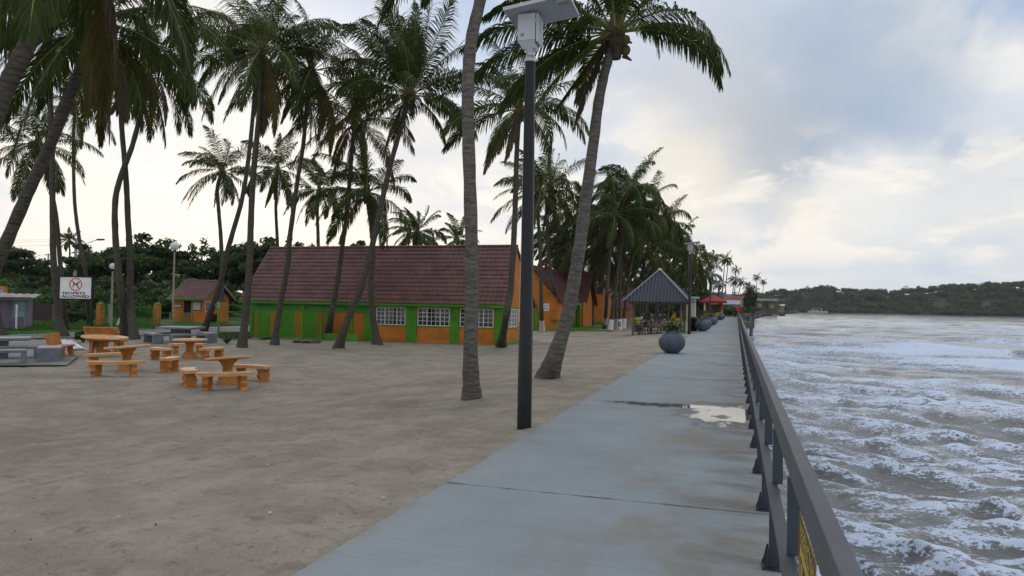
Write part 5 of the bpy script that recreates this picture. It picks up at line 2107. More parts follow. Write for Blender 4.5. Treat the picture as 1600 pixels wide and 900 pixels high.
mb.build('roof', M_CORR2, hut)
mb = MB()
for (x, y, w, s) in ((-1.2, -.2, 1.6, .1), (-0.3, .2, 0.9, -.1), (-3.2, -.1, 1.2, .05)):
    mb.box(x, x + w, y - .3, y + .5, 2.44 - 0.05 * (x + 7.6) - 0.02, 2.48 - 0.05 * (x + 7.6) + 0.03)
mb.build('loose_boards', M_WOOD, hut)
mb = MB()
mb.box(-1.72, -1.60, -0.01, -0.003, 1.15, 1.28)
mb.build('wall_hole', MATS['dark_interior'], hut)
for px, y0, y1, lab in ((25, 477, 518, 'white pipe bollard standing before the mauve hut wall'),):
    g_ = G(px, y1)
    t = thing('bollard', lab, 'bollard', g_)
    mb = MB()
    mb.tube([(0, 0, -0.1), (0, 0, 1.62)], 0.055, 10)
    mb.build('pipe', M_WHITE, t)
    mb = MB()
    mb.lathe([(0.065, 1.60), (0.065, 1.68), (0.02, 1.71)], 10)
    mb.build('cap', M_WHITE, t)
so = thing('orange_signboard', 'orange signboard with a pale blue strip rising behind the hut roof', 'sign', P(2, 480, 70))
so.location.z = float(land_z(so.location.x, so.location.y))
mb = MB()
z0 = P(2, 459, 70).z - so.location.z
z1 = P(2, 447, 70).z - so.location.z
mb.box(-3.5, 0.65, -0.08, 0.08, z0 - 0.6, z1)
mb.build('board', M_ORANGE, so)
mb = MB()
mb.box(-3.2, 0.35, -0.12, -0.085, z0 - 0.1, z0 + 0.4)
mb.build('strip', mat('sign_blue', (0.22, 0.42, 0.58), 0.5, 0.2, 4), so)
for x in (-2.8, 0.3):
    mb = MB()
    mb.box(x - .06, x + .06, -.06, .06, -0.2, z0 - 0.6)
    mb.build('post', M_WOOD, so)
fp = thing('board_fence', 'dark brown board fence panel behind the lawn between hut and palm', 'fence', G(64, 503))
mb = MB()
for i in range(16):
    x = -1.1 + i * 0.155
    mb.box(x, x + 0.14, -0.02, 0.02, 0.1, 1.55 + 0.12 * math.sin(i / 15 * PI))
mb.build('boards', mat('dark_fence_board', (0.055, 0.038, 0.034), 0.85, 0.3, 4), fp)
for x in (-1.15, 1.4):
    mb = MB()
    mb.box(x - .05, x + .05, -.05, .05, -0.1, 1.6)
    mb.build('post', M_WOOD, fp)

# ------------------------------------------------------------------ the gazebo
YZ0 = 47.7
gl, gr_ = PY(989, 519, YZ0).x, PY(1064, 519, YZ0).x
gw = gr_ - gl
gzb = thing('gazebo', 'open timber gazebo under a steep corrugated steel hip roof beside the path', 'gazebo', ((gl + gr_) / 2, YZ0 + gw / 2, -0.17))
hw = gw / 2
ez = PY(1020, 471.5, YZ0 - 0.5).z + 0.17
az_ = P(1033, 421.5, depth((gzb.location.x, gzb.location.y, 3))).z + 0.17
for sx in (-1, 1):
    for sy in (-1, 1):
        mb = MB()
        mb.box(sx * hw - 0.075, sx * hw + 0.075, sy * hw - 0.075, sy * hw + 0.075, -0.2, ez + 0.1)
        mb.build('post', M_WOOD, gzb)
for s in (-1, 1):
    mb = MB()
    mb.box(-hw - 0.3, hw + 0.3, s * hw - 0.05, s * hw + 0.05, ez - 0.14, ez + 0.02)
    mb.build('beam', M_WOOD, gzb)
    mb = MB()
    mb.box(s * hw - 0.05, s * hw + 0.05, -hw + 0.05, hw - 0.05, ez - 0.12, ez + 0.015)
    mb.build('beam', M_WOOD, gzb)
oh = hw + 0.62


M_CORR_RIB = mat('sheen_toned_steel_rib', (0.060, 0.072, 0.092), 0.45, 0.25, 3, spec=0.35)  # lighter crest colour stands in for sky reflected on the ribs


def corr_face(name, a, b, apex, n, parent, m, amp=0.075):
    """triangular slope of corrugated sheet with its ridges running up and down"""
    a, b, apex = [np.array(p, float) for p in (a, b, apex)]
    nrm = np.cross(b - a, apex - a)
    nrm /= np.linalg.norm(nrm)
    if nrm[2] < 0: nrm = -nrm
    mid = (a + b) / 2
    up = apex - mid
    sub = 6
    N = n * sub
    V, F = [], []
    for i in range(N + 1):
        u = i / N
        tmax = 1 - abs(2 * u - 1)
        h = amp * max(0, math.sin(2 * PI * i / sub) * 0.5 + 0.5) ** 1.5
        lo = a + (b - a) * u + nrm * h
        hi = a + (b - a) * u + up * tmax + nrm * (h if tmax > 0.02 else 0)
        V += [lo, hi, lo - nrm * (0.0)]
    for i in range(N):
        F.append((3 * i, 3 * i + 3, 3 * i + 4, 3 * i + 1))
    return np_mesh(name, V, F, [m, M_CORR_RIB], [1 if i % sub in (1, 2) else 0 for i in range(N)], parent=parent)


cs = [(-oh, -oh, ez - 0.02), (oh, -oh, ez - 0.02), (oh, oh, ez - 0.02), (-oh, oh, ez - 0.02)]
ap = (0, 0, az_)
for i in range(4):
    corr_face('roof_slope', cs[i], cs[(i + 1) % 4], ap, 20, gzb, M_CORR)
mb = MB()
for c in cs:
    mb.bar(Vector(c) + Vector((0, 0, 0.05)), Vector(ap) + Vector((0, 0, 0.05)), 0.17, 0.05)
mb.build('hip_cap', mat('pale_ridge_cap', (0.12, 0.145, 0.18), 0.4, 0.2, 3, spec=0.5), gzb)
mb = MB()
mb.lathe([(0.16, az_ - 0.06), (0.13, az_ + 0.05), (0.05, az_ + 0.10), (0.01, az_ + 0.11)], 12)
mb.build('finial', mat('pale_finial', (0.6, 0.6, 0.58), 0.5, 0.2, 3), gzb)
for side in range(4):
    if side == 1: continue                           # open towards the path
    M = Matrix.Rotation(side * PI / 2, 4, 'Z')
    mb = MB()
    mb.box(-hw + 0.08, hw - 0.08, -hw - 0.03, -hw + 0.03, 0.88, 0.95, M=M)
    mb.box(-hw + 0.08, hw - 0.08, -hw - 0.025, -hw + 0.025, 0.12, 0.18, M=M)
    mb.box(-hw + 0.08, hw - 0.08, -hw - 0.02, -hw + 0.02, 0.56, 0.61, M=M)
    for k in range(4):
        x = -hw + 0.1 + (gw - 0.2) * (k + 0.5) / 4
        for s in (-1, 1):
            a = M @ Vector((x - s * 0.38, -hw + 0.004 * s, 0.19))
            b = M @ Vector((x + s * 0.38, -hw + 0.004 * s, 0.87))
            mb.bar(a, b, 0.04)
    mb.build('balustrade', M_WOOD, gzb)
    mb = MB()
    mb.box(-hw + 0.12, hw - 0.12, -hw + 0.06, -hw + 0.48, 0.42, 0.47, M=M)
    for x in (-hw + 0.3, 0, hw - 0.3):
        mb.box(x - .04, x + .04, -hw + 0.4, -hw + 0.46, -0.05, 0.418, M=M)
    mb.build('bench', M_WOOD, gzb)
tb = thing('picnic_table', 'weathered plank table in the middle of the gazebo', 'table', (gzb.location.x, gzb.location.y, -0.17))
mb = MB()
for i in range(4):
    mb.box(-0.8, 0.8, -0.4 + i * 0.2, -0.22 + i * 0.2, 0.70, 0.745)
mb.build('tabletop', M_WOOD, tb)
for s in (-1, 1):
    mb = MB()
    mb.bar((s * 0.6, -0.35, -0.05), (s * 0.6, 0.2, 0.70), 0.07)
    mb.bar((s * 0.6 + 0.071, 0.35, -0.05), (s * 0.6 + 0.071, -0.2, 0.70), 0.07)
    mb.build('leg', M_WOOD, tb)
rn = random.Random(5)
for i, (dx, dy, lab) in enumerate(((-.5, .1, 'white food bag on the gazebo table beside the lime shirted sitter'), (.35, 0, 'white food bag on the gazebo table before the yellow shirted person'))):
    mb = MB()
    mb.lathe([(0.09, 0), (0.13, 0.06), (0.12, 0.16), (0.05, 0.22), (0.09, 0.28)], 9, smooth=False)
    o = mb.build('food_bag', M_PLASTIC)
    o.location = (tb.location.x + dx, tb.location.y + dy, 0.575)
    tag(o, lab, 'bag', 'bags on the gazebo table')

# ------------------------------------------------------------------ people in the gazebo


def person(label, loc, rz, J, shirt, pants, sc=1.0):
    """one skin over a skeleton posed joint by joint; clothes zones belong to their bones"""
    root = thing('person', label, 'person', loc, rz)
    names = list(J)
    bones = [('pelvis', 'waist', 's'), ('waist', 'chest', 's'), ('chest', 'neck', 's'), ('neck', 'chin', 'k'), ('chin', 'crown', 'k')]
    for s in 'LR':
        bones += [('chest', 'sh' + s, 's'), ('sh' + s, 'el' + s, 's2'), ('el' + s, 'wr' + s, 'k'), ('wr' + s, 'pa' + s, 'k'),
                  ('pelvis', 'hip' + s, 'p'), ('hip' + s, 'kn' + s, 'p'), ('kn' + s, 'an' + s, 'p'), ('an' + s, 'toe' + s, 'h')]
    rad_ = dict(pelvis=.145, waist=.125, chest=.145, neck=.055, chin=.075, crown=.088, sh=.062, el=.042, wr=.028, pa=.034, hip=.095, kn=.062, an=.042, toe=.036)
    verts = [Vector(J[n]) for n in names]
    idx = {n: i for i, n in enumerate(names)}
    rads = [rad_.get(n, rad_.get(n[:-1], .05)) for n in names]
    edges = [(idx[a], idx[b]) for a, b, _ in bones]
    fing = []
    for s in 'LR':                                    # five fingers, each its own chain out of the palm
        pa, wr = Vector(J['pa' + s]), Vector(J['wr' + s])
        d = (pa - wr).normalized()
        sd = d.cross(Vector((0, 0, 1)))
        sd = sd.normalized() if sd.length > 0.1 else Vector((1, 0, 0))
        for k, (o_, l_) in enumerate(((-.03, .065), (-.010, .078), (.011, .072), (.03, .056))):
            a, b = pa + sd * o_ + d * (l_ * 0.6), pa + sd * o_ * 1.1 + d * l_ + Vector((0, 0, -0.02))
            verts += [a, b]
            rads += [.0095, .0085]
            edges += [(idx['pa' + s], len(verts) - 2), (len(verts) - 2, len(verts) - 1)]
        a = wr.lerp(pa, 0.6) + sd * (-.05)
        b = a + d * 0.04 - sd * 0.012
        verts += [a, b]
        rads += [.011, .009]
        edges += [(idx['pa' + s], len(verts) - 2), (len(verts) - 2, len(verts) - 1)]
    # nose
    fwd = Vector((0, -1, 0))
    hd_ = (Vector(J['chin']) + Vector(J['crown'])) / 2
    me = bpy.data.meshes.new('body')
    me.from_pydata(verts, edges, [])
    ob = bpy.data.objects.new('body', me)
    C.objects.link(ob)
    md = ob.modifiers.new('skin', 'SKIN')
    sk = me.skin_vertices[0].data
    for i, r in enumerate(rads):
        sk[i].radius = (r, r)
    sk[idx['pelvis']].use_root = True
    sb = ob.modifiers.new('smooth', 'SUBSURF')
    sb.levels = sb.render_levels = 1
    ev = ob.evaluated_get(bpy.context.evaluated_depsgraph_get())
    m2 = bpy.data.meshes.new_from_object(ev)
    bpy.data.objects.remove(ob)
    m2.name = 'body'
    for m in (M_SKIN, shirt, pants, M_HAIR):
        m2.materials.append(m)
    code = {'k': 0, 's': 1, 's2': 1, 'p': 2, 'h': 3}
    segs = [(Vector(J[a]), Vector(J[b]), code[c], c) for a, b, c in bones]
    for f in m2.polygons:
        best, bi = 9, 0
        for a, b, c, cc in segs:
            t = max(0, min(1, (f.center - a).dot(b - a) / (b - a).length_squared))
            dd = (f.center - a.lerp(b, t)).length
            if dd < best:
                best, bi = dd, c
        f.material_index = bi
        f.use_smooth = True
    bo_ = bpy.data.objects.new('body', m2)
    C.objects.link(bo_)
    bo_.parent = root
    bo_.scale = (sc,) * 3
    # hair cap and face
    mb = MB()
    cr = Vector(J['crown'])
    mb.lathe([(0.098, -0.055), (0.104, 0.0), (0.085, 0.06), (0.045, 0.092), (0.01, 0.1)], 14, c=(cr.x, cr.y + 0.016, cr.z))
    mb.build('hair', M_HAIR, root)
    mb = MB()
    hc_ = hd_ + fwd * 0.078
    mb.faces([hc_ + Vector((-.014, 0, -.02)), hc_ + Vector((.014, 0, -.02)), hc_ + Vector((0, -.024, -.018)), hc_ + Vector((0, .002, .022))], [(0, 1, 2), (0, 2, 3), (1, 3, 2)])
    mb.build('nose', M_SKIN, root)
    for s in (-1, 1):
        mb = MB()
        e = hc_ + Vector((s * 0.03, 0.006, 0.025))
        mb.lathe([(0.002, -0.011), (0.011, 0), (0.002, 0.011)], 8, c=e)
        mb.build('eye', M_WHITE, root)
        mb = MB()
        e = hd_ + Vector((s * 0.085, 0.02, 0.005))
        mb.lathe([(0.004, -0.03), (0.016, 0), (0.004, 0.03)], 6, c=e)
        mb.build('ear', M_SKIN, root)
    mb = MB()
    mb.box(hc_.x - .022, hc_.x + .022, hc_.y - .004, hc_.y + .006, hc_.z - .047, hc_.z - .038)
    mb.build('mouth', M_REDCLOTH, root)
    return root


def sitting(lean=0.12, arm=0):
    J = dict(pelvis=(0, 0, .56), waist=(0, -.02, .72), chest=(0, -lean, .93), neck=(0, -lean - .02, 1.08), chin=(0, -lean - .045, 1.17), crown=(0, -lean - .045, 1.27))
    for s, x in (('L', 1), ('R', -1)):
        J['sh' + s] = (x * .17, -lean + .01, 1.01)
        J['el' + s] = (x * .25, -lean - .10, .76)
        J['wr' + s] = (x * .15, -lean - .33, .72 + arm)
        J['pa' + s] = (x * .12, -lean - .40, .72 + arm)
        J['hip' + s] = (x * .10, -.02, .54)
        J['kn' + s] = (x * .15, -.44, .52)
        J['an' + s] = (x * .14, -.40, .08)
        J['toe' + s] = (x * .15, -.55, .045)
    return J


def standing(bend=0.10):
    J = dict(pelvis=(0, 0, .92), waist=(0, -.01, 1.07), chest=(0, -bend, 1.29), neck=(0, -bend - .02, 1.45), chin=(0, -bend - .05, 1.54), crown=(0, -bend - .05, 1.645))
    for s, x in (('L', 1), ('R', -1)):
        J['sh' + s] = (x * .18, -bend + .01, 1.37)
        J['el' + s] = (x * .25, -bend - .02, 1.09)
        J['wr' + s] = (x * .21, -bend - .20, .97)
        J['pa' + s] = (x * .20, -bend - .28, .96)
        J['hip' + s] = (x * .10, 0, .90)
        J['kn' + s] = (x * .12, -.04, .49)
        J['an' + s] = (x * .12, .02, .08)
        J['toe' + s] = (x * .13, -.14, .04)
    return J


gx0, gy0 = gzb.location.x, gzb.location.y
bench_y = gy0 - hw + 0.27
person('seated person in a lime shirt, back turned, at the inland end of the gazebo bench', (PY(997, 497, bench_y).x, bench_y, -0.17), PI, sitting(), M_LIME, M_DENIM)
person('seated person in dark clothes and red shorts bent beside the lime shirted sitter', (PY(1008, 497, bench_y + 0.7).x, bench_y + 0.75, -0.17), PI * 0.8, sitting(0.25), M_DENIM, M_REDCLOTH)
person('standing person in a yellow shirt leaning at the gazebo table', (PY(1050, 490, bench_y + 0.3).x, bench_y + 0.42, -0.17), PI * 0.6, standing(0.16), M_YELLOW, M_REDCLOTH)
person('seated person in a lime shirt beside the yellow shirted one, near the path', (PY(1058.5, 497, bench_y).x, bench_y, -0.17), PI * 0.9, sitting(0.1), M_LIME, M_WOOD)

# ------------------------------------------------------------------ red kiosk and far houses
kc_ = P(1114.5, 498, 108)
kx, ky = kc_.x, kc_.y
ks = thing('red_kiosk', 'small seaside kiosk with a bright red hip roof and yellow posts', 'kiosk', (kx, ky, -0.05))
kw = 1.25
for sx in (-1, 1):
    for sy in (-1, 1):
        mb = MB()
        mb.box(sx * kw - .12, sx * kw + .12, sy * kw - .12, sy * kw + .12, -0.1, 1.25)
        mb.build('post_foot', M_YPAINT, ks)
        mb = MB()
        mb.box(sx * kw - .10, sx * kw + .10, sy * kw - .10, sy * kw + .10, 1.252, 2.6)
        mb.build('post', M_RED if sx > 0 else M_WHITE, ks)
mb = MB()
mb.box(-kw + .12, kw - .12, -kw - .06, -kw + .06, -0.1, 0.95)
mb.build('counter', M_YPAINT, ks)
mb = MB()
mb.box(-kw + .1, kw - .1, kw - .06, kw + .06, -0.1, 2.5)
mb.build('back_wall', mat('brown_boards', (0.13, 0.08, 0.05), 0.8, 0.3, 3), ks)
mb = MB()
mb.box(-0.6, 0.75, -kw - .14, -kw - .09, 2.15, 2.40)
mb.build('name_board', mat('lime_board', (0.55, 0.6, 0.06), 0.5, 0.1, 3), ks)
ro2 = 1.95
za = P(1114.5, 461.5, 108).z + .05
ze2 = P(1114.5, 470.5, 108).z + .05
mb = MB()
lo = [(-ro2, -ro2, ze2), (ro2, -ro2, ze2), (ro2, ro2, ze2), (-ro2, ro2, ze2)]
hi = [(-.25, -.25, za), (.25, -.25, za), (.25, .25, za), (-.25, .25, za)]
for i in range(4):
    mb.poly([lo[i], lo[(i + 1) % 4], hi[(i + 1) % 4], hi[i]])
    mb.poly([Vector(lo[i]) - Vector((0, 0, .3)), Vector(lo[(i + 1) % 4]) - Vector((0, 0, .3)), lo[(i + 1) % 4], lo[i]])
mb.poly(hi)
mb.poly([Vector(p) - Vector((0, 0, .3)) for p in lo][::-1])
mb.build('roof', M_REDROOF, ks)


def house(name, label, cat, px, py, d, w, dep, h, rh, mw, mr_, wins=((0.25, .5),), rz=0.0):
    b = P(px, py, d)
    b.z = float(land_z(b.x, b.y))
    t = thing(name, label, cat, b, rz)
    mb = MB()
    mb.box(-w / 2, w / 2, 0, dep, -1, h)
    mb.build('wall', mw, t)
    mb = MB()
    if rh > 0:
        o_ = 0.5
        A_ = [(-w / 2 - o_, -o_, h), (w / 2 + o_, -o_, h), (w / 2 + o_, dep / 2, h + rh), (-w / 2 - o_, dep / 2, h + rh), (w / 2 + o_, dep + o_, h), (-w / 2 - o_, dep + o_, h)]
        dz = Vector((0, 0, .12))
        for q in ((0, 1, 2, 3), (3, 2, 4, 5)):
            mb.poly([A_[k] for k in q])
            mb.poly([Vector(A_[k]) - dz for k in q][::-1])
            mb.poly([A_[q[0]], A_[q[1]], Vector(A_[q[1]]) - dz, Vector(A_[q[0]]) - dz])
        mb.poly([(-w / 2, 0, h), (-w / 2, dep, h), (-w / 2, dep / 2, h + rh * .9)])
        mb.poly([(w / 2, 0, h), (w / 2, dep, h), (w / 2, dep / 2, h + rh * .9)])
    else:
        mb.box(-w / 2 - .15, w / 2 + .15, -.15, dep + .15, h + .002, h + .3)
    mb.build('roof', mr_, t)
    for fx, fz in wins:
        lattice_window(t, (-w / 2 + w * fx, -0.02, h * fz), (1, 0, 0), w * 0.12, h * 0.28, 2, 2, (0, -1, 0), fw=.12, bw=.05)
    return t


M_GSHEET = mat('blue_grey_sheet', (0.24, 0.29, 0.36), 0.5, 0.2, 1)
house('salmon_house', 'salmon pink two storey house at the end of the beach', 'house', 1148, 487, 240, 7.8, 8, 5.2, 0, M_SALMON, mat('salmon_parapet', (0.50, 0.21, 0.17), 0.8, 0.1, 1), ((.1, .6), (.78, .6)))
house('sheet_roofed_house', 'low house with a blue grey sheet roof before the salmon house', 'house', 1136, 489, 205, 6.2, 6, 2.65, 1.15, mat('beige_wall', (0.36, 0.31, 0.27), 0.85, 0.2, 1), M_GSHEET, ((.15, .4), (.6, .4)))
house('dark_roofed_house', 'house with a dark blue roof just visible behind the salmon house', 'house', 1137, 486, 300, 4, 8, 5.6, 1.8, mat('grey_wall', (0.25, 0.24, 0.24), 0.85, 0.2, 1), mat('dark_blue_roof', (0.05, 0.08, 0.14), 0.5, 0.2, 1), ())
house('cream_shed', 'cream painted shed just past the gazebo roof', 'shed', 1079, 496, 92, 1.1, 2.2, 3.0, 0.2, M_CREAM, M_GSHEET, ())
house('shore_hut', 'brown waterside hut with a pale awning at the far end of the beach', 'hut', 1196, 490, 350, 11, 9, 5.2, 1.2, mat('brown_plank_wall', (0.12, 0.095, 0.075), 0.85, 0.3, 1), mat('grey_green_roof', (0.10, 0.13, 0.12), 0.6, 0.2, 1), ((.2, .4), (.7, .35)))
house('white_shack', 'low pale shack among the far shore palms by the water', 'hut', 1213, 489, 430, 9, 8, 3.2, 1.0, mat('khaki_wall', (0.24, 0.20, 0.11), 0.85, 0.3, 1), mat('pale_sheet', (0.4, 0.43, 0.44), 0.5, 0.2, 1), ())
bf = thing('picket_fence', 'dark picket fence behind the black bin and the gazebo', 'fence', P(1086, 500, 96))
bf.location.z = -0.1
mb = MB()
for i in range(34):
    mb.box(-2.4 + i * .15, -2.3 + i * .15, -.02, .02, -.1, 1.35 + .1 * math.sin(i * 2.3))
for z in (.3, 1.0):
    mb.box(-2.4, 2.7, .021, .06, z, z + .08)
mb.build('pickets', mat('dark_pickets', (0.06, 0.055, 0.05), 0.85, 0.4, 4), bf)
# concrete jetty head below the rail
jt = thing('jetty_head', 'short concrete jetty head on piles projecting from the sea wall', 'jetty', (0.34, 90, -0.02))
mb = MB()
mb.box(0.01, 1.75, 0, 6, -0.75, 0.0)
mb.build('deck', mat('brown_concrete', (0.15, 0.135, 0.105), 0.85, 0.3, 1.5, 0.2), jt)
for x, y in ((.5, .4), (1.45, .4), (1.45, 5.4)):
    mb = MB()
    mb.tube([(x, y, -3.5), (x, y, -0.752)], 0.17, 10)
    mb.build('pile', mat('blue_grey_pile', (0.17, 0.2, 0.25), 0.8, 0.3, 3), jt)
for x, h_ in ((1.60, 1.0), (1.05, 0.75)):
    mb = MB()
    mb.box(x - .07, x + .07, .15, .29, 0.002, h_)
    mb.build('post', M_RAIL_POST, jt)
mb = MB()
mb.box(0.2, 1.53, .2, .25, .70, .75)
mb.build('rail', M_RAIL_POST, jt)

# ================================================================== STREET FURNITURE
# ------------------------------------------------------------------ solar lamp posts
def lamp_post(label, x, y, rz, group='solar lamp posts along the path'):
    z = -0.05
    t = thing('solar_lamp_post', label, 'lamp post', (x, y, z), rz, group)
    top = 5.07
    mb = MB()
    mb.lathe([(0.098, -0.1), (0.098, 0.02), (0.097, 1.5), (0.094, 1.504), (0.070, top), (0.068, top + .02)], 28)
    mb.build('pole', M_BLACK, t)
    mb = MB()
    mb.lathe([(0.073, top + .021), (0.073, top + .09), (0.054, top + .095), (0.054, top + .15), (0.085, top + .175), (0.085, top + .18)], 20)
    mb.build('galvanised_neck', M_GALV, t)
    z0 = top + .28
    mb = MB()
    mb.box(-.150, .100, -.145, .16, z0, z0 + .37, bev=.006)
    mb.faces([(-.145, -.14, z0 - .002), (.095, -.14, z0 - .002), (.095, .14, z0 - .002), (-.145, .14, z0 - .002), (-.09, -.085, z0 - .10), (.09, -.085, z0 - .10), (.09, .085, z0 - .10), (-.09, .085, z0 - .10)],
             [(0, 1, 5, 4), (1, 2, 6, 5), (2, 3, 7, 6), (3, 0, 4, 7), (4, 5, 6, 7)])
    bx = mb.build('battery_box', M_BOXMETAL, t)
    mb = MB()
    mb.box(-.105, -.055, -.150, -.1455, z0 + .085, z0 + .092)
    mb.box(-.105, -.055, -.150, -.1455, z0 + .06, z0 + .067)
    mb.build('vent_slots', M_BLACK, bx)
    mb = MB()
    mb.box(.112, .138, -.15, .15, z0 - .03, z0 + .36, bev=.005)
    dr = mb.build('box_door', M_BOXMETAL, t)
    mb = MB()
    mb.box(.1385, .142, -.02, .02, z0 + .14, z0 + .28)
    mb.build('door_label', mat('dim_label', (0.25, 0.28, 0.34), 0.5, 0.2, 12), dr)
    mb = MB()
    mb.box(.101, .111, -.168, -.146, z0 + .22, z0 + .28)
    mb.build('latch', M_GALV, dr)
    # the tilted panel: rises away from its low end over the path
    T = Matrix.Translation((0.15, 0.0, z0 + .435)) @ Matrix.Rotation(rad(-1), 4, 'X') @ Matrix.Rotation(rad(-7.5), 4, 'Y')
    mb = MB()
    mb.box(-.44, .44, -.33, .33, -.02, .0, M=T)
    pn = mb.build('solar_panel', M_SOLAR, t)
    mb = MB()
    mb.box(-.455, .455, -.345, -.331, -.03, .018, M=T)
    mb.box(-.455, .455, .331, .345, -.03, .018, M=T)
    mb.box(-.455, -.441, -.331, .331, -.03, .018, M=T)
    mb.box(.441, .455, -.331, .331, -.03, .018, M=T)
    mb.build('panel_frame', M_BOXMETAL, pn)
    mb = MB()
    mb.box(-.43, .43, -.32, .32, .002, .006, M=T)
    mb.build('panel_cells', mat('solar_cells', (0.01, 0.013, 0.03), 0.15, 0.3, 8, spec=0.6), pn)
    mb = MB()
    mb.box(.24, .46, -.27, -.11, -.052, -.021, bev=.008, M=T)
    lf = mb.build('led_lamp', mat('lamp_housing', (0.34, 0.35, 0.37), 0.4, 0.1, 3), t)
    mb = MB()
    mb.box(.28, .41, -.24, -.14, -.060, -.053, M=T)
    mb.build('lens', mat('lamp_lens', (0.24, 0.23, 0.22), 0.25, 0.1, 3), lf)
    return t


lp = lamp_post('tall black solar lamp post standing in the sand close to the path edge', -2.75, 9.36, rad(1))
for y, lab in ((46.3, 'black solar lamp post beside the gazebo and the black bin'), (83.4, 'black solar lamp post before the red kiosk roof'), (120.4, 'farthest solar lamp post beyond the red kiosk')):
    dup(lp, (-2.83, y, -0.05), rad(-4), lab, 'solar lamp posts along the path')

# ------------------------------------------------------------------ railing along the sea
rail = thing('railing', 'long slate grey steel railing with flat handrail along the sea side of the path', 'railing', (0.25, 0, 0))
Y0, Y1 = -0.6, 118.0
mb = MB()
seg = [Y0]
while seg[-1] < Y1:
    seg.append(min(seg[-1] + 5.6, Y1))
for a, b in zip(seg[:-1], seg[1:]):
    mb.box(-0.002, 0.056, a + .002, b - .002, 0.905, 1.05, bev=.004)
mb.build('top_rail', M_RAIL, rail)
mb = MB()
for a, b in zip(seg[:-1], seg[1:]):
    mb.box(-0.046, 0.020, a + .002, b - .002, 0.515, 0.55, bev=.003)
mb.build('mid_rail', M_RAIL, rail)
pm = MB()
pm.box(-0.030, 0.034, -.03, .03, 0.012, 0.514)
pm.box(-0.012, 0.050, -.03, .03, 0.552, 0.904)
post0 = pm.build('post', M_RAIL_POST, rail)
bm_ = MB()
bm_.box(-0.075, 0.065, -.075, .075, 0.0, 0.011)
for s in (-.045, .045):
    bm_.prism([(-0.070, s, 0.0115), (-0.031, s, 0.0115), (-0.031, s, 0.135), (-0.042, s, 0.135)], (0, 0.008, 0))
for sx, sy in ((-.062, -.06), (-.062, .06)):
    bm_.lathe([(.010, .0115), (.010, .028), (.006, .033)], 6, c=(sx, sy, 0))
br0 = bm_.build('base_bracket', mat('dark_bracket_paint', (0.02, 0.026, 0.034), 0.5, 0.3, 10, spec=0.5), post0)
y = 5.0 - 1.4 * 3
ylist = []
while y < Y1 - .3:
    ylist.append(y)
    y += 1.4
post0.location.y = ylist[0]
for y in ylist[1:]:
    c = post0.copy()
    C.objects.link(c)
    c.parent = rail
    c.location.y = y
    d = br0.copy()
    C.objects.link(d)
    d.parent = c
# yellow warning plate hung in the railing
mb = MB()
wy0, wy1 = 2.44, 3.04
mb.box(0.246, 0.249, wy0, wy1, 0.40, 0.90)
wp = mb.build('warning_plate', M_YPAINT)
tag(wp, 'yellow warning plate with dark lettering fixed in the nearest railing bay', 'sign')
mb = MB()
mb.box(0.2445, 0.2455, wy0 + .004, wy1 - .004, 0.79, 0.898)
st = mb.build('header_strip', mat('dark_header', (0.05, 0.05, 0.05), 0.5, 0.2, 4), wp)
mb = MB()
mb.box(0.2425, 0.2435, wy1 - .022, wy1 - .002, 0.402, 0.86)
mb.build('red_edge', mat('faded_red', (0.24, 0.05, 0.03), 0.6, 0.2, 6), wp)
rn = random.Random(8)


def glyphs(mb, x, y0, y1, z0, z1, r):
    """blocky strokes of lettering too oblique to read"""
    y = y1
    while y > y0 + .02:
        w = min((z1 - z0) * r.uniform(.5, .75), y - y0)
        s = (z1 - z0) * .16
        mb.box(x - .0006, x, y - s, y, z0, z1)
        if r.random() < .7: mb.box(x - .0006, x, y - w, y - s, z1 - s, z1)
        if r.random() < .6: mb.box(x - .0006, x, y - w, y - s, (z0 + z1 - s) / 2, (z0 + z1 + s) / 2)
        if r.random() < .5: mb.box(x - .0006, x, y - w, y - s, z0, z0 + s)
        if r.random() < .6: mb.box(x - .0006, x, y - w, y - w + s, z0, z1)
        y -= w + s * 1.4


mb = MB()
glyphs(mb, 0.2440, wy0 + .03, wy1 - .05, 0.805, 0.882, rn)
mb.build('header_lettering', M_YPAINT, wp)
mb = MB()
for k in range(3):
    glyphs(mb, 0.2455, wy0 + .04, wy1 - .06, 0.66 - k * .11, 0.745 - k * .11, rn)
mb.build('lettering', M_BLACK, wp)
# red board at the far end of the railing
rs = thing('red_board', 'bright red square board fixed at the far end of the railing', 'sign', (0.28, 118.15, 0))
mb = MB()
mb.box(-.04, .04, -.04, .04, 0.0, 1.2)
mb.build('post', M_RAIL_POST, rs)
mb = MB()
mb.box(-.33, .33, -.065, -.045, -.30, .30, M=Matrix.Translation((0, 0, 1.42)) @ Matrix.Rotation(rad(12), 4, 'Y'))
mb.build('board', M_RED, rs)

# ------------------------------------------------------------------ round planters


def planter_base(label, loc, plant):
    t = thing('round_planter', label, 'planter', loc, 0, 'round planters along the path')
    r = 0.468
    prof = [(0.24, 0.0), (0.30, 0.02)]
    for i in range(2, 15):
        a = -PI / 2 + PI * (i / 17) * 0.98
        prof.append((r * math.cos(a) + 0.01, 0.405 + 0.425 * math.sin(a)))
    prof += [(0.27, 0.80), (0.27, 0.825), (0.235, 0.825), (0.235, 0.72), (0.02, 0.715)]
    MB().lathe(prof, 40).build('pot', M_PLANTER, t)
    mb = MB()
    mb.lathe([(0.225, 0.716), (0.225, 0.745), (0.1, 0.765), (0.01, 0.77)], 20)
    mb.build('soil', M_SOIL, t)
    return t


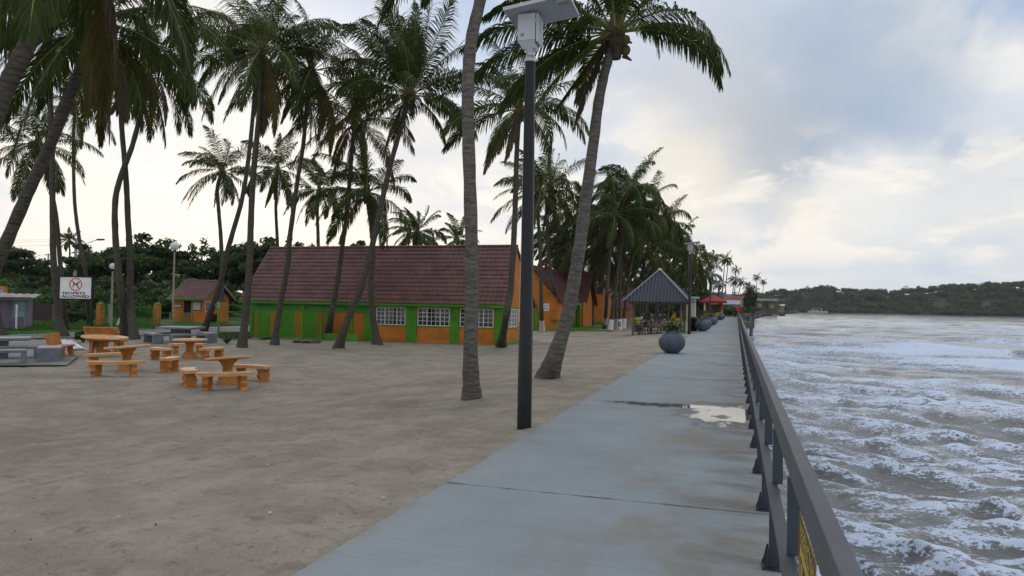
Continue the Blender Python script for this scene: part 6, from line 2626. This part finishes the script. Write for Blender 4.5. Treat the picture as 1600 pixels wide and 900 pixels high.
def pot_leaves(t, seed, spread, hgt, n, leaf, m):
    rng = np.random.RandomState(seed)
    p = rng.normal(size=(n, 3)) * (spread * 0.5, spread * 0.5, hgt * 0.3) + (-0.04, 0, 0.80 + hgt * 0.35)
    p[:, 2] = np.maximum(p[:, 2], 0.74 - 0.1 * (np.abs(p[:, 0]) > .3))
    q, f = leaf_quads(p, leaf, rng, np.tile((0, -.4, 1.0), (n, 1)), 0.4)
    np_mesh('leaves', q, f, m, tint=np.repeat(rng.rand(n), 4), parent=t)
    mb = MB()
    r2 = random.Random(seed)
    for i in range(9):
        a = r2.uniform(0, 6.28)
        e = spread * r2.uniform(.3, .8)
        mb.tube([(0, 0, .74), (math.cos(a) * e * .5, math.sin(a) * e * .5, .78 + hgt * .4), (math.cos(a) * e, math.sin(a) * e, .8 + hgt * r2.uniform(.2, .7))], [.012, .009, .004], 5)
    mb.build('stems', M_BARK, t)


def strap_leaves(t, seed, n=16, L=0.42):
    r2 = random.Random(seed)
    mb = MB()
    for i in range(n):
        a, e = r2.uniform(0, 6.28), r2.uniform(.5, 1.4)
        d = Vector((math.cos(a) * math.cos(e), math.sin(a) * math.cos(e), math.sin(e)))
        s = Vector((-math.sin(a), math.cos(a), 0)) * .035
        b = Vector((0, 0, .76))
        m1 = b + d * L * .6
        m2 = b + d * L + Vector((0, 0, -.05))
        mb.faces([b - s * .6, b + s * .6, m1 + s, m1 - s, m2], [(0, 1, 2, 3), (3, 2, 4)])
    mb.build('leaves', mat('yellow_green_strap_leaf', (0.16, 0.24, 0.03), 0.5, 0.4, 8), t)


pl = planter_base('nearest round slate planter on the path edge, holding a spreading sea grape', (-2.22, 26.4, 0), 1)
pot_leaves(pl, 5, 0.42, 0.30, 150, 0.075, L_POT)
ps = [(51.3, -2.25, 'round slate planter with yellow green leaves beside the black bin', 'strap'), (54.9, -2.2, 'round slate planter close behind the one by the black bin', None),
      (68.2, -2.2, 'round slate planter before the lamp post of the red kiosk', 'pot'), (72.0, -2.15, 'round slate planter tucked behind the one before the kiosk lamp post', None),
      (97.5, -2.0, 'round slate planter in front of the seaward side of the kiosk', None), (104.5, -1.95, 'farthest round slate planter near the end of the path', None)]
for y, x, lab, kind in ps:
    t = planter_base(lab, (x, y, 0), 0)
    if kind == 'strap': strap_leaves(t, int(y))
    if kind == 'pot': pot_leaves(t, int(y), 0.4, 0.5, 90, 0.07, L_TREE)
bn = thing('litter_bin', 'black round litter bin between the gazebo lamp post and the planter', 'bin', G(1082, 517.3))
mb = MB()
mb.lathe([(0.30, 0), (0.33, .05), (0.35, .82), (0.36, .84), (0.36, .90), (0.30, 1.0), (0.12, 1.04), (0.01, 1.045)], 22)
mb.build('body', M_BLACK, bn)
mb = MB()
mb.lathe([(0.355, .70), (0.37, .71), (0.37, .74), (0.352, .75)], 22)
mb.build('rim_band', M_BLACK, bn)

# ------------------------------------------------------------------ no-pets sign
sp_ = G(143, 543)
sg = thing('no_pets_sign', 'white no pets allowed sign in a black frame on one black post', 'sign', sp_)
ds = depth(sp_)
zt, zb = P(115, 433, ds).z - sp_.z, P(115, 466.5, ds).z - sp_.z
# the board faces the viewer: it hangs inland of its post
ux = (ROT @ Vector((1, 0, 0)))
ux.z = 0
ang = math.atan2(ux.y, ux.x)
sg.rotation_euler = (0, 0, ang)
wv_ = 50.0 / FPX * ds
mb = MB()
mb.box(-.075, .0, -.045, .045, -.3, zt + .04)
mb.build('post', M_BLACK, sg)
mb = MB()
for x0, x1, z0, z1 in ((-.10 - wv_, -.077, zt, zt + .05), (-.10 - wv_, -.077, zb - .05, zb), (-.10 - wv_, -.062 - wv_, zb + .001, zt - .001)):
    mb.box(x0, x1, -.035, .035, z0, z1)
mb.build('frame', M_BLACK, sg)
mb = MB()
mb.box(-.060 - wv_, -.078, -.012, .012, zb + .002, zt - .002)
bd = mb.build('panel', M_WHITE, sg)
cx, cz = -.07 - wv_ / 2, zb + (zt - zb) * .66
hgt = zt - zb
R1 = hgt * .30
mb = MB()
n = 40
for i in range(n):
    a, b = 2 * PI * i / n, 2 * PI * (i + 1) / n
    q = [(cx + r * math.cos(t), -.016, cz + r * math.sin(t)) for r, t in ((R1, a), (R1, b), (R1 * .86, b), (R1 * .86, a))]
    mb.prism(q, (0, .003, 0))
dd = R1 * .07
c45 = math.sqrt(.5)
L9 = R1 * .90
mb.prism([(cx - L9 * c45 - dd * c45, -.019, cz + L9 * c45 - dd * c45), (cx - L9 * c45 + dd * c45, -.019, cz + L9 * c45 + dd * c45),
          (cx + L9 * c45 + dd * c45, -.019, cz - L9 * c45 + dd * c45), (cx + L9 * c45 - dd * c45, -.019, cz - L9 * c45 - dd * c45)], (0, .002, 0))
mb.build('prohibition_ring', M_RED, bd)
dog = [(-.62, -.52), (-.50, -.52), (-.30, -.22), (-.18, -.05), (.12, -.02), (.24, -.52), (.34, -.52), (.36, -.12), (.42, .14), (.52, .26), (.66, .24), (.72, .32), (.62, .40), (.50, .60), (.44, .44), (.34, .40), (.24, .18), (-.28, .16), (-.44, .34), (-.50, .32), (-.40, .10), (-.44, -.14), (-.60, -.44)]
dog = [(x * R1 * .9, y * R1 * .9) for x, y in dog]
cu = bpy.data.curves.new('dog_outline', 'CURVE')
cu.dimensions = '2D'
cu.fill_mode = 'BOTH'
s_ = cu.splines.new('POLY')
s_.points.add(len(dog) - 1)
for p, q in zip(s_.points, dog):
    p.co = (q[0], q[1], 0, 1)
s_.use_cyclic_u = True
cu.extrude = .0012
tmp = bpy.data.objects.new('tmp', cu)
C.objects.link(tmp)
me = bpy.data.meshes.new_from_object(tmp.evaluated_get(bpy.context.evaluated_depsgraph_get()))
bpy.data.objects.remove(tmp)
me.materials.clear()
me.materials.append(M_BLACK)
do = bpy.data.objects.new('dog_pictogram', me)
C.objects.link(do)
do.parent = bd
do.location = (cx, -.0142, cz)
do.rotation_euler = (PI / 2, 0, 0)
lh_ = hgt * .165
text_obj('lettering', 'NO', lh_, M_BLACK, bd, (cx - wv_ * .245, -.0135, zb + hgt * .245), (PI / 2, 0, 0), sx=1.75)
text_obj('lettering', 'PETS', lh_, M_BLACK, bd, (cx + wv_ * .115, -.0135, zb + hgt * .245), (PI / 2, 0, 0), sx=1.75)
text_obj('lettering', 'ALLOWED', lh_, M_BLACK, bd, (cx, -.0135, zb + hgt * .095), (PI / 2, 0, 0), sx=1.65)

# ------------------------------------------------------------------ globe lamps, utility pole, wires


def globe_lamp(label, base, gx_, gy_, r, arm=False):
    d = depth(base)
    t = thing('globe_lamp', label, 'lamp post', base, 0, 'globe lamps by the driveway')
    top = P(gx_, gy_, d) - Vector(base)
    mb = MB()
    mb.tube([(0, 0, -.1), (0, 0, top.z * .5), (0, 0, top.z - r - .12)], [.085, .075, .065], 12)
    mb.build('pole', M_POLE, t)
    mb = MB()
    mb.lathe([(.07, top.z - r - .118), (.11, top.z - r - .08), (.11, top.z - r + .02)], 14)
    mb.build('collar', M_BLACK, t)
    mb = MB()
    mb.lathe([(max(.002, r * math.sin(PI * i / 14)), top.z - r * math.cos(PI * i / 14)) for i in range(15)], 22)
    mb.build('globe', M_GLOBE, t)
    if arm:
        mb = MB()
        mb.tube([(.06, 0, top.z - .62), (.28, 0, top.z - .56)], .02, 6)
        mb.lathe([(.13, top.z - .66), (.10, top.z - .56), (.03, top.z - .53)], 12, c=(.36, 0, 0))
        mb.build('side_floodlight', M_BLACK, t)
    return t


globe_lamp('tall tan post carrying a white globe lamp, beside the ticket booth', G(269.5, 510), 273, 384.5, .34)
globe_lamp('shorter globe lamp with a small side floodlight behind the crossing pair of palms', G(173.5, 516), 174.3, 416, .22, True)
ut = G(115, 491)
dU = depth(ut)
up_ = thing('utility_pole', 'grey concrete utility pole with a long street lamp arm rising behind the sign', 'utility pole', ut)
topz = P(119, 372, dU).z - ut.z
mb = MB()
mb.tube([(0, 0, -.2), (0, 0, topz * .5), (.06, 0, topz)], [.24, .20, .15], 12)
mb.build('pole', M_UTIL, up_)
e_ = P(153, 374, dU) - ut
s0_ = P(129, 383, dU) - ut
mb = MB()
mb.tube([(.05, 0, s0_.z - .6), s0_, e_], [.05, .045, .04], 8)
mb.build('arm', M_GALV, up_)
mb = MB()
mb.box(e_.x - .1, e_.x + .95, e_.y - .16, e_.y + .16, e_.z - .14, e_.z + .06, bev=.04)
mb.build('street_lamp_head', M_BLACK, up_)
up2 = thing('utility_pole', 'thin pale utility pole far behind the mauve hut', 'utility pole', P(73, 478, 120))
up2.location.z = float(land_z(up2.location.x, up2.location.y)) 
mb = MB()
mb.tube([(0, 0, -.3), (0, 0, P(75, 396, 120).z - up2.location.z)], [.17, .11], 10)
mb.build('pole', M_UTIL, up2)
mb = MB()
zc = P(75, 398, 120).z - up2.location.z
mb.box(-.8, .8, -.05, .05, zc - .06, zc + .06)
mb.build('crossarm', M_WOOD, up2)
up3 = thing('utility_pole', 'thin pole rising behind the roof of the ticket booth', 'utility pole', P(313, 470, 92))
up3.location.z = float(land_z(up3.location.x, up3.location.y))
mb = MB()
mb.tube([(0, 0, -.3), (0, 0, P(313, 384, 92).z - up3.location.z)], [.11, .08], 10)
mb.build('pole', M_POLE, up3)
for i, (yl, yr) in enumerate(((372, 373.5), (377, 376), (383.5, 382))):
    a, b = P(-220, yl - 3, 105), P(118, yr, dU)
    pts = []
    for k in range(25):
        u = k / 24
        q = a.lerp(b, u)
        q.z -= 0.55 * 4 * u * (1 - u) * .6
        pts.append(q)
    mb = MB()
    mb.tube([p - pts[0] for p in pts], .012, 5)
    o = mb.build('power_line', M_BLACK)
    o.location = pts[0]
    tag(o, ('uppermost', 'middle', 'lowest')[i] + ' power line strung to the grey utility pole', 'power line', 'power lines to the utility pole')
fp_ = thing('white_pipe', 'white pipe leaning over on the lawn beside the gate', 'pipe', G(181, 512))
a = P(188, 497.5, depth(fp_.location)) - fp_.location
mb = MB()
mb.tube([(0, 0, -.05), a], .08, 8)
mb.build('tube', M_WHITE, fp_)
wpst = thing('gate_post', 'pale concrete gate post standing before the green barred gate', 'post', G(170.5, 509))
mb = MB()
mb.box(-.09, .09, -.09, .09, -.1, 1.62)
mb.build('shaft', mat('pale_post_concrete', (0.32, 0.33, 0.33), 0.8, 0.2, 3), wpst)
mb = MB()
mb.box(-.11, .11, -.11, .11, 1.622, 1.70)
mb.build('cap', MATS['pale_post_concrete'], wpst)

# ================================================================== PICNIC FURNITURE
GO = 'orange concrete picnic furniture on the sand'


def round_table(label, base, top_h=0.74, r=0.56, tilt=(0, 0), seed=0):
    t = thing('round_table', label, 'table', base, 0, 'round orange concrete tables')
    mb = MB()
    n = 8
    prof = [(r * .93, top_h - .075), (r, top_h - .06), (r * 1.01, top_h - .03), (r * .985, top_h), (0.01, top_h + .004)]
    mb.lathe(prof, 28)
    M = Matrix.Translation((0, 0, top_h)) @ Matrix.Rotation(tilt[0], 4, 'X') @ Matrix.Rotation(tilt[1], 4, 'Y') @ Matrix.Translation((0, 0, -top_h))
    mb.v = [tuple(M @ Vector(v)) for v in mb.v]
    mb.poly([tuple(M @ Vector((r * .93 * math.cos(2 * PI * k / 28), r * .93 * math.sin(2 * PI * k / 28), top_h - .075))) for k in range(28)])
    mb.build('tabletop', M_ORANGE_T, t)
    mb = MB()
    mb.lathe([(.27, -.05), (.27, .08), (.24, .11), (.25, .17), (.21, .20), (.155, .24), (.13, .36), (.125, .46), (.165, .55), (.26, top_h - .085), (.26, top_h - .06)], 20)
    mb.build('pedestal', M_ORANGE, t)
    return t


def scroll_leg(mb, x, y, w, th, h, rz):
    """shaped bench leg: wide head, waist, belly and a flared foot"""
    pr = [(.50, 0), (.46, .06), (.36, .16), (.44, .32), (.50, .48), (.40, .64), (.42, .76), (.50, .92), (.50, 1.0)]
    o = [(w * a, h * b) for a, b in pr] + [(-w * a, h * b) for a, b in pr[::-1]]
    M = Matrix.Translation((x, y, 0)) @ Matrix.Rotation(rz, 4, 'Z')
    mb.prism([M @ Vector((a, -th / 2, z)) for a, z in o], M.to_3x3() @ Vector((0, th, 0)))


def arc_bench(label, base, to, L=1.25, R=1.25, h=0.44, dep=0.36, sink=0.0):
    """curved concrete bench; `to` is the table it faces"""
    d = Vector(to) - Vector(base)
    rz = math.atan2(d.y, d.x) - PI / 2
    t = thing('curved_bench', label, 'bench', base, rz, 'curved orange concrete benches')
    half = L / 2 / R
    mb = MB()
    n = 14
    ring = []
    for i in range(n + 1):
        a = -half + 2 * half * i / n
        e = 1 - (abs(i - n / 2) / (n / 2)) ** 6 * .35        # rounded ends
        for rr_ in (R - dep / 2 * e, R + dep / 2 * e):
            ring.append((math.sin(a) * rr_, R - math.cos(a) * rr_))
    outl = [ring[2 * i] for i in range(n + 1)] + [ring[2 * i + 1] for i in range(n, -1, -1)]
    mb.prism([(x, y, h - .085) for x, y in outl], (0, 0, .055))
    sh = [(x * .985, y) for x, y in outl]
    mb.prism([(x, y, h - .030) for x, y in sh], (0, 0, .03))
    mb.build('seat', M_ORANGE_T, t)
    for s in (-1, 1):
        a = s * half * .62
        mb = MB()
        scroll_leg(mb, math.sin(a) * R, R - math.cos(a) * R, .34, .15, h - .087, a + PI / 2)
        for i, v in enumerate(mb.v):
            if v[2] == 0: mb.v[i] = (v[0], v[1], -.05)
        mb.build('leg', M_ORANGE, t)
    return t


TA, TB, TC = G(296, 559), G(355, 600), G(198, 579)
TD = G(163, 556)
round_table('round orange table with chipped rim among benches before the grey concrete set', TA, .73, .63)
round_table('nearest round orange table, its worn top tilted towards the hall', TB, .74, .57, (rad(-2), rad(-6)))
round_table('round orange table behind the long curved bench with the grey worn edge', TC, .78, .66, (rad(1), rad(-4.5)))
round_table('round orange table in front of the toppled bench and the sign post', TD, .76, .82, (rad(0), rad(4)))
arc_bench('curved orange bench seen end on, inland of the table before the grey set', G(249, 562), TA, 1.15)
arc_bench('curved orange bench hidden behind the table before the grey set', G(292, 553), TA, 1.5)
arc_bench('curved orange bench seaward of the table before the grey set', G(333, 561), TA, 1.15)
arc_bench('short orange bench standing alone between the three round tables', G(266, 580), TC, 0.85, 1.6)
arc_bench('orange bench with a cracked top beside the nearest round table, inland of it', G(293, 602), TB, 1.1)
arc_bench('nearest curved orange bench, right in front of the tilted table', G(351, 609), TB, 1.36)
arc_bench('curved orange bench behind the tilted table on the side of the hall', G(396, 594), TB, 1.25)
arc_bench('long curved orange bench with a grey worn front edge', G(178, 588), TC, 1.6, 1.3)
arc_bench('thin edged curved orange bench behind the long worn one', G(170, 572), TC, 1.6, 1.3)


def back_bench(label, base, rz, tip=0.0):
    t = thing('backed_bench', label, 'bench', base, rz, 'orange benches with backrests')
    t.rotation_euler = (tip, 0, rz)
    mb = MB()
    mb.box(-.65, .65, -.22, .22, .40, .47, bev=.015)
    mb.build('seat', M_ORANGE, t)
    mb = MB()
    mb.box(-.65, .65, -.035, .035, 0, .48, bev=.015, M=Matrix.Translation((0, .25, .471)) @ Matrix.Rotation(rad(-16), 4, 'X'))
    mb.build('backrest', M_ORANGE, t)
    for s in (-.45, .45):
        mb = MB()
        mb.prism([(s - .05, -.26, -.04), (s - .05, -.12, -.04), (s - .05, .0, .398), (s - .05, -.2, .398)], (.1, 0, 0))
        mb.prism([(s - .05, .14, -.04), (s - .05, .30, -.04), (s - .05, .2, .398), (s - .05, .02, .398)], (.1, 0, 0))
        mb.build('leg', M_ORANGE, t)
    return t


back_bench('orange bench with a backrest seen from its end beside the grey box bench', G(97, 559), rad(122))
tb_ = back_bench('orange bench whose broad backrest is turned to the path, leaning by the sign post', G(167, 551), rad(-168), 0.0)
tb_.scale = (1.15,) * 3

# crumpled plastic sheet over something behind the backed bench
rg = np.random.RandomState(4)
n1, n2 = 22, 14
U, Vv = np.meshgrid(np.linspace(-1, 1, n1), np.linspace(-1, 1, n2), indexing='ij')
hh = .34 * np.exp(-(U ** 2 * 1.2 + Vv ** 2 * 1.0) ** 2) * (0.75 + 0.5 * fbm(U * 2.2 + 5, Vv * 2.2, 3, 8)) + .07 * rg.rand(n1, n2) * np.exp(-(U ** 2 + Vv ** 2))
b_ = G(100, 546)
ps_ = np_mesh('plastic_sheet', np.stack([U * .85, Vv * .5, hh], -1).reshape(-1, 3), grid_faces(n1, n2), M_PLASTIC)
ps_.location = b_ + Vector((0, 0, .01))
tag(ps_, 'crumpled pale plastic sheet heaped on the concrete behind the backed orange bench', 'plastic sheet')

# grey concrete sets
GGR = 'grey concrete picnic tables'


def grey_table(label, base, rz, L, Wd, h=.76):
    t = thing('concrete_table', label, 'table', base, rz, GGR)
    mb = MB()
    mb.box(-L / 2, L / 2, -Wd / 2, Wd / 2, h - .11, h - .012, bev=.012)
    mb.build('tabletop', M_CONC, t)
    mb = MB()
    mb.box(-L / 2 + .02, L / 2 - .02, -Wd / 2 + .02, Wd / 2 - .02, h - .0115, h, bev=.003)
    mb.build('worn_top', M_CONCTOP, t)
    mb = MB()
    mb.box(-L * .2, L * .2, -Wd * .2, Wd * .2, -.1, h - .112, bev=.01)
    mb.build('leg', M_CONC, t)
    return t


def grey_bench(label, base, rz, L, dep=.48, h=.46, legw=.14):
    t = thing('concrete_bench', label, 'bench', base, rz, 'grey concrete box benches')
    mb = MB()
    mb.box(-L / 2, L / 2, -dep / 2, dep / 2, h - .10, h - .010, bev=.01)
    mb.build('seat', M_CONC, t)
    mb = MB()
    mb.box(-L / 2 + .015, L / 2 - .015, -dep / 2 + .015, dep / 2 - .015, h - .0095, h, bev=.003)
    mb.build('worn_top', M_CONCTOP, t)
    for s in (-1, 1):
        mb = MB()
        x = s * (L / 2 - legw / 2 - .001)
        mb.box(x - legw / 2, x + legw / 2, -dep / 2 + .004, dep / 2 - .004, -.08, h - .101, bev=.008)
        mb.build('leg', M_CONC, t)
    return t


fa = rad(48)
fx, fy = Vector((math.cos(fa), math.sin(fa), 0)), Vector((-math.sin(fa), math.cos(fa), 0))
grey_table('grey concrete table with a pale worn top, cut by the picture edge', G(52, 562) - fx * 1.25 + fy * .35, fa, 2.3, 1.1, .80)
grey_bench('grey box bench in front of the grey table at the picture edge', G(41, 571) - fx * .97 + fy * .2, fa, 1.9, .5, .52)
grey_bench('grey box bench seen end on beside the orange backed bench', G(76, 568) + fy * .75, fa + PI / 2, 1.5, .72, .54, .16)
grey_bench('grey box bench behind the grey table at the picture edge', G(59, 563) - fx * .8 + fy * .35, fa, 1.6, .5, .50)
c0 = G(282, 535)
r0_ = YAW + rad(45 - 3)
grey_table('grey concrete table in the middle of the square of grey benches', c0, r0_ - rad(45), 1.95, 1.5, .82)
for k, lab in enumerate(('grey box bench of the square set, nearest the hall gate', 'grey box bench of the square set, on its far side towards the hall', 'grey box bench of the square set, on its far side by the palms', 'grey box bench of the square set, nearest the round orange tables')):
    a = r0_ + rad(-90 + 90 * k) + (rad(0))
    grey_bench(lab, c0 + Vector((math.cos(a), math.sin(a), 0)) * 1.32, a + PI / 2, 1.75, .5, .50, .16)
sl = [G(-160, 574).xy, G(104, 573).xy, G(122, 559).xy, G(100, 536).xy, G(-160, 540).xy]
sheet('concrete_pad', [tuple(p) for p in sl], mat('pad_concrete', (0.20, 0.20, 0.195), 0.85, 0.3, 1.2, 0.2, 30), 0.055, 0.6)

# ================================================================== BITS ON THE SAND
rn = random.Random(42)
mb = MB()
for i in range(110):
    px, py = rn.uniform(-60, 1000), 575 + 330 * rn.random() ** 0.8
    g = G(px, py)
    if g.x > -2.75: continue
    z = float(land_z(g.x, g.y)) + .012
    a = rn.uniform(0, PI)
    L_ = rn.choice([.010, .014, .018, .025, .045]) * rn.uniform(.6, 1.2)
    w = L_ * rn.uniform(.10, .35)
    c, s = math.cos(a), math.sin(a)
    h = min(.02, w * .6)
    bend = rn.uniform(-.3, .3)
    pts = []
    for t in (-1, 0, 1):
        cx_, cy_ = g.x + c * L_ * t * .5 - s * bend * L_ * (1 - t * t), g.y + s * L_ * t * .5 + c * bend * L_ * (1 - t * t)
        pts.append((cx_, cy_))
    for (ax, ay), (bx_, by_) in zip(pts[:-1], pts[1:]):
        mb.faces([(ax - s * w / 2, ay + c * w / 2, z), (ax + s * w / 2, ay - c * w / 2, z), (bx_ + s * w / 2, by_ - c * w / 2, z), (bx_ - s * w / 2, by_ + c * w / 2, z),
                  (ax, ay, z + h), (bx_, by_, z + h)], [(0, 3, 5, 4), (1, 4, 5, 2), (0, 4, 1), (3, 2, 5)], mi=0)
for i in range(30):
    px, py = rn.uniform(-60, 1000), 590 + 310 * rn.random()
    g = G(px, py)
    if g.x > -2.75: continue
    z = float(land_z(g.x, g.y)) + .008
    r = rn.uniform(.006, .018)
    mb.lathe([(r, 0), (r * .8, r * .6), (r * .1, r * .8)], 6, mi=1, c=(g.x, g.y, z))
tag(mb.build('beach_litter', [M_LITTER, M_PALE_BIT]), kind='stuff', label='scattered twigs, seaweed scraps and shell bits on the sand', cat='litter')
# short grass where the lawn meets the kerb, and along the fence foot
rg = np.random.RandomState(9)
pts = []
for i in range(9000):
    u = rg.rand()
    px = rg.uniform(-20, 250)
    py = 521.5 - px * .024 - rg.rand() ** 1.6 * 16
    g = G(px, py)
    pts.append((g.x, g.y, float(land_z(g.x, g.y)) + .09))
for i in range(2500):
    g = G(rg.uniform(343, 392), rg.uniform(524, 531))
    pts.append((g.x, g.y, float(land_z(g.x, g.y)) + .09))
pts = np.array(pts)
n = len(pts)
a = rg.rand(n) * 6.28
h = rg.uniform(.06, .2, n)
dx = np.stack([np.cos(a), np.sin(a), np.zeros(n)], 1) * .035
ln = rg.normal(0, .05, (n, 3)) * (1, 1, 0)
tip = pts + ln + np.stack([np.zeros(n), np.zeros(n), h], 1)
Vq = np.stack([pts - dx, pts + dx, tip + dx * .2, tip - dx * .2], 1).reshape(-1, 3)
tag(np_mesh('grass', Vq, np.arange(4 * n).reshape(-1, 4), L_GRASS, tint=np.repeat(rg.rand(n), 4)), kind='stuff', label='short grass along the kerb and fence', cat='grass')

# far boats and rocks
bt = thing('boat', 'white motor boat with a green canopy moored under the far wooded shore', 'boat', P(1277, 487.6, 720))
bt.location.z = SEA_Z
mb = MB()
hull = [(-9, 0), (-8, -1.6), (6, -1.6), (10, 0), (6, 1.6), (-8, 1.6)]
mb.prism([(x, y, -.3) for x, y in hull], (0, 0, 1.9))
mb.build('hull', mat('dull_white_hull', (0.36, 0.40, 0.40), 0.6, 0.2, 1), bt)
mb = MB()
mb.box(-5, 4, -1.3, 1.3, 4.2, 4.5)
mb.build('canopy', mat('pale_green_canopy', (0.35, 0.5, 0.45), 0.6, 0.1, 1), bt)
for x in (-4.8, 3.8):
    for y in (-1.2, 1.2):
        mb = MB()
        mb.box(x - .1, x + .1, y - .1, y + .1, 1.602, 4.198)
        mb.build('canopy_post', M_WHITE, bt)
mb = MB()
mb.box(-4, 1, -1, 1, 1.602, 2.6)
mb.build('cabin', MATS['dull_white_hull'], bt)
rk = thing('rock', 'dark rock awash off the far end of the beach', 'rock', P(1222, 490.5, 330))
rk.location.z = SEA_Z
bm = bmesh.new()
bmesh.ops.create_icosphere(bm, subdivisions=2, radius=1.0)
r2 = random.Random(3)
for v in bm.verts:
    v.co *= r2.uniform(.8, 1.2)
    v.co.x *= 1.4
    v.co.z *= .8
me = bpy.data.meshes.new('stone')
bm.to_mesh(me)
bm.free()
me.materials.append(mat('wet_rock', (0.03, 0.028, 0.025), 0.6, 0.3, 1))
o = bpy.data.objects.new('stone', me)
C.objects.link(o)
o.parent = rk
o.location.z = .3

# rocks and scrub along the dark shore past the end of the path
rg = np.random.RandomState(77)
r2 = random.Random(78)
mb = MB()
for i in range(330):
    y = 124 + 430 * r2.random() ** 1.3
    x = float(np.interp(y, XS_Y, XS_X)) + r2.uniform(-2.5, 1.2)
    s = r2.uniform(.25, .8) * (1 + y / 400)
    bm = bmesh.new()
    bmesh.ops.create_icosphere(bm, subdivisions=1, radius=s)
    for v in bm.verts:
        v.co *= r2.uniform(.75, 1.2)
        v.co.z *= .7
    z = -0.6 if x < float(np.interp(y, XS_Y, XS_X)) else -1.5
    mb.faces([(v.co.x + x, v.co.y + y, v.co.z + z) for v in bm.verts], [[v.index for v in f.verts] for f in bm.faces])
    bm.free()
tag(mb.build('shore_rocks', MATS['wet_rock']), kind='stuff', label='dark wet rocks heaped along the shore past the path', cat='rocks')
Vc, Fc, Tc, nb = [], [], [], 0
for i in range(110):
    y = 150 + 400 * r2.random() ** 1.2
    x = float(np.interp(y, XS_Y, XS_X)) - r2.uniform(1.5, 9) * (1 + y / 500)
    hgt = r2.uniform(.8, 2.2) * (1 + y / 450)
    w = r2.uniform(1.2, 2.4) * (1 + y / 400)
    p, n_, ti = crown_points(rg, (x, y, -0.5 + hgt * .4), (w, w, hgt * .6), 12, 30, .6, .42)
    q, f = leaf_quads(p, 0.28 * (1 + y / 300), rg, n_, .5)
    Vc.append(q); Fc.append(f + nb); Tc.append(np.repeat(ti, 4)); nb += len(q)
tag(np_mesh('shore_scrub', np.concatenate(Vc), np.concatenate(Fc), L_TREE, tint=np.concatenate(Tc)), kind='stuff', label='low dark scrub along the shore past the path', cat='scrub')
# black letter on one whitewashed foot
wb = [o for o in bpy.data.objects if o.name.startswith('whitewash_band') and o.parent and abs(o.parent.location.x - P(968, 500, 68).x) < .4 and abs(o.parent.location.y - P(968, 500, 68).y) < 2.5]
if wb:
    r_ = wb[0].parent
    vd = (Vector((0, 0, 0)) - Vector(r_.location))
    vd.z = 0
    vd.normalize()
    text_obj('painted_letter', 'E', .55, M_BLACK, wb[0], vd * .262 + Vector((0, 0, .5)), (PI / 2, 0, math.atan2(vd.x, -vd.y)))

# ================================================================== AIR
hb = MB()
hb.box(-1700, 1700, -300, 1700, -6.0, 60.0)
hz_o = hb.build('haze', None)
hz_o.data.materials.clear()
hm = bpy.data.materials.new('thin_sea_haze')
hm.use_nodes = True
ht = hm.node_tree
ht.nodes.remove(ht.nodes['Principled BSDF'])
pv = ht.nodes.new('ShaderNodeVolumePrincipled')
pv.inputs['Color'].default_value = (0.86, 0.90, 0.97, 1)
pv.inputs['Density'].default_value = 0.00010
pv.inputs['Anisotropy'].default_value = 0.2
ht.links.new(pv.outputs[0], ht.nodes['Material Output'].inputs['Volume'])
hz_o.data.materials.append(hm)
tag(hz_o, kind='stuff', label='thin pale sea haze over the bay', cat='haze')
